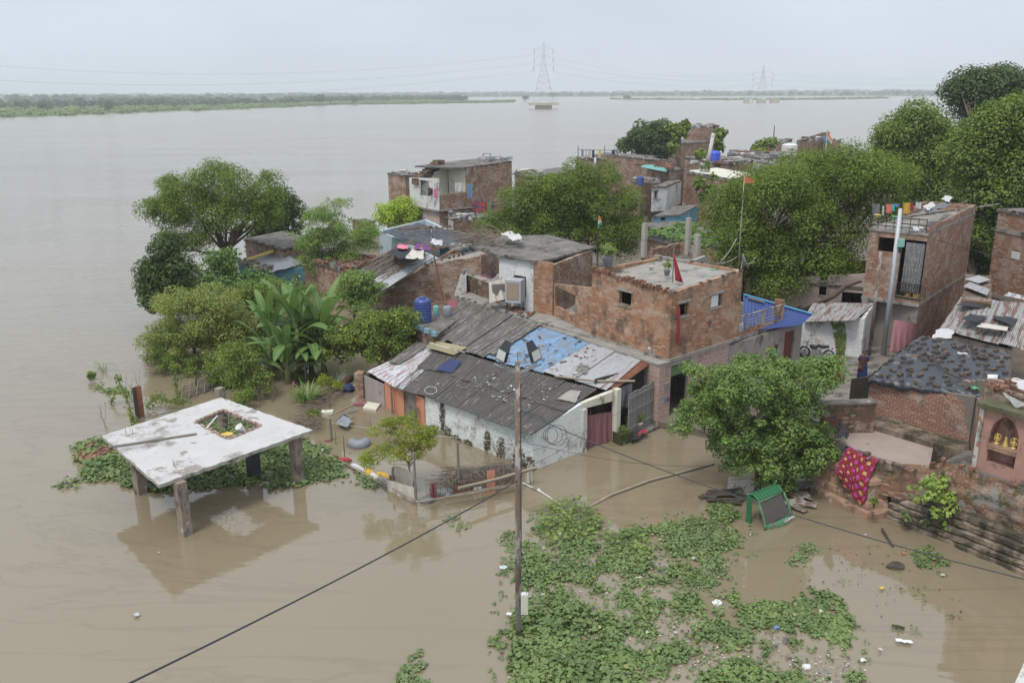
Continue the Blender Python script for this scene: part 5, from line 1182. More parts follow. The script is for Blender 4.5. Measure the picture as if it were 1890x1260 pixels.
 # the bricks on it
def roof_z(u,v):p=bil(rq[0],rq[1],rq[2],rq[3],u,v);return p+Vector((0,0,mnoise.noise((p.x*1.3,p.y*1.3,0))*.10+.045))
brk=None;kk=0
for iu in range(13):
 for iv in range(9):
  if rnd.random()<.2:continue
  u,v=(iu+.5+rnd.uniform(-.38,.38))/13,(iv+.5+rnd.uniform(-.38,.38))/9;p=roof_z(u,v)
  if brk is None:
   brk=MB();brk.abox((0,0,0),(.22,.11,.07));brk.abox((.05,0,.045),(.09,.08,.03),.3);brk=brk.build('roof_brick',MT['brick_sooty_loose'],loc=(0,0,0));o=brk
  else:
   o=brk.copy();COL.objects.link(o)
  o.location=p;o.rotation_euler=(rnd.uniform(-.2,.2),rnd.uniform(-.15,.15),rnd.uniform(-.5,.6)+(1.5 if rnd.random()<.2 else 0));k_=rnd.uniform(.75,1.3);o.scale=(k_,k_*rnd.uniform(.8,1.2),1)
  tag(o,'sooty loose brick, one of many weighing down the black plastic roof','brick','bricks weighing down the black plastic roof')
for(a_,b_,lb)in(((.22,.62),(.52,.30),'dark stick lying left of centre on the black plastic roof'),((.50,.30),(.78,.10),'longer dark stick running to the front of the black plastic roof')):
 o=MB().tube([roof_z(*a_)+Vector((0,0,.08)),roof_z(*b_)+Vector((0,0,.08))],.035,6).build('stick',MT['wood_dark']);tag(o,lb,'stick')
q=roof_z(.86,.28);mb=MB();mb.lathe(q+Vector((-.15,-.1,.13)),[(.14,0),(.15,.02),(.16,.34),(.15,.34),(.13,.02)],14,M=Matrix.Rotation(1.45,3,'Y')@Matrix.Rotation(.5,3,'X'));o=mb.build('paint_bucket',MT['plastic_white'],smooth=True);tag(o,'white bucket tipped on its side on the black plastic roof','bucket')
q=roof_z(.80,.06);o=drape(MB(),[q+Vector((-.25,-.15,.05)),q+Vector((.15,-.15,.05)),q+Vector((.15,.15,.05)),q+Vector((-.25,.12,.05))],.02,n=5,amp=.1).build('plastic_bag',MT['plastic_green']);tag(o,'green plastic bag at the front edge of the black plastic roof','bag')
q=roof_z(.87,.07);o=drape(MB(),[q+Vector((-.25,-.15,.05)),q+Vector((.2,-.15,.05)),q+Vector((.2,.15,.05)),q+Vector((-.2,.12,.05))],.02,n=5,amp=.14).build('sandbag',MT['cloth_cream']);tag(o,'small tan sack at the front edge of the black plastic roof','sack')
q=roof_z(.56,.70);o=drape(MB(),[q+Vector((-.2,-.1,.05)),q+Vector((.2,-.1,.05)),q+Vector((.15,.1,.05)),q+Vector((-.15,.12,.05))],.03,n=4,amp=.04).build('paper_scrap',MT['cloth_white']);tag(o,'white scrap in the middle of the black plastic roof','paper')
# ledge at the foot of the room
mb=MB();mb.prism([xy(v2(P(1600,790,PZ))),xy(v2(P(1786,846,PZ))),xy(U1+Vector((.1,.1))),xy(U0)],1.0,PZ+.22);tag(mb.build('stone_ledge',MT['ledge']),'mossy cement ledge along the foot of the brick room','ledge')
# brick wall and dirty plaster right of the room, over the shrine
X0,X1=v2(P(1806,745,5.15)),v2(P(1960,770,5.15));xd=(X1-X0).normalized();xn=Vector((-xd.y,xd.x))
if xn.y<0:xn=-xn
# --- flood wall with mouldings
fw=[v2(P(1497,908,0)),v2(P(1599,961,0)),v2(P(1640,955,0))]
fw2=[v2(P(1636,957,0)),v2(P(1890,1062,0)),v2(P(2150,1175,0))]
prof1=[(0.45,-.5),(.45,.22),(.40,.30),(.33,.34),(.36,.5),(.30,.62),(.20,.66),(.20,1.20),(.28,1.28),(.26,1.45),(.10,1.52),(.02,1.60),(-.1,1.60)]
off1=.45
def inset(path,d,side=1):
 pts=[v2(p)for p in path];out=[]
 for i in range(len(pts)):
  a=(pts[i]-pts[i-1]).normalized()if i else None;b=(pts[i+1]-pts[i]).normalized()if i<len(pts)-1 else None
  na=Vector((a.y,-a.x))if a else None;nb=Vector((b.y,-b.x))if b else None
  q=(na+nb)/max(1+na.dot(nb),.35)if na and nb else(na or nb);out.append(pts[i]-q*d*side)
 return out
core1=inset(fw,.45)
root=FW=empty('flood_wall',at(fw[1],0),'old brick embankment wall with stone mouldings and a round platform, right side','wall')
plat=[v2(P(x,y,PZ))for x,y in((1715,812),(1690,806),(1640,797),(1560,792),(1528,800))]
mb=MB();sweep(mb,core1,prof1);mb.build('plinth_moulding',MT['terracotta'],root)
core2=inset(fw2,.40)
prof2=[(.42,-.5),(.42,.12),(.30,.17),(.38,.22),(.38,.34),(.24,.40),(.32,.46),(.32,.60),(.18,.66),(.26,.72),(.26,.88),(.12,.95),(.20,1.0),(.20,1.16),(.04,1.24),(-.1,1.26)]
mb=MB();V0=len(mb.v);sweep(mb,core2,prof2);mb.build('plinth_moulding',MT['ledge'],root)
# upper brick wall under the platform edge
j1=core2[0]+(core2[1]-core2[0]).normalized()*.05
pw=[core1[0]+Vector((-1.2,.9)),core1[0],core1[1],core2[0]+(core2[1]-core2[0]).normalized()*.35]
endp=v2(P(1722,857,PZ));
pw=[core1[0],core1[1]]
foot=[core1[0],core1[1],core1[1]+(core2[1]-core2[0])*.0]
edge=[core1[0]-(core1[1]-core1[0]).normalized()*.5,core1[0],core1[1],core2[0]*.75+core2[1]*.25]
TL0=bankpt(1722,859,.38);mb=MB();poly_=[edge[0]+Vector((.2,1.8)),edge[0],core1[1],v2(TL0),v2(P(1730,826,PZ)),v2(P(1640,790,PZ))]
walls(mb,poly_,.9,[PZ+.12]*6,.30,skip=(3,4),jag=.3);mb.build('platform_wall',MT['brick_bank'],root)
c_=sum(poly_,Vector((0,0)))/6
MB().prism([xy(p+(c_-p).normalized()*.15)for p in poly_],1.0,PZ).build('platform_floor',plain('worn_cement_floor',(.37,.30,.255),(.29,.235,.20),1.0,.8,third=(.20,.15,.12),th=.12),root)
d2=(core2[1]-core2[0]).normalized();n2_=Vector((-d2.y,d2.x))
if n2_.y<0:n2_=-n2_
k2=v2(P(1722,858,PZ))
TL=[at(core1[1],PZ+.02),bankpt(1722,859,.35),bankpt(1742,850),bankpt(1790,866),bankpt(1852,888),bankpt(1905,908),bankpt(2150,1002)]
BL=[at(core2[0]+d2*((v2(q)-core2[0]).dot(d2)),1.22)for q in TL];BL[0]=at(core2[0]-d2*.1,1.22)
mb=MB()
def along(pl,s_):
 L=[0]
 for i in range(len(pl)-1):L.append(i+1)
 i=min(int(s_),len(pl)-2);return lerp(pl[i],pl[i+1],s_-i)
nu_,nv_=90,16;V=[]
for j in range(nv_+1):
 for i in range(nu_+1):
  s_=(len(TL)-1)*i/nu_;t_=j/nv_;st_=t_-.10*math.sin(t_*4*math.pi)/1.3;a_,b_=along(BL,s_),along(TL,s_)
  p=lerp(a_,b_,t_);q=lerp(a_,b_,min(1,max(0,t_+.16*math.sin(t_*math.pi))));w_=mnoise.noise((p.x*2.2,p.y*2.2,p.z*4))*.06+.10*math.sin(t_*math.pi)
  V.append((q.x-n2_.x*(w_-.02),q.y-n2_.y*(w_-.02),p.z+mnoise.noise((p.x*3,p.y*3,2))*.05*(1 if 0<j<nv_ else 0)))
w__=nu_+1;mb.add(V,[(j*w__+i,j*w__+i+1,j*w__+w__+i+1,j*w__+w__+i)for j in range(nv_)for i in range(nu_)]);mb.build('bank_wall',MT['brick_bank'],root)
wt=[TL[k]+at(n2_*.03,-.02)for k in range(1,7)];MB().prism([xy(q)for q in wt]+[xy(wt[5]+at(n2_*4,0)),xy(wt[1]+at(n2_*1.6,0))],[q.z-.3 for q in wt]+[wt[5].z-.3,wt[1].z-.3],[q.z for q in wt]+[wt[5].z,wt[1].z]).build('wall_top',MT['concrete_dark'],root)
coping(root,[v2(q)for q in TL[1:6]],[q.z-.02 for q in TL[1:6]],4,2,'brick_loose',gap=.35,spread=.1)
coping(root,[core1[0]+(core1[1]-core1[0])*.02,core1[1],v2(TL0)],PZ+.08,4.5,1,gap=.15,spread=.12)
# mossy low wall behind the platform
b0,b1=v2(P(1518,800,PZ)),v2(P(1612,798,PZ));zb_=Z(b1,745)
root=empty('low_wall',at(b0,2.2),'low soot-black mossy wall at the back of the round platform','wall')
mb=MB();bdn=Vector((-(b1-b0).y,(b1-b0).x)).normalized()*.4;walls(mb,[b0,b1,b1+bdn,b0+bdn],1.0,[zb_-.05,zb_,zb_,zb_-.05],.15);mb.build('wall',MT['brick_dark'],root)
MB().prism([xy(b0-(b1-b0)*.02-bdn*.12),xy(b1-bdn*.12),xy(b1+bdn*1.1),xy(b0+bdn*1.1-(b1-b0)*.02)],[zb_-.048,zb_+.002,zb_+.002,zb_-.048],[zb_+.03,zb_+.08,zb_+.08,zb_+.03]).build('coping',MT['concrete_dark'],root)
# wall pieces and boarded opening between alley and platform
mb=MB();y0,y1=v2(P(1565,757,1.6)),v2(P(1600,752,1.6));mb.box(at((y0+y1)/2,1.9),at((y1-y0)/2,0),(.02,.04,0),(0,0,1.15));o=mb.build('plank_gate',MT['wood_dark']);tag(o,'dark plank gate beside the brick room, below the woman in blue','gate')
o=drape(MB(),[P(x,y,2.6)for x,y in((1543,803),(1562,815),(1566,806),(1549,776))],.02,n=7,amp=.2).build('plastic_sheet',MT['cloth_black']);tag(o,'crumpled black plastic at the left edge of the round platform','plastic sheet')
# --- shrine niche
s0=v2(bankpt(1797,862,.62));s1=s0+fwd*4;sdv=(s1-s0).normalized();sn=Vector((-sdv.y,sdv.x));
if sn.y<0:sn=-sn
SZ=Z(s0,748)
root=SR=empty('shrine',at(s0+sdv,2.9),'salmon pink wall shrine with an arched niche and three golden idols','shrine')
def onsh(x,y):return onwall(s0,s1,x,y)
uL,uR=onsh(1828,800)[0],onsh(1882,800)[0];zs_=onsh(1850,826)[1];zn0=onsh(1835,856)[1];zsp=onsh(1828,795)[1];zap=onsh(1852,768)[1]
uM=(uL+uR)/2;uE=uR+(uL-.02)
# front face with a pointed arch opening
arc=[]
for k in range(13):
 t_=k/12;ang=math.pi*(1-t_);xx=math.cos(ang);
 hgt=(1-abs(xx)**1.7)**.62 if abs(xx)<1 else 0
 arc.append((uM+xx*(uR-uL)/2,zsp+(zap-zsp)*hgt))
def sp(u,z,d=0.0):q=s0+sdv*u+sn*d;return(q.x,q.y,z)
ul0=onsh(1812,800)[0];ul1=uE+.35
op_=[(uL,zn0)]+arc+[(uR,zn0)]
fr=MB()
top=SZ-.02
fr.add([sp(ul0,zn0-.4),sp(uL,zn0-.4),sp(uL,zn0),sp(uL,zsp),sp(ul0,zsp),sp(ul0,top),sp(uL,top)],[(0,1,2,3,4)]);
for k in range(12):
 fr.quad(sp(*arc[k]),sp(*arc[k+1]),sp(arc[k+1][0],top),sp(arc[k][0],top))
fr.quad(sp(ul0,zsp),sp(uL,zsp),sp(uL,top),sp(ul0,top))
fr.quad(sp(uR,zn0-.4),sp(ul1,zn0-.4),sp(ul1,top),sp(uR,top));fr.quad(sp(uL,zn0-.4),sp(uR,zn0-.4),sp(uR,zn0),sp(uL,zn0))
dp=.42
for k in range(len(op_)-1):fr.quad(sp(*op_[k]),sp(*op_[k+1]),sp(*op_[k+1],dp),sp(*op_[k],dp))
fr.quad(sp(uL,zn0),sp(uR,zn0),sp(uR,zn0,dp),sp(uL,zn0,dp))
fr.quad(sp(uL-.1,zn0-.1,dp),sp(uR+.1,zn0-.1,dp),sp(uR+.1,zap+.1,dp),sp(uL-.1,zap+.1,dp))
fr.build('niche',MT['shrine_pink'],SR)
mb=MB();mb.box(sp(uM,zs_,.14),at(sdv*(uR-uL)/2*.995,0),at(sn*.26,0),(0,0,.035));mb.box(sp(uM,zs_-.09,-.02),at(sdv*(uR-uL)/2*1.02,0),at(sn*.09,0),(0,0,.05));mb.build('shelf',MT['terracotta'],SR)
mb=MB();rc_=Vector(sp(uM,zap-.27,dp-.02))
for k in range(12):
 a_=k/12*6.283;mb.lathe(rc_+at(sdv*math.cos(a_)*.11,0)+Vector((0,0,math.sin(a_)*.11)),[(.035,0),(.035,.03)],8,M=Matrix.Rotation(math.pi/2,3,'X'))
mb.lathe(rc_,[(.09,-.01),(.08,.03)],14,M=Matrix.Rotation(math.pi/2,3,'X'));mb.build('rosette',MT['terracotta'],SR)
for(a_,b_,m_)in((-.05,ul0-.004,'plaster_white'),):
 mb=MB();mb.box(sp((a_+b_)/2,(zn0-.4+SZ-.1)/2,.05),at(sdv*(b_-a_)/2,0),at(sn*.12,0),(0,0,(SZ-.1-zn0+.4)/2));mb.build('plaster_pier',plain('peeling_lime_plaster',(.60,.57,.52),(.42,.38,.33),2,.6,dk=.8,third=(.34,.17,.11),th=.25),SR)
mb=MB();mb.box(sp((ul1-.1)/2,SZ+.06,.1),at(sdv*(ul1+.1)/2,0),at(sn*.32,0),(0,0,.075));mb.build('mossy_cornice',MT['moss2']if 'moss2' in MT else plain('mossy_cornice_stone',(.16,.15,.10),(.06,.075,.025),2.5,.9,dk=.3,bmp=1.0),SR)
for k,(lb,kind)in enumerate((('left of three golden idols, standing figure with a halo',0),('middle golden idol, small seated figure on a stepped base',1),('right golden idol, round figure with a wide halo',2))):
 u_=uL+(uR-uL)*(.22,.53,.82)[k];c=Vector(sp(u_,zs_+.037,.10));mb=MB()
 R_=Matrix.Rotation(math.atan2(sdv.y,sdv.x),3,'Z')
 mb.lathe(c,[(.085,0),(.085,.03),(.07,.035),(.07,.06)],12)
 if kind==1:mb.lathe(c,[(.08,.06),(.08,.09),(.055,.10),(.07,.13),(.05,.17),(.035,.21),(.05,.235),(.03,.27),(.035,.30),(.0,.34)],12,sy=.8)
 else:
  mb.lathe(c,[(.04,.06),(.055,.10),(.05,.16),(.06,.20),(.05,.25),(.02,.27),(.035,.29),(.035,.33),(.01,.36)],12,sy=.8)
  for s_ in(-1,1):mb.tube([c+R_@Vector((s_*.05,-.01,.24)),c+R_@Vector((s_*.09,-.02,.17)),c+R_@Vector((s_*.06,-.05,.12))],.014,6)
  hr_=.10 if kind==0 else .12
  for q in range(16):
   a0,a1=q/16*6.283,(q+1)/16*6.283;mb.tube([c+R_@Vector((math.cos(a0)*hr_,.03,.24+math.sin(a0)*hr_)),c+R_@Vector((math.cos(a1)*hr_,.03,.24+math.sin(a1)*hr_))],.016,5,cap=False)
 o=mb.build('idol',MT['gold'],smooth=True);tag(o,lb,'idol','idols on the shrine shelf')
 # masonry behind and above the shrine
root=empty('ruined_wall',at(s0+sn*1.2,4.5),'ruined brick wall with cement patches above the shrine','wall')
mb=MB();w0,w1=s0-sdv*.25+sn*.5,s1+sn*.5;walls(mb,[w0,w1,w1+sn*.5,w0+sn*.5],2.2,[SZ+.55,SZ+.35,SZ+.35,SZ+.6],.2,jag=.5);mb.build('wall',MT['brick_bank'],root)
coping(root,[w0,w1],SZ+.5,6,3,'brick_loose','loose_bricks',.15,.1)
mb=MB();walls(mb,[U1+Vector((.05,-.05)),w0+sn*.02-sdv*.02,w0+sn*2.5,U1+Vector((.3,1.6))],2.0,[zU1-.1,SZ+.1,SZ+.2,zU1],.2,jag=.3);mb.build('return_wall',MT['brick_tarp'],root)
coping(root,[w0+sn*.3,w0+sn*2.2],SZ+.15,5,3,'brick_loose','brick_stack',.2,.05)
o=drape(MB(),[P(x,y,5.1)for x,y in((1862,712),(1895,728),(1895,704),(1870,700))],.05,n=8,amp=.05).build('white_sheet',MT['cloth_white']);tag(o,'pale cloth sheet on the wall top at the right edge','sheet')
o=cloth(MB(),*[Vector(sp(u_,z_,.2))for u_,z_ in((.45,SZ+.55),(1.25,SZ+.35),(1.0,SZ+.16),(.85,SZ+.18))],amp=.03,nu=8).build('torn_banner',MT['cloth_white']);tag(o,'torn white plastic banner on the ruined wall above the shrine','banner')
# patterned cloth over the platform wall
def pattern_mat():
 mt,t,b,o_=newmat('magenta_patterned_cloth');uv=nd(t,'ShaderNodeTexCoord').outputs['UV']
 mpp=nd(t,'ShaderNodeMapping');mpp.inputs['Rotation'].default_value=(0,0,.78);t.links.new(uv,mpp.inputs[0])
 ck=nd(t,'ShaderNodeTexBrick');ck.offset=0;ck.inputs['Scale'].default_value=1;ck.inputs['Brick Width'].default_value=.11;ck.inputs['Row Height'].default_value=.11;ck.inputs['Mortar Size'].default_value=.012
 ck.inputs['Color1'].default_value=(.36,.02,.035,1);ck.inputs['Color2'].default_value=(.30,.015,.03,1);ck.inputs['Mortar'].default_value=(.04,.015,.03,1);t.links.new(mpp.outputs[0],ck.inputs['Vector'])
 vr=nd(t,'ShaderNodeTexVoronoi');vr.inputs['Scale'].default_value=3.0;vr.inputs['Randomness'].default_value=.12;t.links.new(uv,vr.inputs['Vector'])
 cl=mixc(t,mrange(t,vr.outputs['Distance'],.21,.235,1,0),ck.outputs[0],(.40,.045,.27))
 sh=nd(t,'ShaderNodeMapping');sh.inputs['Location'].default_value=(.166,.166,0);t.links.new(uv,sh.inputs[0])
 v2_=nd(t,'ShaderNodeTexVoronoi');v2_.inputs['Scale'].default_value=3.0;v2_.inputs['Randomness'].default_value=.12;t.links.new(sh.outputs[0],v2_.inputs['Vector'])
 cl=mixc(t,mrange(t,v2_.outputs['Distance'],.19,.215,1,0),cl,mixc(t,mrange(t,noise(t,14,3),.45,.6),(.46,.22,.08),(.50,.36,.20)))
 t.links.new(cl,b.inputs['Base Color']);b.inputs['Roughness'].default_value=.85;return mt
cd=(core1[1]-core1[0]).normalized();cn=Vector((cd.y,-cd.x))
if cn.y>0:cn=-cn
ca=core1[1]-cd*1.15+cn*.06;cbm=core1[1]+cn*.05+cd*.02;kdir=(k2-core1[1]).normalized();ccn=k2*0+core1[1]+kdir*.75+Vector((kdir.y,-kdir.x))*.06
mb=MB();V=[];nu=46;nv=30
for j in range(nv+1):
 for i in range(nu+1):
  s_=i/nu*(1.42);p=ca+cd*s_*.93 if s_<1.2 else cbm+kdir*(s_-1.2);
  bot=1.75-.55*s_ if s_<1.3 else 1.0+.5*(s_-1.3);bot=1.25-.62*s_ if s_<1.25 else(1.25-.62*1.25)+.9*(s_-1.25)
  zt__=PZ+.16;z=zt__-(zt__-bot)*j/nv;f_=cn*(.07+.05*math.sin(s_*14+j*.05)*(.3+j/nv)+.36*min(1,max(0,(zt__-z)/.8)))
  if j==0:f_=-cn*.14
  V.append((p.x+f_.x,p.y+f_.y,z+(0.0 if j else-.0)))
k_=len(V);V+=[(a-cn.x*.008,b_-cn.y*.008,c)for a,b_,c in V]
w=nu+1;F_=[(j*w+i,j*w+i+1,j*w+w+i+1,j*w+w+i)for j in range(nv)for i in range(nu)];F_+=[(f[0]+k_,f[3]+k_,f[2]+k_,f[1]+k_)for f in F_[:]]
mb.add(V,F_)
for idx in range(len(V)):
 q_=idx%k_;mb.uv[idx]=((q_%w)/nu*1.42,-(q_//w)/nv*1.5)
o=mb.build('patterned_cloth',pattern_mat(),smooth=True);tag(o,'magenta and red patterned cloth hung over the platform wall','cloth')
mb=MB();mb.abox(at(core1[1]-cd*.35-cn*.05,PZ+.22),(.26,.16,.09),.4);o=mb.build('brick',MT['brick_sooty_loose']);tag(o,'single brick holding the patterned cloth on the wall edge','brick')
# ----- houses farther back
def back_house(label,fc,lf,rt,zt,mat,zs=None,z0=-.3,roofmat='concrete_dark',roofz=None,holes=None,jag=0.0,name='brick_house',cop=True,cat='house',slab=.15,mats=None,extra=None,dens=2.0):
 "fc, lf, rt: pixels of the front, left and right roof corners at height zt"
 a,l,r=v2(P(*fc,zt)),v2(P(*lf,zt)),v2(P(*rt,zt));b=l+r-a
 hs={}
 for k,v in(holes or{}).items():
  if k=='L':hs[0]=[tuple(h)for h in(hole(l,a,*q)for q in v)]
  if k=='R':hs[1]=[tuple(h)for h in(hole(a,r,*q)for q in v)]
 mm={}
 for k,v in(mats or{}).items():mm[{'L':0,'R':1}[k]]=v
 root=box_house(name,label,[l,a,r,b],z0,zs or zt,mat,roofmat,holes=hs,roofz=roofz,jag=jag,cat=cat,slab=slab,mats=mm,extra_mats=extra)
 zz=(zt if roofz is not None else zt+slab);
 if cop:coping(root,[l,a,r],zz,dens,1,gap=.4)
 for k,(p,q)in(('L',(l,a)),('R',(a,r))):
  for h in(holes or{}).get(k,[]):window_fill(root,p,q,hole(p,q,*h),mat='wood')
 return root,a,l,r,b
 # brick building C with tin and stick roof, left of the terrace
ZC=3.3
ca0,ca1,ca2=v2(P(690,560,.9)),v2(P(786,480,3.75)),v2(P(880,458,4.3))
root=empty('long_brick_house',at(ca1,0),'long old brick house with a stick-strewn tin roof and cement terrace, behind the blue tank','house')
w0_,w1_=v2(P(735,553,1.0)),v2(P(856,532,2.2));wdd=(w1_-w0_).normalized();wnn=Vector((-wdd.y,wdd.x))
wL=w0_-wdd*2.0;zA,zB_,zD=Z(wL,545),Z(w0_+wdd*2.2,488),Z(w1_,470)
wm_=w0_+wdd*2.2
mb=MB();walls(mb,[wm_,w1_+wdd*1.3,w1_+wdd*1.3+wnn*4.5,wm_+wnn*4.5],-.3,[zB_,zD,zD,zB_],.25,jag=.6);mb.build('wall',MT['brick_old'],root)
mb=MB();walls(mb,[wL,wm_-wdd*.002,wm_-wdd*.002+wnn*6,wL+wnn*6],-.3,[zA,zB_-.25,zB_+.3,zA+.6],.25,{0:[(3.0,3.5,zB_-1.2,zB_-.8)]});mb.build('wall',MT['brick_old'],root)
MB().prism([xy(wm_+wnn*.2),xy(w1_+wdd*1.2+wnn*.2),xy(w1_+wdd*1.2+wnn*4.4),xy(wm_+wnn*4.4)],[zB_-.4,zD-.4,zD-.4,zB_-.4],[zB_-.1,zD-.1,zD-.1,zB_-.1]).build('roof',MT['concrete'],root)
coping(root,[wm_,w1_],[zB_-.05,zD-.05],4,2,gap=.3)
mb=MB();z1_,z2_=2.3,3.9
r0,r1,r2,r3=P(652,505,2.6),P(700,545,2.0),P(800,478,zB_+.15),P(740,455,4.3)
sheet(mb,r0,r1,r2,r3,.15,.03,nv=5,per=5,jag0=.06,lift=.05,rough=.1);mb.build('tin_roof',MT['asb_dark'],root)
mb=MB();sheet(mb,lerp(r0,r1,.55)+Vector((0,0,.12)),r1+Vector((0,0,.1)),r2+Vector((0,0,.1)),lerp(r3,r2,.6)+Vector((0,0,.12)),.1,.015,nv=4,per=9,lift=.03,jag0=.05);mb.build('pale_tin_roof',MT['tin_grey'],root)
mb=MB();mb.box(P(706,527,2.3),(P(722,520,2.4)-P(690,534,2.2))*.5,(P(712,536,2.2)-P(700,518,2.4))*.5,(0,0,.03));o=mb.build('white_board',MT['plaster_white']);tag(o,'white board lying at the low end of the stick-strewn tin roof','board')
mb=MB()
for _ in range(85):
 u,v=rnd.random(),rnd.random();p=bil(r0,r1,r2,r3,u*.75,.15+.8*v);d_=((r3-r0).normalized()*rnd.uniform(.6,1.8)+Vector((rnd.uniform(-.4,.4),rnd.uniform(-.4,.4),0)));mb.tube([p+Vector((0,0,.12)),p+d_*.5+Vector((0,0,.2+rnd.random()*.1)),p+d_+Vector((0,0,.12))],rnd.uniform(.015,.04),4)
o=mb.build('stick_pile',MT['twig']);tag(o,'sticks and laths strewn over the tin roof left of the terrace','sticks',kind='stuff')
for(pts_,zz_,mt_,lb,am)in((((718,472),(748,484),(768,468),(738,454)),4.1,'cloth_black','black plastic heap on the stick-strewn roof',.25),(((752,480),(782,484),(778,462),(762,462)),4.2,'cloth_cream','cream sack cloth heap beside the black plastic heap',.3),(((762,462),(795,464),(792,454),(768,452)),4.35,'cloth_purple','lilac and pink clothes laid along the cement roof edge',.12),(((732,460),(752,462),(754,455),(736,454)),4.35,'cloth_pink','crimson cloth left of the lilac clothes on the roof edge',.12),(((794,455),(816,458),(818,447),(798,446)),4.5,'cloth_white','white bedding heap on the cement roof corner',.3)):
 o=drape(MB(),[P(x,y,zz_)for x,y in pts_],.03,n=10,amp=am).build('cloth_heap',MT[mt_]);tag(o,lb,'cloth')
mb=MB();rubble(mb,(P(835,462,4.3),P(880,458,4.3),P(872,452,4.3),P(828,452,4.3)),45,s=(.1,.35));o=mb.build('roof_rubble',MT['concrete']);tag(o,'heap of cement rubble on the roof left of the branch pile','rubble',kind='stuff')
q=P(818,555,2.4);o=MB().tube([q,at(v2(q),Z(q,453))+Vector((-.6,0,0))],.045,7).build('bamboo_pole',MT['tin_rust']);tag(o,'tall leaning brown pole in front of the long brick house','pole')
# branch pile on the flat roof
mb=MB();bc_=P(905,447,ZB+.3)
for _ in range(70):
 s_=Vector((rnd.uniform(-1.5,1.2),rnd.uniform(-.8,.8),rnd.uniform(0,.5)));d_=Vector((rnd.uniform(-1.6,-.2),rnd.uniform(-.5,.6),rnd.uniform(-.25,.5)))*rnd.uniform(.5,1.3)
 a_=bc_+s_;mb.tube([a_,a_+d_*.5+Vector((rnd.uniform(-.15,.15),0,rnd.uniform(-.1,.2))),a_+d_],[.035,.025,.008],5)
o=mb.build('branch_pile',MT['twig']);tag(o,'pile of dry grey branches on the left end of the flat roof','branches',kind='stuff')
mb=MB();drape(mb,[P(x,y,ZB+.45)for x,y in((925,440),(958,452),(966,446),(940,433))],.1,n=12,amp=.28);o=mb.build('white_rag_heap',MT['cloth_white']);tag(o,'white rags and strings heaped beside the dry branches','rags')
# whitewashed wall house + tarp roofs behind it (700-880, 415-480)
root,a,l,r,b=back_house('pale blue house under black plastic and bricks, below the lime tree',(812,468),(700,432),(905,452),3.6,'plaster_lightblue',zs=[3.9,3.1,3.3,4.3],z0=-.3,cop=False,slab=.02,roofmat='tarp_black',roofz=2.9,name='plastic_roof_house')
q_=[at(l,4.15)+Vector((-.3,0,0)),at(a,3.35),at(r,3.6),at(b,4.5)]
q_=[P(706,432,4.3),P(830,455,3.7),P(905,442,3.9),P(870,412,4.7),P(760,416,4.6)]
mb,_v=tarp_roof([P(704,428,4.2),P(812,458,3.65),P(900,438,3.9),P(770,412,4.7)],30);mb.build('tarpaulin',MT['tarp_black'],root)
coping(root,[v2(P(738,424,4.5)),v2(P(885,415,4.7))],[4.45,4.6],6,3,'brick_loose','brick_row',.2,.1)
coping(root,[v2(P(760,450,3.9)),v2(P(812,459,3.8)),v2(P(890,443,4.0))],[3.85,3.75,3.95],5,2,'brick_loose','brick_row',.15,.15)
MB().box((P(812,462,3.2)+P(884,450,3.4))/2,(P(884,450,3.4)-P(812,462,3.2))/2,(.0,.05,0),(0,0,.35)).build('blue_fascia',MT['plaster_blue'],root)
d0_=P(797,440,4.2);mb=MB();mb.tube([d0_-Vector((0,0,.5)),d0_+Vector((0,0,.1))],.03,6);mb.lathe(d0_+Vector((0,0,.35)),[(.0,-.02),(.25,.04),(.42,.12),(.44,.12),(.25,.01)],18,M=Matrix.Rotation(1.3,3,'Y'));o=mb.build('satellite_dish',MT['metal_grey'],smooth=True);tag(o,'grey satellite dish seen edge-on among bricks and black plastic','satellite dish')
# W house: the broken white and brick house by the river
gz=.5
Wf,Wl,Wr=v2(P(811,430,.8)),v2(P(756,418,.8)),v2(P(930,418,.8))
Wf=v2(P(811,388,3.15));Wl=v2(P(757,378,3.15));Wr=v2(P(945,372,3.15));
root=empty('broken_brick_house',at(Wf,0),'half-open white and brick house with a ladder and washing, at the river','house')
zf,zl_,zr_=Z(Wf,330),Z(Wl,328),Z(Wr,298)
wr_=Wr-Wf;Wm=Wf+wr_*.36;wl_=Wl-Wf;Wb=Wl+wr_
zpar=Z(Wf,362);zq=Z(Wm,310)
hwl=[hole(Wl,Wf,774,333,792,362)];
mb=MB();walls(mb,[Wl,Wf,Wf+(Wl-Wf)*.02+wr_*.02,Wf+wr_*.05+wl_*.2,Wb*.2+Wl*.8],3.15,[zl_,zf,zf,zf,zl_],.2,{0:hwl},skip=(2,3));mb.build('white_wall',MT['brick_white'],root)
mb=MB();walls(mb,[Wf+wr_*.022,Wm,Wm+wl_*.1,Wf+wr_*.022+wl_*.1],3.15,[zpar,zpar+.15,zpar+.15,zpar],.15);mb.build('terrace_parapet',MT['brick_old'],root)
mb=MB();walls(mb,[Wm+wr_*.002,Wr,Wb,Wm+wl_],3.15,[zq,zr_,zr_,zq],.25,{3:[(.5,4,3.3,5.6)]},jag=.7);mb.build('upper_wall',MT['brick_old'],root)
hdw=hole(Wl+wr_*.15,Wm+wl_*.55,833,330,846,360)
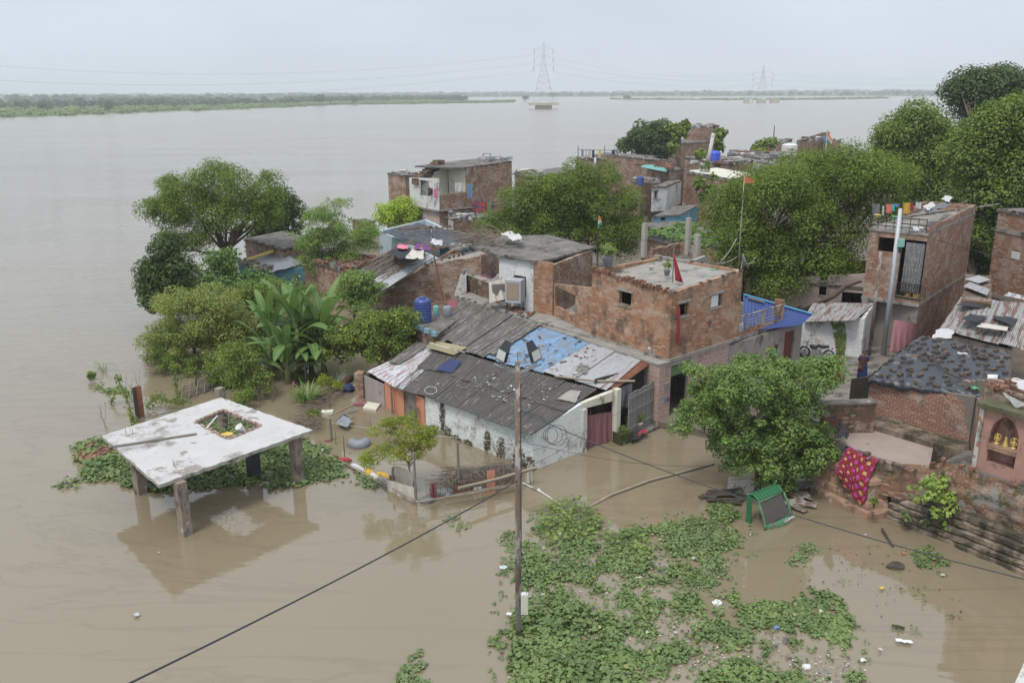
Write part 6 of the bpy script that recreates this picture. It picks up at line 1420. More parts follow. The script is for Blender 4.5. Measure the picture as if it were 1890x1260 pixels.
mb=MB();i0,i1=Wf+wr_*.06+wl_*.72,Wm+wl_*.60;walls(mb,[i0,i1,i1+wl_*.05,i0+wl_*.05],3.15,[Z(i0,330),Z(i1,306),Z(i1,306),Z(i0,330)],.1,{0:[hole(i0,i1,834,326,846,358)]});mb.box(at((Wm+i1)/2,(3.15+zq)/2),at((Wm-i1)*.49,0)*.9,(.05,.02,0),(0,0,(zq-3.15)/2-.05));mb.build('cream_wall',MT['plaster_cream'],root)
MB().prism([xy(Wm+wr_*-.08),xy(Wr),xy(Wb),xy(Wm+wl_*.95-wr_*.3)],[zq-.1,zr_-.1,zr_-.1,zq-.1],[zq+.06,zr_+.06,zr_+.06,zq+.06]).build('roof',MT['concrete_dark'],root)
MB().prism([xy(Wf-wl_*.02-wr_*.02),xy(Wr),xy(Wb),xy(Wl-wr_*.02+wl_*.02)],3.0,3.148).build('floor_slab',MT['concrete'],root)
mb=MB();
for k in range(9):c=Wf+wr_*(.02+.035*k)+wl_*.75;mb.abox(at(c,zf-.6+.22*k),(.9,1.0,.5+.16),math.atan2(wr_.y,wr_.x))
mb.build('broken_steps',MT['brick_dark'],root)
gw=[Wf+wr_*.02+wl_*.05,Wf+wr_*.16,Wr,Wb,Wl-wl_*.12]
mb=MB();gf_=Wf+wl_*.06+wr_*.02;walls(mb,[Wl-wl_*.1,gf_,Wr,Wb],-.3,2.99,.2,{0:[(.6,1.2,.4,1.6)]},mats={0:1});mb.build('ground_wall',[MT['brick_old'],MT['plaster_pink']],root)
MB().abox(at(Wf+wr_*.14,1.3),(.5,.3,3.4),math.atan2(wr_.y,wr_.x)).build('white_pillar',MT['plaster_white'],root)
MB().abox(at(Wl*.85+Wf*.15,1.3),(.35,.35,3.4),math.atan2(wl_.y,wl_.x)).build('white_pillar',MT['plaster_white'],root)
lad=Wm+wl_*.45;lb_=at(lad-wr_.normalized()*1.6,3.2)
mb=MB()
lp0,lp1=W(857,352,lad.y),W(863,318,lad.y+.5);lq0,lq1=W(864,352,lad.y),W(869,318,lad.y+.5)
mb.tube([lp0,lp1],.05,5);mb.tube([lq0,lq1],.05,5)
for k in range(6):mb.tube([lerp(lp0,lp1,(k+.5)/6),lerp(lq0,lq1,(k+.5)/6)],.04,5)
o=mb.build('ladder',MT['bamboo']);tag(o,'wooden ladder leaning on the cream wall of the open room','ladder')
Yw=float((Wf+wr_*.1).y)-.6
for(x0,y0,x1,y1,mt_,lb)in((790,346,795,362,'cloth_brown','brown cloth, first on the line at the white broken house'),(795,348,799,360,'cloth_navy','navy cloth, second on the line at the white broken house'),(800,348,807,365,'cloth_pink','pink cloth on the line at the white broken house'),(863,339,872,365,'cloth_blue','blue denim hanging on the terrace parapet below the ladder'),(840,337,853,353,'cloth_white','white round-hung cloth in the open cream room'),(875,337,879,342,'cloth_maroon','small maroon cloth at the brick corner of the open room')):
 c=[W(x0,y0,Yw),W(x1,y0,Yw),W(x1,y1,Yw),W(x0,y1,Yw)];o=cloth(MB(),*c,nu=8,nv=6,amp=.06,waves=1.4).build('washing',MT[mt_]);tag(o,lb,'washing','washing at the broken house')
def stripe_mat():
 mt,t,b,o_=newmat('striped_blanket');uv=nd(t,'ShaderNodeTexCoord').outputs['UV'];wv=nd(t,'ShaderNodeTexWave');wv.bands_direction='Y';wv.inputs['Scale'].default_value=.9;t.links.new(uv,wv.inputs['Vector'])
 cl=mixc(t,mrange(t,wv.outputs[1],.45,.55),(.04,.06,.14),(.45,.07,.06));t.links.new(cl,b.inputs['Base Color']);b.inputs['Roughness'].default_value=.85;return mt
Yb=float((Wf+wr_*.5).y)-.5
for(x0,x1,mt_,lb)in((872,893,None,'red and blue striped blanket hanging on the brick wall by the neem'),(894,899,'cloth_red','red cloth right of the striped blanket'),(899,906,'cloth_green','green cloth right of the striped blanket')):
 c=[W(x0,374,Yb),W(x1,372,Yb),W(x1,391,Yb),W(x0,393,Yb)];o=cloth(MB(),*c,nu=10,nv=6,amp=.05,waves=1.4).build('blanket',MT[mt_]if mt_ else stripe_mat());tag(o,lb,'blanket')
mb=MB();rq0=W(905,296,float(Wr.y)+1)
for k in range(16):c=W(rnd.uniform(885,940),rnd.uniform(290,298),float(Wr.y)+rnd.uniform(0,2));mb.abox(c,(rnd.uniform(.4,1.6),.25,.12),rnd.random()*3,0,rnd.uniform(-.4,.4))
for(xa,ya,xb,yb)in((883,290,924,288),(924,288,924,296),(883,290,884,297),(890,294,921,289),(892,283,905,283),(892,283,892,290),(905,283,905,290)):mb.tube([W(xa,ya,Wr.y+1),W(xb,yb,Wr.y+1)],.06,5)
o=mb.build('roof_junk',MT['metal_grey']);tag(o,'bed frame and odds and ends on the roof of the broken house','junk',kind='stuff')
back_house('small brick hut with a flat roof left of the white broken house',(748,326),(716,322),(775,322),4.6,'brick_old',z0=-.2,name='brick_hut')
back_house('dark brick house wall between the broken house and the round neem',(975,330),(950,322),(1060,318),5.2,'brick_dark',z0=-.2)
back_house('tiny brick hut at the water, left of the lime tree',(670,412),(650,408),(692,410),1.9,'brick_old',z0=-.3,name='brick_hut')
# houses right of the round neem
back_house('brick house whose roof carries a washing line, behind the round neem',(1160,300),(1064,292),(1212,290),6.2,'brick_old',z0=-.3,holes={})
r_,a,l,r,b=back_house('brick house with green-edged tin sheets and stones on its roof',(1236,318),(1170,304),(1262,314),6.3,'brick_old',z0=1.8,cop=True)
back_house('old brick house under a low tiled ridge, behind the tin-edged one',(1190,296),(1120,288),(1240,298),7.0,'brick_old',z0=-.3)
mb=MB();rubble(mb,(P(1180,300,6.6),P(1235,314,6.6),P(1250,308,6.6),P(1195,294,6.6)),60,s=(.2,.8));o=mb.build('roof_stones',MT['brick_loose']);tag(o,'stones and tiles lying on the tin-edged brick house roof','stones',kind='stuff')
mb=MB();sheet(mb,P(1182,308,6.55),P(1228,317,6.5),P(1240,310,6.6),P(1195,302,6.7),.3,.03,nv=2,per=30);o=mb.build('tin_sheet',MT['plastic_teal']);tag(o,'greenish tin sheet along the roof edge of a back brick house','tin sheet')
back_house('blue painted house with a red door below the overhanging brick rooms',(1256,398),(1206,402),(1290,380),3.4,'plaster_blue',z0=-.3,holes={'L':[(1220,401,1228,407)]},cop=False,name='blue_house')
back_house('whitewashed room jutting out over the blue house',(1231,346),(1203,348),(1258,335),5.4,'brick_white',z0=3.0,holes={'L':[(1206,352,1214,366)]},name='jutting_room',cat='room')
back_house('brick room with a small blue tank, beside the whitewashed jutting room',(1183,336),(1165,334),(1205,330),5.6,'brick_old',z0=-.3)
r_,a,l,r,b=back_house('brick house with a pale cement roof edged in red brick, behind the big neem',(1345,335),(1268,320),(1402,328),6.0,'brick_red',z0=-.3,holes={'L':[(1282,380,1290,392),(1282,345,1288,354)]},roofmat='concrete',slab=.25)
MB().prism([xy(p)for p in(a,r,b,l)],6.26,6.30).build('roof_screed',MT['plaster_cream'],r_)
r_,a,l,r,b=back_house('dark-roofed brick house carrying the bright blue tank',(1340,305),(1262,292),(1390,298),6.3,'brick_old',z0=-.3,dens=3)
r_,a,l,r,b=back_house('tallest back house, brick with creepers, left part',(1258,267),(1213,262),(1330,262),6.6,'brick_old',z0=-.3,dens=3)
back_house('brick stair tower of the tallest back house with a pierced wall',(1318,236),(1262,232),(1327,234),9.0,'brick_old',z0=5.0,name='stair_tower',cat='tower')
back_house('white low house with a thin roof between the two far brick groups',(1410,296),(1370,288),(1440,290),5.0,'plaster_white',z0=-.3)
back_house('brick house hung with creepers at the left of the white tank',(1448,262),(1394,262),(1462,258),6.0,'brick_old',z0=-.3)
r_,a,l,r,b=back_house('brick house with a slanting broken top beside the tricolour flag',(1516,252),(1472,257),(1530,250),6.6,'brick_old',z0=-.3,zs=[6.3,7.3,7.3,6.3],jag=.5)
back_house('lowest brick end house at the right of the tricolour flag',(1546,262),(1516,258),(1552,260),5.9,'brick_red',z0=-.3)
back_house('dark low house mostly hidden behind the top of the big neem',(1640,296),(1560,290),(1700,288),4.8,'brick_dark',z0=-.3)
back_house('grey plastered low house in the shadow between the neem and the blue house',(1215,425),(1160,418),(1290,415),2.8,'plaster_grey',z0=-.3)
# bean-covered roof behind the posts
r_,a,l,r,b=back_house('low house whose roof is covered by a green bean creeper',(1300,465),(1185,440),(1385,440),3.6,'brick_old',z0=-.3,name='creeper_roof_house')
n_=2600;u=nr.uniform(size=n_);v=nr.uniform(size=n_);A_,L_,R2,B2=[np.array(tuple(at(p,0)))for p in(a,l,r,b)]
pp_=L_*(1-u)[:,None]*(1-v)[:,None]+A_*u[:,None]*(1-v)[:,None]+R2*u[:,None]*v[:,None]+B2*(1-u)[:,None]*v[:,None]
pp_[:,2]=3.9+.35*np.array([mnoise.noise((p[0]*.9,p[1]*.9,0))for p in pp_])+nr.uniform(0,.25,n_);ok=pp_[:,0]<15.5
v_,f_=leaf_hex(pp_[ok],nr.normal(size=(ok.sum(),3))*.35+np.array([0,-.2,1]),.30);o=mesh_obj('bean_creeper',v_,f_,LF['creeper'],uvs=False);tag(o,'broad-leaved green creeper spread over the roof behind the posts','creeper',kind='stuff')
# brick ruin walls and barbed frames right behind the posts
back_house('roofless low brick walls just behind the cement roof posts',(1330,500),(1190,462),(1395,480),4.1,'brick_old',z0=-.3,roofz=3.2,jag=.8,name='brick_ruin',cat='ruin')
for(x0,x1,y,z,n_,lb)in((1070,1205,292,6.5,40,'odds and ends on the roof with the washing line'),(1215,1260,262,6.9,26,'white tub pieces and pots on the left of the tallest back roof'),(1270,1325,233,9.2,22,'slates and pots on top of the stair tower'),(1265,1385,300,6.6,50,'planks and rubble around the bright blue tank'),(1345,1440,284,6.2,60,'planks, pipes and scraps between the blue and the white tank'),(1395,1460,262,6.2,30,'tiles and tins on the creeper house roof'),(1475,1550,258,6.6,22,'broken tiles on the slanting brick house'),(1165,1215,334,5.7,24,'jars and junk on the small tank roof'),(945,1000,318,5.5,22,'loose tiles on the dark brick house beside the round neem'),(720,775,320,4.8,26,'tiles along the roof of the small brick hut'),(830,900,400,4.2,50,'white and black roofing scraps heaped below the broken house'),(1400,1600,300,5.3,70,'grey rubble on the low roofs behind the broad tree')):
 mb=MB()
 for _ in range(n_):
  p=P(rnd.uniform(x0,x1),y+rnd.uniform(-4,4),z);s_=rnd.uniform(.12,.42)*(1.3 if y<300 else 1);mb.abox(p+Vector((0,0,s_*.1)),(s_*rnd.uniform(.8,3.5),s_*.7,s_*rnd.uniform(.3,1.1)),rnd.random()*3,rnd.randrange(6),rnd.uniform(-.5,.5))
 tag(mb.build('roof_clutter',[MT[q]for q in('brick_loose','concrete_dark','plaster_white','wood','plastic_grey','concrete')]),lb,'clutter',kind='stuff')
 # left: small blue hut under the big tree, yellow-edged roof
r_,a,l,r,b=back_house('low blue-walled hut with a slate-grey sheet roof edged in yellow',(490,500),(440,482),(600,492),1.9,'plaster_blue',z0=-.4,zs=[1.7,1.8,2.0,2.2],cop=False,name='blue_hut',cat='hut',roofz=1.5)
mb,_v=tarp_roof([P(436,484,2.0),P(500,503,1.95),P(560,486,2.2),P(512,462,2.6)],16);mb.build('sheet_roof',MT['plastic_grey'],r_)
MB().tube([P(458,479,2.35),P(486,470,2.55),P(515,460,2.85)],.13,7).build('yellow_roll',MT['plastic_yellow'],r_)
mb=MB();rubble(mb,(P(436,486,2.1),P(500,503,2.0),P(500,492,2.2),P(440,476,2.3)),70,s=(.1,.5));o=mb.build('roof_rubble',MT['concrete_dark']);tag(o,'stones and slates heaped on the low blue hut roof','rubble',kind='stuff')
back_house('reddish ruined brick wall behind the blue hut, under the trees',(520,462),(452,444),(590,446),3.0,'brick_old',z0=-.4,jag=.8,name='brick_ruin',cat='ruin')
back_house('rubble-roofed brick shed between the feathery tree and the blue tank',(640,505),(560,480),(700,480),2.6,'brick_old',z0=-.4,name='brick_shed',cat='shed')
MBx=MB();rubble(MBx,(P(570,482,2.8),P(640,503,2.8),P(700,480,2.8),P(640,462,2.8)),110,s=(.1,.5));o=MBx.build('roof_rubble',MT['brick_loose']);tag(o,'broken bricks over the shed roof behind the banana plants','rubble',kind='stuff')
# ----- water tanks
def tank(px,py,z,wpx,ytop,mt_,label,lid='plastic_white',tag_name=None):
 b_=P(px,py,z);depth=float((np.array(b_)-_C)@_F);R_=wpx/2*depth/FPX;H_=Z(b_,ytop)-z
 root=empty('water_tank',b_,label,'water tank');prof=[(R_*.97,0)]
 n_=7
 for k in range(n_):
  z_=H_*.80*k/n_;prof+=[(R_,z_+.01),(R_,z_+H_*.08),(R_*.965,z_+H_*.09),(R_*.965,z_+H_*.105)]
 prof+=[(R_,H_*.81),(R_*.98,H_*.84),(R_*.7,H_*.93),(R_*.38,H_*.955),(R_*.36,H_*.955)]
 MB().lathe(b_,prof,28).build('body',MT[mt_],root,smooth=True)
 MB().lathe(b_+Vector((0,0,H_*.957)),[(R_*.36,0),(R_*.40,.01),(R_*.40,H_*.04),(R_*.1,H_*.06)],20).build('lid',MT[lid],root,smooth=True)
 return b_,R_,H_
tk=tank(781,592,2.9,32,548,'plastic_blue','ribbed dark blue water tank behind the grey corrugated roof','plastic_blue')
tank(1318,300,6.5,22,278,'plastic_brightblue','bright blue water tank on a far dark-edged roof','plastic_brightblue')
tank(1182,342,5.8,13,325,'plastic_blue','small blue tank half behind the round neem','plastic_blue')
tw=tank(1456,287,5.4,28,264,'plastic_white','white water tank with red lettering on a far roof')
# base for the blue tank: small flat-roofed tank room with painted balustrade
root=empty('tank_room',P(790,600,0),'low brick tank room with blue balustrade blocks under the blue tank','building')
tb4=[v2(P(x,y,2.75))for x,y in((752,604),(802,625),(850,590),(790,575))]
mb=MB();walls(mb,tb4,-.4,2.75,.2,jag=0);mb.build('wall',MT['brick_dark'],root);MB().prism([xy(p)for p in tb4],2.755,2.88).build('roof',MT['concrete_dark'],root)
mb=MB()
for k in range(5):c=tb4[0]*(1-k/4)+tb4[1]*k/4;mb.abox(at(c,3.02),(.34,.16,.24),-.6)
mb.build('balustrade',plain('chipped_blue_blocks',(.16,.34,.42),(.26,.33,.35),3,.8,dk=.3),root)
MBp=MB().tube([P(757,590,.3),P(757,590,2.75)],.06,8);o=MBp.build('white_post',MT['plaster_white']);tag(o,'white pipe post at the left of the tank room','post')
for(x,y,mt_,s_,lb)in((833,584,'plastic_grey',1.0,'grey drum beside the blue tank'),(812,583,'plastic_teal',.7,'green-lidded drum behind the blue tank')):
 b_=P(x-7,y,2.88);o=MB().lathe(b_,[(.22*s_,0),(.24*s_,.05),(.25*s_,.55),(.22*s_,.58),(.1,.6)],16).build('water_drum',MT[mt_],smooth=True);tag(o,lb,'drum')
 # red word on the white tank (as on the photo, an illegible short word in red)
def text(name,s,loc,size,mat,rz,parent=None,tilt=math.pi/2):
 cu=bpy.data.curves.new(name,'FONT');cu.body=s;cu.size=size;cu.extrude=.004;cu.align_x='CENTER';cu.align_y='CENTER'
 t_=bpy.data.objects.new(name,cu);link(t_);bpy.context.view_layer.update();me=bpy.data.meshes.new_from_object(t_.evaluated_get(bpy.context.evaluated_depsgraph_get()))
 bpy.data.objects.remove(t_);me.materials.clear();me.materials.append(mat);o=bpy.data.objects.new(name,me);link(o);o.rotation_euler=(tilt,0,rz);o.parent=parent;o.location=Vector(loc)-Vector(root_of(parent).location);return o
 # ----- trees and plants
def Pz(x,y,z=0.0):return P(x,y,z)
def T_(name,label,cat,bp,spec,leaf,ncl,rc,nl,ls,fork=None,Yoff=0.0,z=0.0,**kw):
 b=P(bp[0],bp[1],z);fk=W(fork[0],fork[1],b.y+Yoff)if fork else None
 return tree(name,label,cat,b,b.y+Yoff,spec,leaf,ncl,rc,nl,ls,fork=fk,**kw)
def bent(tm):
 b=P(430,530,0);Y=b.y
 pts=[b,W(427,500,Y),W(424,455,Y),W(432,425,Y),W(460,405,Y-.5),W(478,392,Y-.6)];tm.tube(pts,[.38,.30,.24,.2,.15,.08],7)
 tm.tube([W(478,392,Y-.6),W(476,386,Y-.6)],[.08,.04],5)
T_('spreading_tree','big spreading dark green tree with a forked trunk at the left river edge','tree',(430,530),[(345,372,62,42),(415,340,58,34),(480,350,34,34),(296,388,26,24),(320,350,30,22),(390,395,62,34),(458,392,42,30),(330,420,34,22),(490,392,26,30),(395,432,30,14),(350,455,30,16)],'neem',190,.95,52000,.17,fork=(415,455),r0=.42,extra=bent,nb=14,aspect=.45,shell=.45)
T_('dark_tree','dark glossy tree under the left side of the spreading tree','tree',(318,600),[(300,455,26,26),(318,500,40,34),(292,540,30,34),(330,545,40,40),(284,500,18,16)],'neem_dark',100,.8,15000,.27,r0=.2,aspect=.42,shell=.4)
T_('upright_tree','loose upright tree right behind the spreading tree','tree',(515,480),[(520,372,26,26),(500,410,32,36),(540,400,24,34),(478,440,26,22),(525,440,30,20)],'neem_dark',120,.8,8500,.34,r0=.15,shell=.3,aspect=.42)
T_('feathery_tree','tall light green feathery tree above the banana plants','tree',(618,540),[(612,385,34,20),(596,410,46,26),(640,420,40,24),(572,440,34,26),(612,450,50,28),(655,455,34,22),(575,478,36,22),(625,485,42,22),(630,372,16,10),(545,405,14,10),(675,430,18,12)],'moringa',120,.95,26000,.14,fork=(614,475),r0=.14,bark='bark_pale',shell=.25,aspect=.5,flatk=.38,droop=.35,nb=16)
T_('feathery_tree','second feathery tree, low and leaning, right of the banana plants','tree',(650,600),[(660,520,30,20),(690,535,26,14),(640,545,30,24),(672,560,26,18)],'moringa',70,.7,8000,.17,r0=.08,bark='bark_pale',shell=.25,flatk=.4,droop=.3)
T_('pale_bush','wide pale yellow-green bush at the left water edge','bush',(360,668),[(362,590,56,50),(305,612,32,30),(400,560,40,36),(425,600,34,44),(272,628,16,14),(330,560,36,24),(350,640,50,26),(405,645,36,30),(440,640,30,30),(300,640,24,14)],'pale',230,.6,42000,.13,r0=.1,shell=.5,nb=16)
T_('creeper_mound','mound of bright green creepers at the foot of the spreading tree','creeper',(430,560),[(400,510,46,20),(440,520,40,20),(370,530,30,20),(470,530,40,22),(412,478,16,22)],'creeper',90,.8,9000,.24,r0=.05,shell=.6,nb=3,hexl=True)
T_('bushy_shrub','bright green shrub with a yellow tuft, standing in water below the banana plants','shrub',(458,735),[(450,690,32,28),(462,662,20,12),(430,650,22,20),(475,710,22,22)],'shrub',80,.42,8500,.12,r0=.05,shell=.5,nb=10)
T_('dark_shrub','green undergrowth between the pale bush and the banana stems','shrub',(505,648),[(440,620,34,34),(500,630,46,34),(555,645,40,26),(480,580,40,34),(610,600,34,34),(560,560,50,30),(640,640,30,24),(450,550,40,24),(520,540,50,24)],'shrub',190,.7,20000,.17,r0=.06,shell=.4,nb=4,kdepth=.15,Yoff=1.0)
T_('flat_topped_tree','flat-topped small-leaved tree between the banana plants and the shed roof','tree',(708,705),[(690,606,50,26),(640,622,28,20),(738,596,28,20),(700,640,50,26),(660,650,28,18),(735,630,26,20)],'shrub',130,.6,16000,.15,fork=(703,660),r0=.07,shell=.5,nb=14,bark='bark_pale',flatk=.6)
T_('young_tree','young yellow-green tree on thin stems inside the bamboo fence','tree',(766,905),[(690,800,20,16),(722,790,22,14),(750,800,30,26),(790,800,18,22),(775,830,24,20),(735,830,28,22),(690,842,32,14),(762,772,14,10)],'neem_y',90,.27,9500,.08,fork=(752,850),r0=.035,bark='bark_pale',shell=.3,nb=18,flatk=.7)
T_('round_neem','large round-lobed green tree behind the flat roof, centre','tree',(1045,520),[(1052,330,40,28),(1005,345,36,28),(1100,338,38,26),(1142,372,32,32),(958,378,36,26),(918,408,28,20),(1040,370,46,34),(1090,385,44,34),(990,400,46,30),(1040,420,44,34),(1110,430,50,38),(1152,425,26,34),(960,425,36,20),(1130,465,34,18)],'neem',170,1.25,90000,.165,r0=.4,shell=.6,kdepth=.7,flatk=.8,up=.45,tilt=.8)
T_('lime_green_tree','small lime green tree at the corner of the broken white house','tree',(735,436),[(735,384,26,18),(712,396,20,18),(752,396,20,20),(734,406,32,14)],'lime',80,.75,7000,.26,r0=.12,shell=.5)
T_('broad_neem','broad spreading tree left of the tall brick house, largest in the scene','tree',(1468,600),[(1475,320,60,30),(1400,345,50,30),(1560,315,70,32),(1640,320,46,34),(1360,400,60,46),(1440,390,80,60),(1540,380,80,60),(1610,370,40,40),(1340,440,30,30),(1400,465,60,40),(1480,470,70,45),(1560,460,48,44),(1430,515,40,22),(1560,510,36,18)],'neem',250,1.35,120000,.165,fork=(1478,540),r0=.45,shell=.55,nb=18,kdepth=.8,flatk=.75,extra=lambda tm:tm.tube([P(1468,600,0)+Vector((0,0,1)),W(1490,568,50.5),W(1540,545,50),W(1560,528,50),W(1590,519,50)],[.3,.24,.17,.13,.07],7))
T_('river_tree','dull green tree at the back beside the tallest brick house','tree',(1195,345),[(1190,252,28,20),(1168,268,22,16),(1215,244,26,16),(1200,275,36,22),(1232,262,18,20)],'neem_dark',130,1.3,12000,.5,r0=.3,shell=.5)
# the wood at the right
T_('tall_tree','tall broad-leaved tree left of the wood at the right edge','tree',(1690,470),[(1690,225,36,26),(1660,255,40,30),(1720,255,44,34),(1645,290,26,22),(1690,300,50,34),(1740,300,40,34),(1720,350,44,40),(1700,400,40,40)],'forest',190,1.5,52000,.27,r0=.5,shell=.55,aspect=.6)
T_('tall_tree','darkest tree crown at the top of the wood at the right','tree',(1810,480),[(1820,160,46,24),(1790,175,36,20),(1860,165,40,24),(1830,200,60,26),(1900,180,30,26)],'neem_dark',140,1.9,36000,.35,Yoff=25,r0=.6,shell=.6,aspect=.6)
T_('tall_tree','sunlit broad-leaved tree filling the upper right corner of the wood','tree',(1860,540),[(1870,230,50,40),(1810,250,44,36),(1780,300,40,34),(1850,300,60,50),(1900,280,50,60),(1810,350,50,44),(1880,370,60,50),(1830,420,50,44),(1900,440,40,40)],'forest',250,1.4,80000,.24,r0=.5,shell=.55,aspect=.6)
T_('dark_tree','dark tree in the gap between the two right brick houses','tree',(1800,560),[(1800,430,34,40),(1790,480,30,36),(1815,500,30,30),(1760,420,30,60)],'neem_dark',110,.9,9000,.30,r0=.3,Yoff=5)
# guava in the flooded lane
T_('broad_crowned_tree','leafy green tree standing in the flooded lane beside the sunken green vehicle','tree',(1398,905),[(1380,700,60,40),(1330,720,44,40),(1440,700,50,36),(1300,750,34,28),(1500,690,26,20),(1390,760,84,50),(1470,760,50,44),(1420,820,70,44),(1490,820,40,34),(1350,800,40,30),(1450,870,44,26),(1268,775,22,12),(1500,860,24,22),(1400,868,44,24),(1345,830,36,30),(1520,820,20,26),(1528,672,22,14),(1490,675,36,20),(1520,700,26,20),(1540,690,16,16),(1258,790,14,8),(1290,700,24,16)],'guava',330,.42,48000,.135,r0=.12,shell=.5,nb=20,kdepth=.8)
# leaves of the wall fig
def patch_plant(name,label,spec,Yd,leaf,n,ls,cat='plant',rc=.25,ncl=40,**kw):
 bl=wblobs(Yd,spec,.4);c,nn,cc=crown_pts(bl,ncl,rc,n,.3,.8,.2,.5)
 root=empty(name,Vector(np.mean([tuple(b[0])for b in bl],axis=0)),label,cat)
 v,f=leaf_hex(c,nn,ls)if kw.get('hexl',True)else leaf_arrays(c,nn,ls,.4);v[:,2]=np.maximum(v[:,2],.01)if not kw.get('free')else v[:,2]
 mesh_obj('leaves',v,f,LF[leaf],parent=root,uvs=False)
 mb=MB();o_=Vector(cc.mean(axis=0));base=Vector(kw['base'])if 'base' in kw else o_-Vector((0,0,.3))
 for q in cc[:10]:mb.tube([base,lerp(base,Vector(q),.5)+Vector((rnd.uniform(-.1,.1),0,.05)),Vector(q)],[.02,.014,.006],4)
 mb.build('stems',MT['bark_pale'],root,smooth=True);return root
yb_=bankpt(1730,930,.1).y
patch_plant('wall_fig','young heart-leaved fig growing out of the embankment wall',[(1708,905,24,22),(1735,892,20,18),(1755,918,24,24),(1735,930,28,24),(1768,940,16,18),(1690,925,14,12),(1745,960,16,10)],yb_-.15,'peepal',900,.15,'plant',.22,50,base=bankpt(1740,925,.4))
patch_plant('wall_sapling','small pale sapling low on the embankment wall, below the fig',[(1672,952,12,8),(1700,958,16,10)],yb_+.4,'hyacinth_g',120,.14,rc=.12,ncl=12,base=bankpt(1690,965,.3))
patch_plant('wall_weed','tuft of green weed beside the hanging patterned cloth',[(1617,926,9,7)],27.9,'shrub',90,.10,rc=.1,ncl=6)
yc_=P(1330,265,5).y
patch_plant('creeper','bright green creeper hanging from the top of the tallest back house',[(1262,238,10,14),(1250,262,8,14),(1244,240,12,8)],128,'shrub',1000,.5,'creeper',.8,20,free=1)
patch_plant('creeper','green creeper at the right corner of the stair tower',[(1330,255,9,16),(1326,268,7,10)],128,'shrub',600,.5,'creeper',.8,14,free=1)
patch_plant('creeper','creeper over the brick house left of the white tank',[(1402,275,10,10),(1420,264,14,9),(1412,285,8,6)],150,'shrub',900,.5,'creeper',.9,20,free=1)
patch_plant('potted_tree','small light green tree in a pot left of the bright blue tank',[(1293,285,10,7)],112,'shrub',300,.4,'plant',.6,10,free=1)
patch_plant('potted_plant','plant in a square white pot on the pale cement roof',[(1303,305,6,6)],95,'shrub',200,.35,'plant',.4,8,free=1)
o=MB().abox(W(1301,313,95)+Vector((0,0,.2)),(.8,.8,1.0),.4).build('plant_pot',MT['plaster_white']);tag(o,'square white pot on the pale cement roof','pot')
patch_plant('wall_creeper','creeper sprigs on the red brick house wall left of the broad tree',[(1290,340,9,8),(1312,350,8,7),(1316,326,8,6),(1300,365,7,12)],88,'neem',500,.35,'creeper',.5,16,free=1)
patch_plant('bright_bush','lime green bush tips left of the lime green tree',[(690,425,12,10),(668,432,10,6)],84,'lime',500,.3,'bush',.5,12)
# banana plants
def banana(px,py,label,n,hgt,seed,spread=1.0):
 rg=random.Random(seed);b=P(px,py,0);root=empty('banana_plant',b,label,'banana plant','banana plants in the flood')
 top=b+Vector((rg.uniform(-.2,.2),0,hgt));MB().tube([b-Vector((0,0,.3)),lerp(b,top,.5),top],[.17,.14,.09],9).build('stem',plain('banana_stem',(.22,.24,.10),(.16,.15,.07),3,.6),root,smooth=True)
 for i in range(n):
  top=b+Vector((rg.uniform(-.08,.08),rg.uniform(-.08,.08),hgt*(rg.uniform(.35,1)if i%3!=1 else 1)));az=2.4*i+rg.uniform(-.35,.35);L=rg.uniform(2.3,3.3)*spread;el=rg.uniform(.55,1.25)if i%3!=1 else rg.uniform(1.2,1.5);wd_=rg.uniform(.22,.31)
  mb=MB();V=[];d=Vector((math.cos(az),math.sin(az),0));side=Vector((-d.y,d.x,0));p=top.copy();m_=15;e=el;tw=rg.uniform(-.5,.5);gaps=[rg.random()for _ in range(m_+1)]
  pts=[]
  for k in range(m_+1):
   t_=k/m_;pts.append(p.copy());p=p+(d*math.cos(e)+Vector((0,0,math.sin(e))))*(L/m_);e-=(.035+.075*t_)*rg.uniform(.7,1.3)*(1.4 if el<1.1 else .7)
  for k in range(m_+1):
   t_=k/m_;w_=0.012 if t_<.12 else wd_*math.sin(min(1,(t_-.10)/.9*1.02)*math.pi)**.40 if t_<.995 else .01
   w_*=1-.10*gaps[k];dirn=(pts[min(k+1,m_)]-pts[max(k-1,0)]).normalized();up_=side.cross(dirn).normalized();sd=(side*math.cos(tw*t_)+up_*math.sin(tw*t_))
   V+=[pts[k]-sd*w_+Vector((0,0,w_*.35)),pts[k]-sd*w_*.5+Vector((0,0,w_*.26)),pts[k],pts[k]+sd*w_*.5+Vector((0,0,w_*.26)),pts[k]+sd*w_+Vector((0,0,w_*.35))]
  mb.add(V,[(k*5+j,k*5+j+1,k*5+j+6,k*5+j+5)for k in range(m_)for j in range(4)])
  lf=mb.build('leaf',LF['banana'],root,smooth=True)
  MB().tube(pts,[.03*(1-.8*k/m_)+.004 for k in range(m_+1)],5).build('midrib',MT['rib'],lf,smooth=True)
MT['rib']=plain('banana_midrib',(.32,.40,.16),(.26,.33,.12),3,.5)
banana(505,700,'leftmost banana plant of the clump, leaning outward',17,2.3,3,1.05)
banana(553,698,'middle banana plant with the tallest upright leaves',18,2.8,5,1.1)
banana(600,694,'rightmost banana plant, leaves arching over the small-leaved tree',17,2.2,8,1.15)
banana(532,708,'short front banana plant with low drooping leaves',13,1.4,12,.85)
banana(575,690,'banana plant squeezed between the middle and rightmost ones',14,2.0,19,1.0)
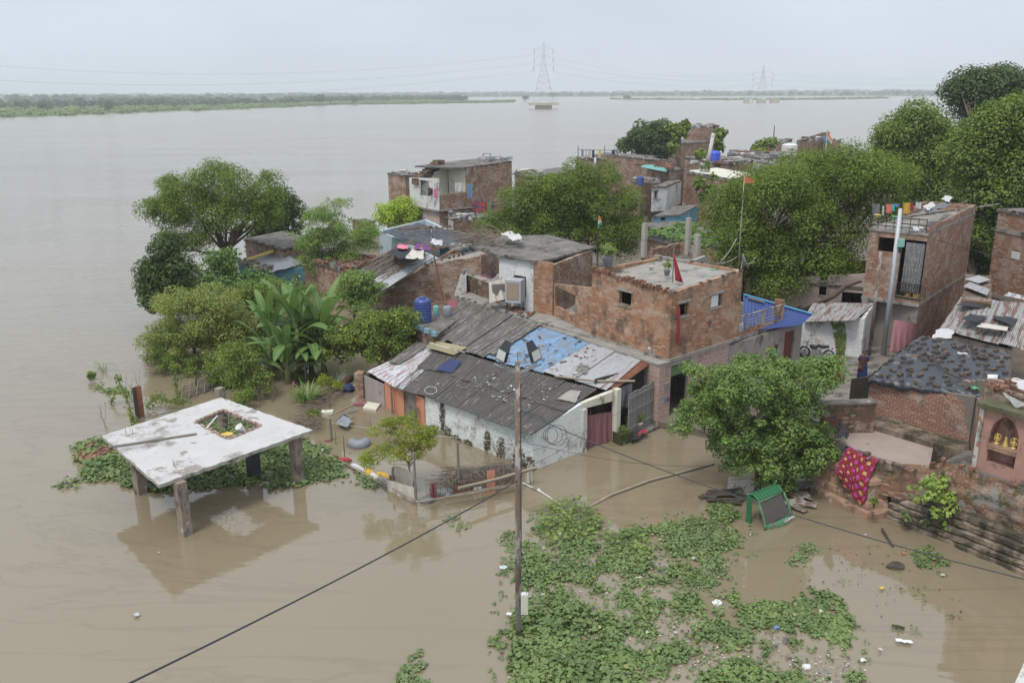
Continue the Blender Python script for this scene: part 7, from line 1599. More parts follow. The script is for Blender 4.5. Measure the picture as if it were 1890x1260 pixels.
# canna-like clump in the water
def blades(name,label,px,py,n,L,wd_,spread,leaf='hyacinth',cat='plant',z=0.0,bend=.5):
 b=P(px,py,z);root=empty(name,b,label,cat);mb=MB()
 for i in range(n):
  az=rnd.random()*6.283;r_=rnd.random()**.7*spread;p=b+Vector((math.cos(az)*r_,math.sin(az)*r_,0));l=L*rnd.uniform(.6,1.1);d=Vector((math.cos(az+rnd.uniform(-.8,.8)),math.sin(az),0));side=Vector((-d.y,d.x,0)).normalized();V=[];e=rnd.uniform(1.0,1.5)
  for k in range(6):
   t_=k/5;w_=wd_*(.35+math.sin(t_*2.9+.15))*.6*(1-t_*.5)if k<5 else .003;V+=[p-side*w_,p+side*w_];p=p+(d*math.cos(e)+Vector((0,0,math.sin(e))))*l/5;e-=bend*rnd.uniform(.2,.8)
  mb.add(V,[(k*2,k*2+1,k*2+3,k*2+2)for k in range(5)])
 mb.build('leaves',LF[leaf],root,smooth=True);return root
blades('canna_plant','clump of upright strappy leaves in the water right of the banana stems',567,742,85,1.25,.055,.55,'guava')
T_('green_shrub','small bright shrub just above the strappy-leaved clump','shrub',(565,700),[(560,692,22,10),(585,700,14,10)],'shrub',20,.3,1500,.12,r0=.02)
T_('green_shrub','low green shrub in brushwood right of the canopy corner','shrub',(582,775),[(580,764,12,8)],'shrub',12,.18,900,.09,r0=.015)
T_('green_shrub','light green shrub behind the white canopy, above its far edge','shrub',(455,755),[(450,735,16,16),(435,752,12,10)],'shrub',24,.28,1600,.10,r0=.02)
blades('reed_tuft','tall yellow-green reed tuft alone in the river, upper left',190,686,16,1.3,.035,.2,'hyacinth_y',bend=.9)
T_('weed_tuft','dark small bush alone in the river left of the reed tuft','shrub',(168,702),[(168,692,7,8)],'neem',14,.15,700,.09,r0=.015)
def vine(name,label,pts,Yd,n,leaf='shrub',wpx=7,cat='creeper'):
 "climbing leaves round a dead stick"
 root=empty(name,W(pts[0][0],pts[0][1],Yd),label,cat);q=[W(x,y,Yd)for x,y in pts]
 MB().tube(q,[.035]+[.025]*(len(q)-2)+[.01],5).build('stick',MT['twig'],root)
 C_=[]
 for _ in range(n):
  k=rnd.randrange(len(q)-1);p=lerp(q[k],q[k+1],rnd.random());C_.append(p+Vector((rnd.gauss(0,1),rnd.gauss(0,1),rnd.gauss(0,.7)))*wpx*.02*.5)
 C_=np.array([tuple(c)for c in C_]);C_[:,2]=np.maximum(C_[:,2],.03);v,f=leaf_hex(C_,nr.normal(size=(n,3))+np.array([0,-.3,.4]),.11);mesh_obj('leaves',v,f,LF[leaf],parent=root,uvs=False)
yv=P(245,780,0).y
vine('creeper_stick','dead stalk wrapped in climbing leaves left of the canopy, at its back edge',[(248,790),(238,745),(222,710),(215,690)],yv,170,'shrub',8)
vine('creeper_stick','taller stalk wrapped in yellow-green creeper behind the canopy slab',[(330,758),(327,720),(322,690),(318,668)],P(325,745,0).y,240,'shrub',10)
vine('creeper_stick','low creeper tangle along the back edge of the canopy slab',[(270,750),(290,728),(310,742),(345,738)],P(300,755,0).y,320,'shrub',16)
vine('creeper_stick','yellowish creeper stalk at the left back corner of the canopy',[(243,800),(246,775),(240,762)],P(243,800,0).y,150,'hyacinth_y',8)
vine('creeper_stick','weedy stalk in the water above the left end of the canopy',[(205,745),(212,725),(232,722),(236,735)],P(215,745,0).y,140,'shrub',12)
def sticks(name,label,px,py,n,h,spread,lean=.3,mat='twig',cat='twigs',r_=.012):
 b=P(px,py,0);mb=MB()
 for _ in range(n):
  p=b+Vector((rnd.uniform(-spread,spread),rnd.uniform(-spread,spread),-.1));d=Vector((rnd.gauss(0,lean),rnd.gauss(0,lean),1)).normalized()*h*rnd.uniform(.5,1.1);m_=p+d*.55+Vector((rnd.gauss(0,.05),0,0));mb.tube([p,m_,p+d],[r_,r_*.7,r_*.3],4)
  if rnd.random()<.8:mb.tube([m_,m_+Vector((rnd.gauss(0,.25),rnd.gauss(0,.25),h*.25))],[r_*.6,r_*.2],4)
 o=mb.build(name,MT[mat]);tag(o,label,cat);return o
sticks('dead_stalks','pair of bare leaning stalks at the far left of the canopy',195,790,3,1.9,.3,.45)
sticks('dead_stalks','cluster of dry reed stalks in the water at the upper left',245,735,8,1.6,.5,.3)
sticks('dead_stalks','dry bent stalks between the green shrub and the strappy clump',490,745,12,1.5,.35,.25)
sticks('dead_stalks','bare grey stems standing in water below the banana plants',508,725,6,1.4,.3,.2)
# brushwood heaps
def brush(name,label,quad,n,L,h=.35,mat='twig',r_=.012):
 mb=MB();q=[P(x,y,.05)for x,y in quad]
 for _ in range(n):
  p=bil(q[0],q[1],q[2],q[3],rnd.random(),rnd.random())+Vector((0,0,rnd.uniform(0,h)));az=rnd.random()*6.283;d=Vector((math.cos(az),math.sin(az),rnd.uniform(-.2,.35)))*L*rnd.uniform(.4,1.1)
  mb.tube([p-d*.5,p+Vector((0,0,rnd.uniform(0,.12))),p+d*.5],[r_*rnd.uniform(.5,1.2),r_,r_*.3],4)
 o=mb.build(name,MT[mat]);tag(o,label,'brushwood',kind='stuff')
brush('brushwood','brown brushwood heap right behind the corner of the canopy',[(540,788),(590,800),(596,775),(550,765)],190,.8)
brush('brushwood','grey twigs and sticks around the strappy clump',[(540,760),(600,765),(640,720),(590,735)],150,1.2,.2)
brush('brushwood','tangle of thin grey branches in the right part of the bamboo fence',[(790,915),(955,892),(945,868),(830,885)],420,1.0,.6,r_=.013)
brush('brushwood','thin dead shrub in the corner by the mossy shed wall',[(930,850),(985,860),(985,835),(940,830)],160,.8,.9,r_=.011)
# ----- floating water hyacinth
def hyacinth(name,label,outline,n,leaf,size=.125,h=.14,thr=-.15,sc=.9,off=0.0,extra_stem=True,hexl=True):
 xyp=mat_points(outline,n,thr=thr,sc=sc,off=off);
 if len(xyp)==0:return
 k=nr.integers(3,6,len(xyp));C_=np.repeat(xyp,k,axis=0);m_=len(C_);a=nr.uniform(0,6.283,m_);r_=nr.uniform(.03,.14,m_)*size/.125
 dens=np.array([mnoise.noise((p[0]*.7,p[1]*.7,8.0))for p in C_]);z=(nr.uniform(.03,1,m_)**1.2)*h*(1+dens)+.02
 c=np.stack([C_[:,0]+np.cos(a)*r_,C_[:,1]+np.sin(a)*r_,z],1);nn=np.stack([np.cos(a)*.45,np.sin(a)*.45,np.ones(m_)],1)+nr.normal(size=(m_,3))*.28
 v,f=leaf_hex(c,nn,size,.92);v[:,2]=np.maximum(v[:,2],.006)
 # stalks: thin three-sided slivers from the water to each leaf
 b0=np.stack([C_[:,0]+np.cos(a)*r_*.3,C_[:,1]+np.sin(a)*r_*.3,np.full(m_,-.02)],1);s_=.006+.004*nr.random(m_)
 vs=np.stack([b0+np.array([1,0,0])*s_[:,None],b0-np.array([1,0,0])*s_[:,None],c-np.array([1,0,0])*s_[:,None]*.6,c+np.array([1,0,0])*s_[:,None]*.6],1).reshape(-1,3)
 fs=[tuple(q)for q in f.tolist()]+[(len(v)+4*i,len(v)+4*i+1,len(v)+4*i+2,len(v)+4*i+3)for i in range(m_)]
 o=mesh_obj(name,np.concatenate([v,vs]),fs,LF[leaf],uvs=False);tag(o,label,'water hyacinth',kind='stuff');return o
main_poly=[(968,985),(1010,960),(1070,975),(1180,975),(1245,965),(1300,955),(1360,985),(1370,1010),(1320,1020),(1330,1045),(1365,1070),(1310,1080),(1295,1110),(1330,1150),(1400,1170),(1420,1215),(1390,1235),(1300,1250),(1230,1235),(1230,1262),(1180,1262),(1140,1320),(960,1320),(955,1240),(925,1190),(945,1150),(958,1120),(965,1050)]
hyacinth('water_hyacinth','large dense mat of round-leaved water weed at the foot of the lamp pole',main_poly,3400,'hyacinth',.115,.12,thr=.05,sc=1.1)
hyacinth('water_hyacinth','dusty grey-green part of the weed mat toward the sunken vehicle',[(1150,990),(1250,965),(1310,955),(1365,1000),(1310,1030),(1365,1070),(1290,1085),(1180,1080),(1100,1040)],1000,'hyacinth_g',.10,.09,thr=-.08,off=4)
hyacinth('water_hyacinth','dense bright leaves at the bottom of the weed mat',[(960,1130),(1090,1120),(1150,1180),(1160,1270),(1100,1330),(960,1330),(940,1220)],1300,'hyacinth',.14,.18,thr=-.3,off=9)
hyacinth('water_hyacinth','lower right raft of green weed leaves at the bottom edge',[(1290,1250),(1340,1232),(1400,1225),(1500,1250),(1520,1330),(1280,1330)],700,'hyacinth',.13,.16,thr=-.2,off=2)
hyacinth('water_hyacinth','strip of weed between the plastic bag and the lower right scum',[(1345,1095),(1385,1090),(1420,1115),(1500,1120),(1570,1160),(1565,1200),(1600,1260),(1530,1260),(1480,1200),(1400,1160),(1350,1130)],750,'hyacinth',.11,.10,thr=0.08,off=6)
hyacinth('water_hyacinth','thin scattered weed left of the white floating plastic',[(1480,1085),(1560,1100),(1580,1160),(1510,1165),(1460,1120)],260,'hyacinth',.12,.10,thr=-.05,off=7)
hyacinth('water_hyacinth','small island of weed near the middle of the right water',[(1448,1030),(1475,1008),(1500,1005),(1492,1040),(1455,1045)],90,'hyacinth_g',.09,.06,thr=-.5)
hyacinth('water_hyacinth','thin weed on the water below the embankment wall',[(1685,1015),(1720,1005),(1750,1045),(1735,1060),(1695,1045)],150,'hyacinth',.08,.08,thr=-.4)
hyacinth('water_hyacinth','small weed raft at the bottom edge left of the lamp pole',[(745,1262),(740,1225),(765,1200),(795,1210),(825,1250),(810,1275),(750,1280)],200,'hyacinth_g',.10,.10,thr=-.2)
hyacinth('water_hyacinth','weed raft under and around the white canopy, left part',[(140,820),(170,812),(215,830),(260,850),(330,870),(345,905),(270,908),(215,885),(165,890),(150,855)],1150,'hyacinth',.16,.22,thr=-.6)
hyacinth('water_hyacinth','weed raft under the right part of the white canopy',[(330,850),(400,862),(470,850),(470,800),(560,812),(620,850),(640,880),(600,885),(545,900),(430,895),(360,905)],1500,'hyacinth',.14,.16,thr=-.5,off=3)
hyacinth('water_hyacinth','weed seen through the opening of the canopy',[(350,800),(380,760),(450,770),(500,800),(470,830),(400,840)],500,'hyacinth',.14,.14,thr=-.8)
hyacinth('water_hyacinth','ragged end of the weed raft near the white and yellow cloth bundle',[(560,850),(640,865),(700,885),(690,905),(640,892),(590,888)],330,'hyacinth_g',.10,.09,thr=-.15)
hyacinth('water_hyacinth','weed tuft between the sunken vehicle and the roof timbers',[(1305,935),(1335,925),(1365,955),(1340,970),(1315,960)],180,'hyacinth',.11,.13,thr=-.6)
hyacinth('water_hyacinth','few weed leaves floating in mid water below the fence',[(815,955),(840,950),(860,965),(870,985),(850,975)],24,'hyacinth_g',.09,.04,thr=-.5)
hyacinth('water_hyacinth','stray floating weed leaves at the far left beside the raft',[(110,895),(125,880),(150,885),(140,905),(122,912)],16,'hyacinth',.15,.15,thr=-.9)
hyacinth('water_hyacinth','weed leaves in the river below the reed tuft',[(165,715),(190,708),(225,712),(235,730),(200,725)],70,'hyacinth',.14,.10,thr=-.3)
hyacinth('water_hyacinth','single weed plant left of the lamp pole foot',[(905,1180),(925,1165),(935,1185),(915,1200)],12,'hyacinth',.15,.12,thr=-.9)
hyacinth('water_weed','dark fine weed around the lamp pole at the left of the mat',[(925,985),(955,975),(960,1080),(930,1060)],160,'hyacinth_g',.07,.05,thr=-.3)
# tall yellowish stalks at the top of the mat
def stalks(name,label,outline,n,L,leaf='hyacinth_y'):
 xyp=mat_points(outline,n,thr=-.9);mb=MB();C_,N_=[],[]
 for X,Y in xyp:
  az=rnd.uniform(-.6,1.4);d=Vector((math.cos(az),math.sin(az)*.6,rnd.uniform(.2,.8))).normalized()*L*rnd.uniform(.5,1.1);p=Vector((X,Y,0));mb.tube([p,p+d*.6+Vector((0,0,.04)),p+d],[.010,.009,.006],4);C_.append(p+d);N_.append(Vector((d.x*.3,d.y*.3,1)))
 v,f=leaf_hex(np.array([tuple(c)for c in C_]),np.array([tuple(c)for c in N_])+nr.normal(size=(len(C_),3))*.4,.15)
 fs=[tuple(q)for q in f.tolist()]+[tuple(i+len(v)for i in q)for q in mb.f]
 o=mesh_obj(name,np.concatenate([v,np.array(mb.v)]),fs,LF[leaf],uvs=False);tag(o,label,'water hyacinth',kind='stuff')
stalks('hyacinth_stalks','tall yellow-green stalks and leaves at the top of the weed mat',[(975,985),(1000,930),(1060,925),(1110,975),(1060,1000),(1000,1010)],330,.55)
stalks('hyacinth_stalks','sprawling yellow stalks in the middle of the weed mat',[(1060,1000),(1160,985),(1210,1010),(1180,1040),(1110,1040)],110,.45)
hyacinth('water_hyacinth','thin dark drowned weed filling gaps of the large mat',main_poly,1300,'hyacinth_g',.07,.03,thr=-.5,off=21)
T_('bushy_shrub','low bright green bushes at the water under the banana leaves','shrub',(500,705),[(430,670,30,20),(400,672,24,14),(610,640,24,20)],'shrub',60,.4,5000,.12,r0=.03,nb=5)
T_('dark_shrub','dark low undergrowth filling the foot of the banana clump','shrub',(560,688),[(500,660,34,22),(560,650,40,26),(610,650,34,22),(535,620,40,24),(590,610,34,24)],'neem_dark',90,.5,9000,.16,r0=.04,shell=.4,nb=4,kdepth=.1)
hyacinth('water_hyacinth','sparse scattered leaves and stems all round the large mat',[(925,985),(1000,930),(1120,955),(1380,940),(1420,1010),(1340,1100),(1480,1130),(1600,1180),(1640,1300),(900,1320),(900,1180)],620,'hyacinth_g',.09,.06,thr=-.3,off=31)
T_('bushy_shrub','straggling green shrub at the left foot of the pale bush','shrub',(300,690),[(285,655,20,14),(320,668,26,14),(360,678,24,10)],'shrub',45,.35,4200,.11,r0=.03,nb=8,shell=.3)
T_('bushy_shrub','loose green scrub between the hoop and the fallen trellis','shrub',(400,715),[(395,695,26,14),(425,705,20,14)],'shrub',36,.3,3200,.10,r0=.03,nb=8,shell=.3)
T_('bushy_shrub','ragged scrub in the water right of the strappy clump','shrub',(612,725),[(600,705,16,12),(622,712,14,9)],'neem_y',26,.25,1800,.09,r0=.03,nb=8,shell=.3)
# ----- the flooded canopy
SZ0=2.18
cs=[P(x,y,SZ0)for x,y in((188,804),(293,894),(577,793),(407,733))]
hs_=[P(x,y,SZ0)for x,y in((360,779),(422,811),(482,786),(413,757))]
root=CNP=empty('concrete_canopy',at(sum((v2(c)for c in cs),Vector((0,0)))/4,0),'white flat concrete canopy with a square opening on thick posts, flooded, lower left','canopy')
def edge_pts(a,b,n,amp):
 out=[]
 d=(b-a);nn=Vector((-d.y,d.x,0)).normalized()
 for i in range(n):out.append(lerp(a,b,i/n)+(nn*rnd.uniform(-amp,amp)if i else Vector((0,0,0))))
 return out
mb=MB();V=[];F_=[];M_=[]
for k in range(4):
 a,b,c,d=cs[k],cs[(k+1)%4],hs_[(k+1)%4],hs_[k];n_=30;e_=edge_pts(a,b,n_,.03 if k!=1 else .045)+[b]
 for i in range(n_):
  t0,t1=i/n_,(i+1)/n_;p0,p1=e_[i],e_[i+1];q0,q1=lerp(d,c,t0),lerp(d,c,t1);dz=Vector((0,0,-.13));bot=Vector((0,0,-.13+rnd.uniform(-.03,.02)))
  mb.quad(p0,p1,q1,q0,0);mb.quad(p0+dz,q0+dz,q1+dz,p1+dz,1);mb.quad(p0,p0+dz,p1+dz,p1,1);mb.quad(q0,q1,q1+dz,q0+dz,1)
mb.build('slab',[MT['slab_white'],MT['slab_edge']],root)
mb=MB()
for k in range(4):loose_bricks(mb,lerp(hs_[k],hs_[(k+1)%4],.02)+Vector((0,0,-.02)),lerp(hs_[k],hs_[(k+1)%4],.98)+Vector((0,0,-.02)),16,rows=1,sz=(.17,.10,.08),spread=.03,gap=.08)
mb.build('brick_kerb',plain('pale_kerb_bricks',(.42,.27,.21),(.30,.22,.18),6,.8,third=(.5,.46,.42),th=.3),root)
mb=MB()
for k in range(1,5):mb.tube([lerp(hs_[0],hs_[1],k/5)-Vector((0,0,.07)),lerp(hs_[3],hs_[2],k/5)-Vector((0,0,.07))],.011,5)
for k in range(1,4):mb.tube([lerp(hs_[1],hs_[2],k/4)-Vector((0,0,.05)),lerp(hs_[0],hs_[3],k/4)-Vector((0,0,.05))],.011,5)
mb.build('rebar_grid',MT['twig'],root)
def canopy_post(px,py,w=.36,mat='pillar',zt=SZ0-.135):
 b_=P(px,py,0);mb=MB();n_=7
 V=[];
 for k in range(n_+1):
  z=-.5+(zt+.5)*k/n_;h=w/2*(1+rnd.uniform(-.05,.05))
  for sx_,sy_ in((-1,-1),(1,-1),(1,1),(-1,1)):V.append((b_.x+(sx_*.8+sy_*.6)*h,b_.y+w*.5+(-sx_*.6+sy_*.8)*h,z))
 mb.add(V,[(k*4+j,k*4+(j+1)%4,k*4+4+(j+1)%4,k*4+4+j)for k in range(n_)for j in range(4)]+[(n_*4,n_*4+1,n_*4+2,n_*4+3)]);return mb.build('pillar',MT[mat],root)
canopy_post(340,990,.34);canopy_post(549,895,.36);canopy_post(257,914,.36);canopy_post(467,884,.40,'tarp_black2');canopy_post(411,795,.34)
mb=MB()
for(x,y)in((240,800),(321,862),(538,777),(411,737)):
 for k in range(6):p=P(x+rnd.uniform(-8,8),y+rnd.uniform(-4,4),SZ0);mb.tube([p,p+Vector((rnd.uniform(-.03,.03),0,rnd.uniform(.18,.32)))],.007,4)
mb.build('rebar_stubs',MT['twig'],root)
o=MB().tube([P(200,825,SZ0+.06),P(363,800,SZ0+.05)],.04,6).build('wooden_pole',MT['wood']);tag(o,'weathered wooden pole lying across the white canopy','pole')
def basin(name,label,x,y,z,r_,mat,inner=None):
 o=MB().lathe(P(x,y,z),[(r_*.7,0),(r_*.75,.01),(r_,r_*.55),(r_*1.06,r_*.6),(r_*.98,r_*.6),(r_*.7,.04)],20).build(name,MT[mat],smooth=True);return tag(o,label,'basin')
basin('basin','round yellow basin with water in the opening of the canopy',420,806,SZ0-.05,.21,'plastic_yellow')
o=MB().lathe(P(420,806,SZ0+.02),[(.17,0),(.17,.004)],16).build('basin_water',MT['plastic_grey']);o.parent=None;tag(o,'dull water standing in the yellow basin on the canopy','water',kind='thing')
b_=P(449,796,SZ0+.02);o=MB().lathe(b_,[(.11,0),(.12,.01),(.15,.32),(.16,.33),(.14,.33),(.11,.03)],16,M=Matrix.Rotation(.5,3,'X')@Matrix.Rotation(-.35,3,'Y')).build('paint_bucket',MT['plastic_white'],smooth=True);tag(o,'white bucket tilted in the opening of the canopy','bucket')
o=MB().tube([P(401,767,SZ0+.12),P(381,790,SZ0+.06)],.03,7).build('white_pipe',MT['plastic_white']);tag(o,'short white pipe leaning over the edge of the canopy opening','pipe')
mb=MB();rubble(mb,(P(137,843,.05),P(165,853,.05),P(215,833,.05),P(178,815,.05)),120,s=(.10,.30),zoff=.03);mb.box(P(172,840,.0),(.7,.2,0),(-.15,.4,0),(0,0,.10));o=mb.build('brick_heap',MT['brick_loose']);tag(o,'heap of red bricks in the weed at the far left of the canopy','brick heap',kind='stuff')
# ----- lamp pole with cables
pb_=P(957,1177,0);PT=Z(pb_,667)
root=LP=empty('lamp_pole',pb_,'tall rusty steel pole with two floodlights standing in the water weed','lamp pole')
MB().tube([pb_-Vector((0,0,.6)),pb_+Vector((0,0,3.4)),pb_+Vector((0,0,PT))],[.09,.085,.07],14).build('pole',MT['pole_rust'],root,smooth=True)
MB().tube([pb_+Vector((0,0,3.38)),pb_+Vector((0,0,3.62))],.082,14).build('collar',MT['tin_rust'],root)
tp_=pb_+Vector((0,0,PT));mb=MB()
la,ra_=P(918,668,PT+.0)-Vector((0,0,0)),P(995,668,PT)
for q in(W(912,668,pb_.y+.1),W(1000,668,pb_.y+.1)):mb.tube([tp_-Vector((0,0,.35)),q-Vector((0,0,.05))],.022,6)
mb.tube([W(934,655,pb_.y),tp_+Vector((0,0,.25)),W(982,655,pb_.y)],.014,5);mb.tube([tp_-Vector((0,0,.3)),tp_+Vector((0,0,.26))],.014,5);mb.tube([tp_+Vector((-.28,0,0)),tp_+Vector((.28,0,0))],.012,5)
mb.build('bracket',MT['metal_grey'],root)
for(x0,sx_)in((927,-1),(988,1)):
 c=W(x0,655,pb_.y-.05);R_=Matrix.Rotation(sx_*.75,3,'Z')@Matrix.Rotation(-.15,3,'X')@Matrix.Rotation(-sx_*.22,3,'Y')
 mb=MB();X,Y_,Z_=R_@Vector((.165,0,0)),R_@Vector((0,.04,0)),R_@Vector((0,0,.15));mb.box(c,X,Y_,Z_)
 V=[c+Y_-X-Z_,c+Y_+X-Z_,c+Y_+X+Z_,c+Y_-X+Z_,c+Y_*4-X*.7-Z_*.1+Vector((0,0,.12)),c+Y_*4+X*.7-Z_*.1+Vector((0,0,.12)),c+Y_*4+X*.7+Z_*1.4+Vector((0,0,.16)),c+Y_*4-X*.7+Z_*1.4+Vector((0,0,.16))]
 mb.add(V,[(0,1,5,4),(1,2,6,5),(2,3,7,6),(3,0,4,7),(4,5,6,7)]);fl=mb.build('floodlight',MT['cloth_navy']if False else MT['metal_dark2']if 'metal_dark2' in MT else MT['cloth_black'],root)
 yk=MB();fb2=W(x0+sx_*2,668,pb_.y+.1)-Vector((0,0,.05));yk.tube([c-X*1.06+Y_,c-X*1.06-Z_*1.3+Y_,c+X*1.06-Z_*1.3+Y_,c+X*1.06+Y_],.014,5);yk.tube([c-Z_*1.3+Y_,fb2,tp_-Vector((0,0,.32))],.02,5);yk.build('yoke',MT['metal_grey'],fl)
 MB().box(c-Y_*1.12,X*.86,Y_*.06,Z_*.86).build('lens',MT['glass_lamp'],fl)
jb=pb_+Vector((.17,-.03,Z(pb_,1130)));jh=Z(pb_,1093)-Z(pb_,1130)
jbx=MB().box(jb+Vector((0,0,jh/2)),(.10,0,0),(0,.07,0),(0,0,jh/2)).build('junction_box',MT['plastic_white'],root)
MB().box(jb+Vector((0,-.075,jh/2)),(.085,0,0),(0,.004,0),(0,0,jh*.44)).build('cover',MT['plaster_cream'],jbx)
mb=MB();
mb.tube([pb_+Vector((.085,-.02,z))for z in(PT-.6,PT-1.5,5,4,3,2.6)],.012,5)
mb.tube([pb_+Vector((.08,-.03,2.8)),pb_+Vector((.22,-.03,2.3)),pb_+Vector((.30,-.03,1.8)),pb_+Vector((.15,-.03,1.2)),pb_+Vector((-.06,-.08,1.0))],.012,5)
for k in range(9):
 z=2.2+k*.10+rnd.uniform(-.03,.03);a0=rnd.random();mb.tube([pb_+Vector((math.cos(t_/10*6.283)*.085,math.sin(t_/10*6.283)*.085,z+math.sin(t_/10*6.28+a0)*.04))for t_ in range(11)],.006,4)
mb.build('wiring',MT['cable'],root)
def wire(label,a,b,sag,r_=.012,name='cable',mat='cable'):
 return tag(MB().tube(cable_pts(a,b,sag,30),r_,5).build(name,MT[mat]),label,'cable')
pz_=lambda y:at(pb_,Z(pb_,y))
wire('black cable running from the lamp pole down to the lower left corner',pz_(886),W(150,1303,9.0),.12,.016)
wire('black cable running from the lamp pole to the right edge below the embankment',pz_(756),W(1960,1085,14.0),.35,.013)
wire('thin cable running right from the lamp pole in front of the shed door',pz_(815)+Vector((0,.1,0)),W(1330,858,33),.3,.006)
wire('thin pale line from the fence post to the white shed corner',P(612,780,.95),W(985,818,32.5),.1,.009,'rope','plaster_white')
wire('wire from the roadside shed to the lamp pole',pz_(840),W(1180,735,36.3),.25,.006)
wire('second thin wire from the lamp pole to the shed gable',pz_(868),W(1118,760,35.0),.3,.006)
mb=MB()
for k in range(3):
 c=W(1016+k*6,803,29);mb.tube([c+Vector((math.cos(t_/20*6.283)*(.26+.05*k),0,math.sin(t_/20*6.283)*(.30+.05*k)))for t_ in range(21)],.010,5)
mb.tube([pz_(755),W(1000,770,25),W(1016,788,29)],.01,5)
o=mb.build('cable_coil',MT['cable']);tag(o,'coil of black cable hanging right of the lamp pole','cable coil')
# poles and wires on the right
def post(name,label,px,py,z,ytop,r0,r1,mat,cat='pole',lean=(0,0)):
 b_=P(px,py,z);zt_=Z(b_,ytop);root=empty(name,b_,label,cat);MB().tube([b_,b_+Vector((lean[0],lean[1],zt_-z))],[r0,r1],10).build('shaft',MT[mat],root,smooth=True);return root,b_,zt_
root,sb_,szt=post('street_pole','silver painted street pole in front of the tall brick house',1630,655,.95,385,.13,.10,'metal_silver')
MB().abox(sb_+Vector((.18,-.1,Z(sb_,480))),(.34,.2,.42)).build('meter_box',MT['plastic_teal2']if 'plastic_teal2' in MT else plain('pale_green_box',(.26,.48,.42),(.22,.42,.36),3,.5),root)
mb=MB();mb.tube([sb_+Vector((.12,-.12,2.2)),sb_+Vector((.12,-.12,Z(sb_,480)))],.02,5);mb.build('conduit',MT['metal_grey'],root)
root,bb_,_z=post('iron_pole','rusty brown iron pole left of the silver street pole',1604,655,.95,465,.08,.07,'pole_rust')
wire('black wire from the broad tree to the silver street pole',sb_+Vector((0,0,Z(sb_,452))),W(1490,458,50),.15,.012)
wire('black wire from the silver street pole past the red brick house to the right edge',sb_+Vector((0,0,Z(sb_,452))),W(1960,493,44),.25,.014)
wire('thin wire crossing from the roof pole to the lamp pole side',W(1100,440,47),W(1365,432,46),.2,.01)
wire('wire slanting down from the silver pole to the pink doorway',sb_+Vector((0,0,5.2)),W(1596,560,44),.1,.01)
wire('wire from the brick house corner to the silver street pole',at(R0b,6.2),sb_+Vector((0,0,4.6)),.4,.009)
# roof fittings of the brick house
root,fb_,fz_=post('roof_mast','thin tall mast with an orange pennant and a white box on the cement roof',1362,500,6.4,322,.03,.02,'pole_rust','mast')
MB().abox(fb_+Vector((.05,-.05,Z(fb_,437)-0)),(.13,.08,.26)).build('box',MT['plastic_white'],root)
mb=MB();q=at(v2(fb_),fz_);mb.add([q,q+Vector((.5,0,-.3)),q+Vector((.42,.02,-.42)),q+Vector((0,0,-.42)),q+Vector((0,.02,0)),q+Vector((.5,.02,-.3)),q+Vector((.42,.04,-.42)),q+Vector((0,.02,-.42))],[(0,1,2,3),(7,6,5,4)]);mb.build('pennant',MT['plastic_orange'],root)
q=P(1368,492,6.5);root=empty('satellite_dish',q,'grey satellite dish on the right corner of the brick house roof','satellite dish')
Rm=Matrix.Rotation(1.15,3,'Y')@Matrix.Rotation(0.2,3,'X');MB().lathe(q+Vector((.12,0,.25)),[(.02,-.06),(.2,-.03),(.36,.05),(.42,.10),(.42,.11),(.35,.07),(.2,.0)],22,M=Rm).build('dish',MT['metal_grey'],root,smooth=True)
mb=MB();mb.tube([q+Vector((.1,0,.1)),q+Vector((.5,-.05,.18)),q+Vector((.62,-.05,.42))],.014,5);mb.tube([q-Vector((0,0,.1)),q+Vector((.05,0,.3))],.025,6);mb.abox(q+Vector((.64,-.05,.44)),(.08,.05,.05));mb.build('arm',MT['plaster_white'],root)
for k,(a_,b_)in enumerate((((1360,440),(1330,483)),((1366,440),(1372,465)),((1360,474),(1322,486)))):
 wire(('slack white','short looping','lower pale')[k]+' cable from the mast down to the cement roof',W(*a_,fb_.y),W(*b_,fb_.y-(1.2 if k!=1 else 0)),.1,.012,'cable','plaster_white' if k!=1 else 'cable')
def flag(name,label,px,py,z,ytop,cl,mats,cat='flag',mast='wood',r_=.03):
 "cl: corners of the cloth in the photograph"
 b_=P(px,py,z);zt_=Z(b_,ytop);root=empty(name,b_,label,cat);MB().tube([b_,at(v2(b_),zt_)],r_,7).build('mast',MT[mast],root)
 c=[W(x,y,b_.y-.06)for x,y in cl];n_=len(mats)
 for i,m_ in enumerate(mats):
  mb=MB();cloth(mb,lerp(c[0],c[3],i/n_),lerp(c[1],c[2],i/n_),lerp(c[1],c[2],(i+.998)/n_),lerp(c[0],c[3],(i+.998)/n_),nu=10,nv=6,amp=.05,waves=1.6,ph=1.0);mb.build('stripe' if n_>1 else 'cloth',MT[m_],root,smooth=True)
 return root
MT['saffron']=flat('saffron_cloth',(.78,.23,.06),.8);MT['flag_green']=flat('green_flag_cloth',(.05,.26,.09),.8)
flag('red_flag','limp red flag on a wooden stick at the front corner of the brick house',1241,522,6.35,452,[(1242,470),(1245,470),(1261,522),(1247,518)],['cloth_red'])
o=cloth(MB(),*[W(x,y,(F0.y+.25))for x,y in((1250,562),(1255,566),(1256,630),(1249,634))],nu=8,nv=16,amp=.05,waves=1.2).build('red_rag',MT['cloth_red']);tag(o,'long red rag hanging from the small corner window','rag')
flag('tricolour_flag','tricolour flag on a black mast in front of the round neem',1102,492,6.4,384,[(1105,397),(1109,402),(1111,415),(1103,424)],['saffron','cloth_white','flag_green'],mast='metal_dark')
o_=flag('tricolour_flag','tricolour flag flying on a far roof at the back right',1523,285,5.0,240,[(1529,244),(1538,262),(1533,270),(1527,263)],['saffron','cloth_white','flag_green'],mast='metal_silver',r_=.12)
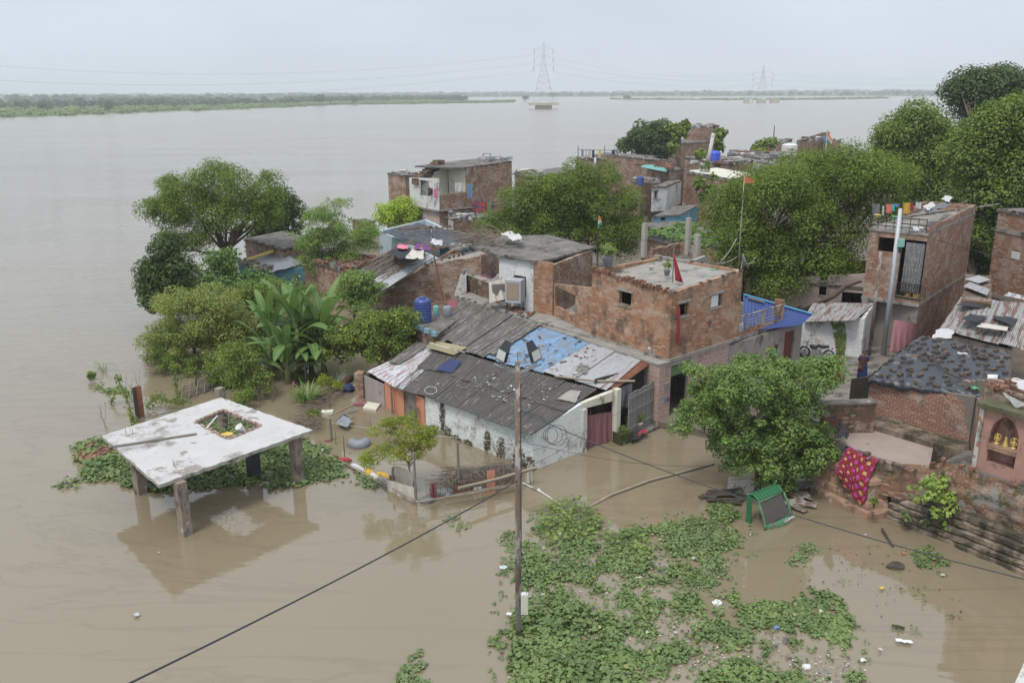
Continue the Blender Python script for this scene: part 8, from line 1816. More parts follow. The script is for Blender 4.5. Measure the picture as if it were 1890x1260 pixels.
flag('blue_flag','small light blue cloth on a stick left of the far tricolour',1519,285,5.2,244,[(1519,252),(1524,252),(1525,263),(1520,263)],['cloth_blue'],mast='wood',r_=.06)
post('white_pole','leaning white pole beside the bright blue tank',1304,312,6.0,246,.22,.22,'plaster_white',lean=(.6,0))
post('thin_pole','thin stick standing on the creeper house left of the white tank',1427,265,6.0,232,.1,.06,'wood_dark')
post('white_pole','slim white post beside the line of washing behind the round neem',1098,318,5.6,292,.13,.13,'plaster_white')
Yr=P(1100,296,6.3).y
for(x0,x1,mt_,lb)in((1073,1077,'cloth_blue','pale blue cloth, leftmost on the far washing line'),(1080,1083,'cloth_cream','tan cloth on the far washing line'),(1085,1092,'cloth_white','white shirt on the far washing line'),(1093,1097,'cloth_black','black cloth on the far washing line'),(1105,1109,'plastic_yellow','yellow cloth, tallest on the far washing line'),(1129,1135,'cloth_navy','navy cloth alone at the right of the far washing line')):
 c=[W(x0,277,Yr),W(x1,277,Yr),W(x1,291,Yr),W(x0,291,Yr)];o=cloth(MB(),*c,nu=6,nv=4,amp=.05,waves=1).build('washing',MT[mt_]);tag(o,lb,'washing','washing on the far roof line')
o=MB().tube(cable_pts(W(1066,276,Yr),W(1140,278,Yr),.02),.03,4).build('washing_line',MT['cable']);tag(o,'washing line on the roof behind the round neem','washing line')
for x in(1067,1116,1140):o=MB().tube([W(x,294,Yr),W(x,270,Yr)],.06,5).build('line_stick',MT['wood']);tag(o,{1067:'left stick of the far washing line',1116:'middle stick of the far washing line',1140:'right stick of the far washing line'}[x],'stick')
# lettering band on the white tank
b_,R_,H_=tw;mb=MB()
for k in range(7):a_=-1.57-.35+k*.085;mb.abox(b_+Vector((math.cos(a_)*R_*1.02,math.sin(a_)*R_*1.02,H_*.50)),(R_*.055,.04,H_*.10*(1 if k%3 else 1.25)),a_+1.57)
mb.build('red_lettering',MT['cloth_red'],bpy.data.objects['water_tank.003'])
# terrace things: cooler, draped cloth, pots
cpt=P(951,574,TZ);cz=Z(cpt,512);root=empty('air_cooler',cpt,'grey metal air cooler with straw pads on a stand on the terrace','air cooler')
w_=.46;az_=-.35
MB().abox(cpt+Vector((0,0,(cz-TZ)*.62)),(w_*2,w_*1.7,(cz-TZ)*.66),az_).build('housing',MT['metal_grey2']if 'metal_grey2' in MT else plain('pale_grey_cooler_metal',(.42,.44,.46),(.36,.37,.39),3,.5),root)
Rz=Matrix.Rotation(az_,3,'Z')
MB().box(cpt+Rz@Vector((0,-w_*.86,0))+Vector((0,0,(cz-TZ)*.64)),Rz@Vector((w_*.78,0,0)),Rz@Vector((0,.02,0)),(0,0,(cz-TZ)*.25)).build('straw_pad',MT['pad']if 'pad' in MT else plain('straw_pad',(.38,.30,.22),(.28,.22,.16),8,.8),root)
MB().box(cpt+Rz@Vector((-w_*1.01,0,0))+Vector((0,0,(cz-TZ)*.64)),Rz@Vector((0,w_*.65,0)),Rz@Vector((.02,0,0)),(0,0,(cz-TZ)*.25)).build('straw_pad',bpy.data.materials['straw_pad'],root)
for sx_ in(-1,1):
 for sy_ in(-1,1):p=cpt+Rz@Vector((sx_*w_*.85,sy_*w_*.7,0));MB().tube([p,p+Vector((0,0,(cz-TZ)*.3))],.02,6).build('leg',MT['metal_dark'],root)
c=[W(902,521,cpt.y+.6),W(930,514,cpt.y+.9),W(934,552,cpt.y+.3),W(904,559,cpt.y+.2)];o=cloth(MB(),*c,nu=18,nv=12,amp=.08,waves=2).build('draped_cloth',MT['cloth_cream']);tag(o,'cream cloth draped over something left of the air cooler','cloth')
o=MB().box(lerp(c[0],c[3],.5)+Vector((.45,.35,-.05)),(.35,.1,0),(-.08,.3,0),(0,0,.5)).build('covered_crate',MT['wood']);tag(o,'crate hidden under the cream cloth on the terrace','crate')
o=drape(MB(),[P(x,y,4.2)for x,y in((884,512),(906,518),(920,508),(900,504))],.05,n=6,amp=.08).build('umbrella',MT['cloth_plum']);tag(o,'folded dull mauve umbrella behind the draped cloth','umbrella')
o=MB().lathe(P(856,506,4.3),[(.1,0),(.13,.25),(.12,.26)],12).build('pot',MT['plastic_grey']);tag(o,'pale bucket on the left pier of the terrace parapet','bucket')
mb=MB();rubble(mb,(P(925,572,TZ),P(985,586,TZ),P(990,570,TZ),P(935,562,TZ)),28,s=(.12,.32),zoff=.02);o=mb.build('loose_bricks',MT['brick_loose']);tag(o,'loose bricks on the terrace deck below the air cooler','bricks',kind='stuff')
def potted(label,x,y,z,mat,s_,leaf,n=90,kind='pot'):
 b_=P(x,y,z);root=empty('potted_plant',b_,label,'potted plant');MB().lathe(b_,[(.09*s_,0),(.13*s_,.2*s_),(.14*s_,.21*s_),(.12*s_,.21*s_)],14).build('pot',MT[mat],root,smooth=True)
 u=unit(n,.6)*nr.uniform(.3,1,n)[:,None]*.2*s_;v,f=leaf_arrays(np.array(b_+Vector((0,0,.34*s_)))+u,u+np.array([0,0,.05]),.10*s_,.4);mesh_obj('leaves',v,f,LF[leaf],parent=root,uvs=False)
potted('green tuft in a dark pot on the corner of the brick house roof',1231,508,6.45,'plastic_grey',1.3,'shrub',140)
potted('tiny sprig in a cream pot on the roof parapet of the brick house',1202,499,6.45,'plaster_cream',1.0,'hyacinth_y',25)
potted('spreading pale green plant in a grey trough at the left of the roof parapet',1122,492,6.6,'plastic_grey',2.3,'hyacinth_y',260)
potted('plant in a blue pot in front of the blue tank',791,590,2.95,'plastic_blue',1.0,'shrub',60)
potted('leafy plant in a pale pot, left of the two by the plank door',1163,795,.16,'plastic_white',1.6,'shrub',150)
potted('leafy plant in a cream pot, right of the two by the plank door',1177,793,.16,'plaster_cream',1.7,'shrub',130)
potted('sprig in a small pot on the terrace near the grey parapet',873,520,3.6,'plastic_white',1.0,'shrub',40)
b_=P(1150,817,0);root=empty('planter',b_,'mossy square planter with green weeds at the shed column','planter');MB().abox(b_+Vector((0,.1,.2)),(.75,.55,.62),.6).build('box',MT['moss'],root)
u=unit(150,.8)*nr.uniform(.2,1,150)[:,None]*.3;v,f=leaf_arrays(np.array(b_+Vector((0,.1,.62)))+u*np.array([1,1,.6]),u+np.array([0,0,.1]),.10,.5);mesh_obj('weeds',v,f,LF['shrub'],parent=root,uvs=False)
mb=MB();drape(mb,[P(x,y,.15)for x,y in((1163,818),(1190,806),(1186,796),(1166,800))],.05,n=10,amp=.10);o=mb.build('cloth_bundle',MT['cloth_black']);tag(o,'black plastic bundle at the water by the plank door','bundle')
o=drape(MB(),[P(x,y,.15)for x,y in((1176,808),(1197,802),(1190,795),(1180,800))],.10,n=8,amp=.06).build('red_cloth',MT['cloth_red']);tag(o,'red cloth on the black bundle by the plank door','cloth')
o=MB().lathe(P(1316,501,6.32),[(.1,0),(.15,.12),(.16,.13),(.13,.13)],12).build('green_bowl',MT['plastic_green']);tag(o,'small green bowl on the right part of the cement roof','bowl')
# ----- bamboo fence with rags around the young tree
root=FN=empty('bamboo_fence',P(848,900,0),'makeshift bamboo and net fence hung with rags and boards, left of the shed corner','fence')
def fp(x,y,z):return P(x,y,z)
posts_=[(768,928,835),(848,905,815),(724,902,862),(556,906,906)]
for(x,y,yt)in posts_[:3]:b_=P(x,y,0);MB().tube([b_-Vector((0,0,.4)),at(v2(b_),Z(b_,yt))+Vector((rnd.uniform(-.06,.06),0,0))],[.06,.045],7).build('post',MT['wood'],root)
for(a_,b_,r_)in((P(846,900,.85),P(990,862,.75),.05),(P(846,902,.80),P(990,864,.68),.04),(P(768,926,.45),P(965,892,.30),.035),(P(700,884,.15),P(765,922,.35),.03),(P(650,862,.12),P(770,925,.12),.03)):MB().tube([a_,lerp(a_,b_,.5)-Vector((0,0,.05)),b_],r_,6).build('rail',MT['bamboo'],root)
mb=MB()
for k in range(60):
 t_=k/59;a_=lerp(P(790,922,.1),P(958,890,.02),t_);mb.tube([a_,a_+Vector((rnd.uniform(-.1,.1),rnd.uniform(-.03,.03),.62+rnd.uniform(-.1,.12)))],.012,3)
for k in range(14):z=.08+.045*k;mb.tube([P(790,922,z),lerp(P(790,922,z),P(958,890,z),.5)+Vector((0,rnd.uniform(-.05,.05),rnd.uniform(-.04,.04))),P(958,890,z)],.009,3)
mb.build('netting',MT['twig'],root)
def hang(name,label,pts,z0,mat,cat='rag',amp=.04,th=.01,waves=1.6):
 "pts: foot-left, foot-right in pixels on the water and the top row"
 (x0,y0),(x1,y1),yt=pts;a_,b_=P(x0,y0,0),P(x1,y1,0);za,zb=Z(a_,yt),Z(b_,yt+(y1-y0)*.6)
 o=cloth(MB(),at(v2(a_),za),at(v2(b_),zb),at(v2(b_),z0),at(v2(a_),z0),nu=12,nv=8,amp=amp,waves=waves).build(name,MT[mat]);return tag(o,label,cat)
hang('orange_board','upright orange board strip tied to the bamboo fence',((899,911),(914,908),868),-.05,'orange','board',.005)
hang('red_board','rust red board piece leaning on the bamboo fence',((838,917),(872,907),897),-.05,'tin_rust','board',.01)
hang('paper_sheets','white paper sheets caught on the bamboo fence',((875,911),(890,907),899),.02,'cloth_white','paper',.04)
hang('tan_sheet','stained yellow-tan sheet slung inside the fence corner',((727,888),(763,912),856),.1,'frp_tan' if 'frp_tan' in MT else 'cloth_cream','sheet',.05)
hang('tan_cloth','wet tan cloth hanging at the front of the fence corner',((714,903),(766,928),884),-.02,'cloth_cream','cloth',.05,waves=3)
hang('beige_rag','beige rag hanging beside the shed corner at the fence end',((973,893),(984,889),858),.02,'cloth_cream','rag',.05,waves=2)
hang('reed_mat','grey-brown reed mat stretched between the rails at the right end of the fence',((842,903),(962,882),866),.02,'wood','mat',.05,waves=4)
hang('plaid_rag','dark red and grey rag tied left of the rust red board',((795,925),(806,922),892),.1,'cloth_maroon','rag',.05)
hang('orange_rag','faded orange-brown cloth bunched at the left foot of the fence corner post',((738,908),(760,922),890),.02,'frp_yellow','cloth',.08,waves=3)
def bag(name,label,x,y,s,mat,cat='bag',sx_=1.0):
 b_=P(x,y,0);mb=MB();V=[];n_,m_=12,7;ph=rnd.random()*9
 for j in range(m_+1):
  for i in range(n_):
   a_=i/n_*6.283;t_=j/m_*math.pi;r_=math.sin(t_)**.7*(1+.35*mnoise.noise((math.cos(a_)*1.6+ph,math.sin(a_)*1.6,t_*1.4)));V.append((b_.x+math.cos(a_)*r_*s*sx_,b_.y+math.sin(a_)*r_*s*.8,s*.25+-math.cos(t_)*s*.6+.1*s*mnoise.noise((a_,t_*2,ph))))
 F_=[(j*n_+i,j*n_+(i+1)%n_,(j+1)*n_+(i+1)%n_,(j+1)*n_+i)for j in range(m_)for i in range(n_)];mb.add(V,F_);o=mb.build(name,MT[mat]);return tag(o,label,cat)
bag('black_sack','black muddy sack at the foot of the fence corner post',788,926,.26,'cloth_grey','sack');bag('grey_sack','larger grey plastic sack on the fence, left of the rust red board',818,914,.36,'plastic_grey','sack',1.2)
def roll(name,label,pts,r_,mat,cat='cloth'):
 q=[P(x,y,r_*.6)for x,y in pts];q2=[]
 for i in range(len(q)-1):
  for k in range(5):q2.append(lerp(q[i],q[i+1],k/5))
 q2.append(q[-1]);rr=[r_*1.3*(1+.35*mnoise.noise((i*.7,r_*9,len(pts))))for i in range(len(q2))];rr[0]*=.4;rr[-1]*=.5
 return tag(MB().tube(q2,rr,9).build(name,MT[mat],smooth=True),label,cat)
roll('white_cloth_roll','white wet cloth wound on the boom left of the yellow cloths',[(648,858),(662,863),(682,873)],.09,'cloth_white')
roll('yellow_cloth_roll','first mustard cloth wound on the boom, upright bulge',[(678,866),(682,876),(688,872)],.12,'cloth_yellow')
roll('striped_cloth_roll','black and white cloth between the two mustard cloths on the boom',[(684,874),(692,880),(698,884)],.10,'cloth_cream')
roll('yellow_cloth_roll','second mustard cloth on the boom, right one',[(694,876),(706,876),(720,884)],.10,'cloth_yellow')
hang('white_rag','white rag hanging down from the cloth-wound boom',((698,888),(716,894),878),-.02,'cloth_white')
hang('red_rag','dark red rag at the left end of the tan sheet',((719,890),(729,893),876),.0,'cloth_maroon')
bag('red_bundle','red cloth bundle on the boom left of the white cloth',636,851,.20,'cloth_red','bundle',1.5);bag('small_red_bundle','small dark red bundle left of the larger red one',617,844,.12,'cloth_maroon','bundle',1.3)
bag('white_bag','white plastic bag on the boom at its left end',597,832,.12,'plastic_white');bag('cream_rag','cream rag lump in the weed right of the canopy post',561,826,.13,'cloth_cream','rag',1.4)
o=MB().tube([P(596,838,.08),P(620,846,.08),P(650,862,.06),P(690,880,.08)],[.04,.05,.05,.04],7).build('floating_boom',MT['wood']);tag(o,'grey boom pole carrying the wound cloths','pole')
# posts and junk between canopy and shed
for(x,y,yt,r_,lb)in((612,812,772,.08,'thick grey stub post with red cloth, above the boom'),(620,820,778,.02,'thin stick beside the stub post'),(636,842,804,.03,'dark stick standing by the red bundle'),(565,705,665,.04,'bare stick at the foot of the banana plants'),(684,792,770,.02,'short stick right of the capsized inflatable')):
 b_=P(x,y,0);o=MB().tube([b_-Vector((0,0,.2)),at(v2(b_),Z(b_,yt))],[r_,r_*.7],6).build('stake',MT['wood']);tag(o,lb,'stake')
bag('red_rag_bundle','red rag lying at the foot of the stub post',606,814,.10,'cloth_maroon','rag',1.6)
q=P(636,778,.05);mb=MB();drape(mb,[P(x,y,.15)for x,y in((620,783),(640,792),(652,778),(634,768))],.02,n=7,amp=.14);o=mb.build('plastic_heap',MT['plastic_grey']);tag(o,'grey plastic sheet heap floating inside a pale frame','plastic sheet')
mb=MB();fq=[P(x,y,.08)for x,y in((622,772),(636,762),(649,770),(634,784))]
for k in range(4):mb.tube([fq[k],fq[(k+1)%4]],.035,5)
mb.tube([fq[1],P(662,755,.1)],.03,5);o=mb.build('metal_frame',MT['metal_grey']);tag(o,'pale bent frame floating by the grey plastic sheet','frame')
o=MB().tube([P(608,767,.03),P(640,752,.03),P(672,737,.03)],.04,6).build('floating_pole',MT['bamboo']);tag(o,'bamboo pole floating toward the brick pillar of the shed','pole')
o=MB().box(P(686,750,.05),(P(698,752,0)-P(674,748,0))*.5,(P(690,745,0)-P(682,756,0))*.5,(0,0,.06)).build('cream_board',MT['plaster_cream']);tag(o,'cream board floating in front of the grey shed boards','board')
o=MB().box(P(604,761,.06),(.28,.02,0),(0,.18,0),(0,0,.08)).build('foam_block',MT['plaster_cream']);tag(o,'tan foam block floating at the end of the bamboo pole','block')
bag('dark_bundle','dark cloth bundle floating beside the cream board',665,747,.22,'cloth_plum','bundle',1.6)
roll('grey_inflatable','sagging grey inflatable floating left of the young tree',[(646,815),(658,822),(672,820),(678,812)],.17,'plastic_grey','inflatable')
bag('striped_bundle','dark striped blanket heap beside the brick pillar of the shed',640,722,.5,'cloth_navy','blanket',.8)
roll('reddish_blanket','red-brown fold over the dark blanket heap',[(628,726),(636,705),(650,696)],.16,'cloth_brown')
roll('pink_rag','pink rag hanging on a stick below the banana plants',[(541,712),(544,695),(546,684)],.06,'cloth_pink','rag')
# fallen trellis and tyre by the pale bush
root=empty('bamboo_trellis',P(360,722,0),'collapsed bamboo trellis lying in the water behind the canopy','trellis');mb=MB()
for k in range(6):mb.tube([P(332,735-4*k,.1+.06*k),P(392,716-4*k,.12+.06*k)],.035,5)
for k in range(5):mb.tube([P(335+14*k,738-4*k,.05),P(338+14*k,708-4*k,.55)],.03,5)
mb.build('slats',MT['wood'],root)
mb=MB();tr=P(376,704,.5)
mb.tube([tr+Vector((math.cos(t_/18*6.283)*.42,math.sin(t_/18*6.283)*.15,math.sin(t_/18*6.283)*.45))for t_ in range(19)],.04,6);o=mb.build('hoop',MT['metal_dark']);tag(o,'dark hoop standing on the collapsed trellis','hoop')
mb=MB();mb.tube([P(386,712,.1),P(440,696,.2)],.04,5);mb.tube([P(386,704,.3),P(440,690,.4)],.03,5)
for k in range(5):mb.tube([P(390+11*k,711-3*k,.1),P(392+11*k,702-3*k,.35)],.02,4)
o=mb.build('wooden_ladder',MT['wood_dark']);tag(o,'dark wooden ladder lying right of the hoop','ladder')
for(x,y,yt,mt_,w_,lb)in((262,770,712,'tin_rust',.12,'rust red plank post at the back of the canopy'),(254,772,715,'wood_dark',.06,'dark plank post left of the rust red one')):
 b_=P(x,y,0);h_=Z(b_,yt);o=MB().box(at(v2(b_),h_/2-.1),(w_,.03,0),(0,.03,0),(0,0,h_/2+.1)).build('plank_post',MT[mt_]);tag(o,lb,'post')
o=MB().tube([P(250,775,.1),P(320,758,.25)],.035,5).build('rail_pole',MT['wood']);tag(o,'rail pole lying behind the left edge of the canopy','pole')
# ----- floating pole, timbers, sunken vehicle
o=MB().tube([P(1085,936,.02),P(1130,912,.05),P(1200,886,.06),P(1270,868,.05),P(1318,855,.04)],[.045,.05,.05,.045,.04],8).build('long_bamboo',MT['bamboo'],smooth=True);tag(o,'long bamboo pole floating across the lane right of the lamp pole','pole')
o=MB().tube([P(965,891,.05),P(1000,908,.04),P(1036,932,.02)],.035,7).build('green_pole',MT['plaster_white']);tag(o,'pale pole from the lamp pole into the weed mat','pole')
bag('knotted_bag','small white knotted bag on the pale pole',994,905,.10,'cloth_white')
A_,B_,C_v=P(1411,978,0),P(1460,956,0),P(1376,962,0);D_v=B_+C_v-A_
A_,B_,C_v,D_v=map(v2,(A_,B_,C_v,D_v));hA,hB,hC=Z(A_,934),Z(B_,912),Z(C_v,914);hD=hB+hC-hA
root=RK=empty('three_wheeler',at((A_+D_v)/2,0),'half-sunk green three-wheeler cab with a ribbed roof and bare windscreen','vehicle')
fd_=(B_-A_).normalized();sd2=(C_v-A_).normalized();bk2=(D_v-B_)
rA,rB=A_+sd2*.38+fd_*.05,B_+sd2*.38-fd_*.05
mb=MB();ns=9
for k in range(ns):
 t0,t1=k/ns,(k+.82)/ns;
 q=[lerp(at(rA,hA),at(rB,hB),t0),lerp(at(rA,hA),at(rB,hB),t1),lerp(at(C_v,hC),at(D_v,hD),t1),lerp(at(C_v,hC),at(D_v,hD),t0)];up=Vector((0,0,.035));mid=[lerp(q[0],q[3],.5)+Vector((0,0,.10)),lerp(q[1],q[2],.5)+Vector((0,0,.10))]
 mb.quad(q[0]+up,q[1]+up,mid[1]+up,mid[0]+up);mb.quad(mid[0]+up,mid[1]+up,q[2]+up,q[3]+up)
 t2=(k+1)/ns;e0,e3=lerp(at(rA,hA),at(rB,hB),t2),lerp(at(C_v,hC),at(D_v,hD),t2);em=lerp(e0,e3,.5)+Vector((0,0,.10));mb.quad(q[1]+up,e0,em,mid[1]+up);mb.quad(mid[1]+up,em,e3,q[2]+up)
 mb.quad(e0,e0+up,em+up,em)if k==ns-1 else None
mb.quad(at(rA,hA),at(rB,hB),at(D_v,hD),at(C_v,hC));mb.build('roof',MT['green_paint'],root)
# rear side panel: ribbed green strip down to the water
mb=MB()
for k in range(4):
 a_,b_=lerp(at(C_v,hC),at(C_v+fd_*.0+(A_-C_v)*.28,hC),k/4),lerp(at(C_v,hC),at(C_v+(A_-C_v)*.28,hC),(k+.8)/4);mb.box((a_+b_)/2-Vector((0,0,(hC+.4)/2)),(b_-a_)/2,at(Vector((-sd2.y,sd2.x))*.02,0),(0,0,(hC+.4)/2))
mb.build('side_panel',MT['green_paint'],root)
# front: windscreen in a chipped green frame, sloping forward to the nose
fo=-sd2*.12
pA0,pB0,pA1,pB1=at(rA,hA-.02),at(rB,hB-.02),at(A_+fd_*.03,.16),at(B_-fd_*.03,.20)
MB().quad(lerp(pA0,pB0,.08),lerp(pA0,pB0,.92),lerp(pA1,pB1,.92),lerp(pA1,pB1,.08)).build('windscreen',MT['dust'],root)
mb=MB();mb.tube([pA0,lerp(pA0,pA1,.5)+at(fo*.3,0),pA1,at(A_,-.1)],[.045,.05,.06,.06],6);mb.tube([pB0,lerp(pB0,pB1,.5)+at(fo*.3,0),pB1,at(B_,-.1)],[.045,.05,.06,.06],6);mb.tube([pA0,pB0],.04,6);mb.build('windscreen_frame',MT['green_worn'],root,smooth=True)
mb=MB();V=[]
for k in range(9):
 t_=k/8;bow=.22*math.sin(t_*math.pi);base=lerp(at(A_,0),at(B_,0),t_)-at(sd2*bow,0)
 V+=[lerp(pA1,pB1,t_)-at(sd2*bow*.35,0)+Vector((0,0,.03)),base+Vector((0,0,.12)),base-Vector((0,0,.3))]
mb.add(V,[(k*3+j,k*3+3+j,k*3+4+j,k*3+1+j)for k in range(8)for j in range(2)]);mb.build('nose',MT['green_worn'],root,smooth=True)
nm=lerp(at(A_,.14),at(B_,.16),.62)-at(sd2*.22,0);rzn=math.atan2(fd_.y,fd_.x)
MB().box(lerp(at(A_,.12),at(B_,.14),.86)-at(sd2*.16,0)+Vector((0,0,.02)),at(fd_,0)*.17,at(sd2,0)*.015,(0,0,.035)).build('white_strip',MT['plastic_white'],root)
text('lettering','USA',nm+Vector((0,0,.03)),.17,MT['plastic_white'],rzn,parent=root,tilt=1.15)
mb=MB();
for _ in range(16):
 p=bil(P(1305,915,.12),P(1370,935,.12),P(1375,905,.15),P(1320,898,.12),rnd.random(),rnd.random());a_=rnd.uniform(-.5,.6);mb.abox(p,(rnd.uniform(.3,1.0),rnd.uniform(.08,.25),.04),a_,0,rnd.uniform(-.25,.25))
o=mb.build('broken_boards',MT['wood_dark']);tag(o,'broken dark boards floating left of the sunken vehicle','boards',kind='stuff')
mb=MB()
for _ in range(16):
 p=bil(P(1450,935,.12),P(1500,925,.12),P(1495,890,.2),P(1450,895,.2),rnd.random(),rnd.random());mb.abox(p,(rnd.uniform(.4,1.2),rnd.uniform(.08,.3),.05),rnd.uniform(-1,.6),0,rnd.uniform(-.3,.3))
o=mb.build('broken_boards',MT['pole_rust']);tag(o,'heap of brown boards between the sunken vehicle and the platform','boards',kind='stuff')
o=MB().box(P(1447,893,.35),(.5,.25,0),(-.1,.35,.1),(0,0,.03)).build('green_sheet',MT['green_worn']);tag(o,'worn green sheet leaning behind the sunken vehicle roof','sheet')
# ----- people and the motorcycle
def person(label,x,y,z,hgt,dress,scarf,face_az,cat='person',arm=.25,hand_up=0.0):
 b=P(x,y,z);root=empty('person',b,label,'person');k=hgt/1.6;R_=Matrix.Rotation(face_az,3,'Z')
 def p(a,b_,c):return b+R_@Vector((a*k,b_*k,c*k))
 J={};V,E,Rr=[],[],[]
 def vv(a,b_,c,r):V.append(tuple(R_@Vector((a*k,b_*k,c*k))));Rr.append(r*k);return len(V)-1
 pel=vv(0,0,.88,.13);wst=vv(0,0,1.02,.105);ch=vv(0,0,1.20,.125);nk0=vv(0,0,1.32,.06);nk=vv(0,-.01,1.38,.042);hd=vv(0,-.015,1.47,.078);ht=vv(0,-.005,1.55,.068)
 E+=[(pel,wst),(wst,ch),(ch,nk0),(nk0,nk),(nk,hd),(hd,ht)]
 for s in(-1,1):
  h=vv(s*.09,0,.82,.09);kn=vv(s*.10,-.01,.46,.055);an=vv(s*.10,0,.08,.035);to=vv(s*.11,-.14,.03,.025);E+=[(pel,h),(h,kn),(kn,an),(an,to)]
  sh=vv(s*.16,0,1.28,.055);el=vv(s*.21,.02,1.03,.038);fy=-.22 if s>0 else-.10;fz=.98 if s>0 else .82;wr=vv(s*.17,fy,fz,.024);pm=vv(s*.15,fy-.06,fz-.02,.026);E+=[(nk0,sh),(sh,el),(el,wr),(wr,pm)]
  for f in range(4):a=vv(s*(.135+.012*f),fy-.11,fz-.03-.004*f,.0085);c=vv(s*(.13+.012*f),fy-.145+.006*abs(f-1.5),fz-.05,.0075);E+=[(pm,a),(a,c)]
  th=vv(s*.125,fy-.06,fz+.0,.010);t2=vv(s*.105,fy-.095,fz-.005,.009);E+=[(pm,th),(th,t2)]
 me=bpy.data.meshes.new('body');me.from_pydata(V,E,[]);me.update();o=bpy.data.objects.new('body',me);link(o);o.parent=root;me.materials.append(MT['skin'])
 sk=o.modifiers.new('skin','SKIN');
 if not me.skin_vertices:
  bm_=None
 for i,r in enumerate(Rr):me.skin_vertices[0].data[i].radius=(r,r)
 me.skin_vertices[0].data[0].use_root=True;sb=o.modifiers.new('sub','SUBSURF');sb.levels=1;sb.render_levels=2
 # long tunic and skirt with folds
 def ring(zz,rx,ry,fold=0.0,n=28,yo=0):return[tuple(p(math.cos(t/n*6.283)*rx*(1+fold*math.sin(t*2.2)),math.sin(t/n*6.283)*ry*(1+fold*math.sin(t*2.2+1))+yo,zz))for t in range(n)]
 def shell(rings):mb=MB();n=len(rings[0]);VV=[q for r in rings for q in r];mb.add(VV,[(i*n+j,i*n+(j+1)%n,(i+1)*n+(j+1)%n,(i+1)*n+j)for i in range(len(rings)-1)for j in range(n)]);return mb
 mb=shell([ring(1.345,.075,.065),ring(1.325,.15,.09),ring(1.27,.205,.115),ring(1.15,.18,.14),ring(1.02,.155,.125,.02),ring(.85,.20,.165,.04),ring(.5,.225,.19,.06),ring(.10,.24,.21,.08),ring(.085,.22,.19,.08)]);mb.build('dress',dress,root,smooth=True)
 for s in(-1,1):MB().tube([p(s*.16,0,1.285),p(s*.20,.01,1.16),p(s*.215,.02,1.06)],[.075*k,.065*k,.058*k],10).build('sleeve',dress,root,smooth=True)
 mb=MB();cloth(mb,p(-.13,-.16,1.33),p(.10,-.16,1.33),p(.02,-.21,.62),p(-.16,-.20,.58),nu=12,nv=14,amp=.02*k,waves=3);cloth(mb,p(-.18,.02,1.335),p(-.10,-.15,1.34),p(-.16,-.20,.62),p(-.26,-.05,.55),nu=8,nv=12,amp=.02*k,waves=2);mb.build('scarf',scarf,root,smooth=True)
 mb=MB();mb.lathe(p(0,.012,1.475),[(.0,-.05),(.085*k,-.02),(.098*k,.03),(.09*k,.08),(.055*k,.115),(.0,.125)],16,sy=.98);mb.tube([p(0,.085,1.46),p(0,.11,1.3),p(.01,.10,1.12)],[.05*k,.035*k,.02*k],8);mb.build('hair',MT['hair'],root,smooth=True)
 mb=MB();mb.lathe(p(0,-.055,1.475),[(.0,-.075*k),(.05*k,-.06*k),(.066*k,0),(.058*k,.04*k),(.0,.065*k)],14,sy=.62);mb.tube([p(0,-.10,1.49),p(0,-.122,1.462),p(0,-.10,1.455)],[.008*k,.014*k,.008*k],6);mb.build('face',MT['skin'],root,smooth=True)
 mb=MB()
 for s in(-1,1):mb.lathe(p(s*.026,-.094,1.492),[(.0,-.006*k),(.010*k,0),(.0,.006*k)],8);mb.tube([p(s*.012,-.1,1.512),p(s*.042,-.092,1.514)],.004*k,4)
 mb.build('eyes',MT['hair'],root)
 MB().tube([p(-.022,-.094,1.432),p(0,-.1,1.430),p(.022,-.094,1.432)],.006*k,5).build('mouth',MT['cloth_maroon'],root)
 return root
MT['dress_blue']=flat('dark_blue_dress',(.02,.035,.12),.8);MT['scarf_brown']=plain('brown_scarf',(.10,.045,.035),(.05,.03,.03),8,.7)
person('woman in a dark blue dress and brown scarf standing by the brick room',1590,703,.95,1.62,MT['dress_blue'],MT['scarf_brown'],-.25)
MT['dress_red']=plain('red_patterned_dress',(.50,.045,.035),(.04,.02,.02),9,1.0,third=(.55,.22,.06),th=.2)
person('person in red patterned clothes standing left of the woman in blue',1542,706,.95,1.55,MT['dress_red'],MT['dress_red'],-.1)
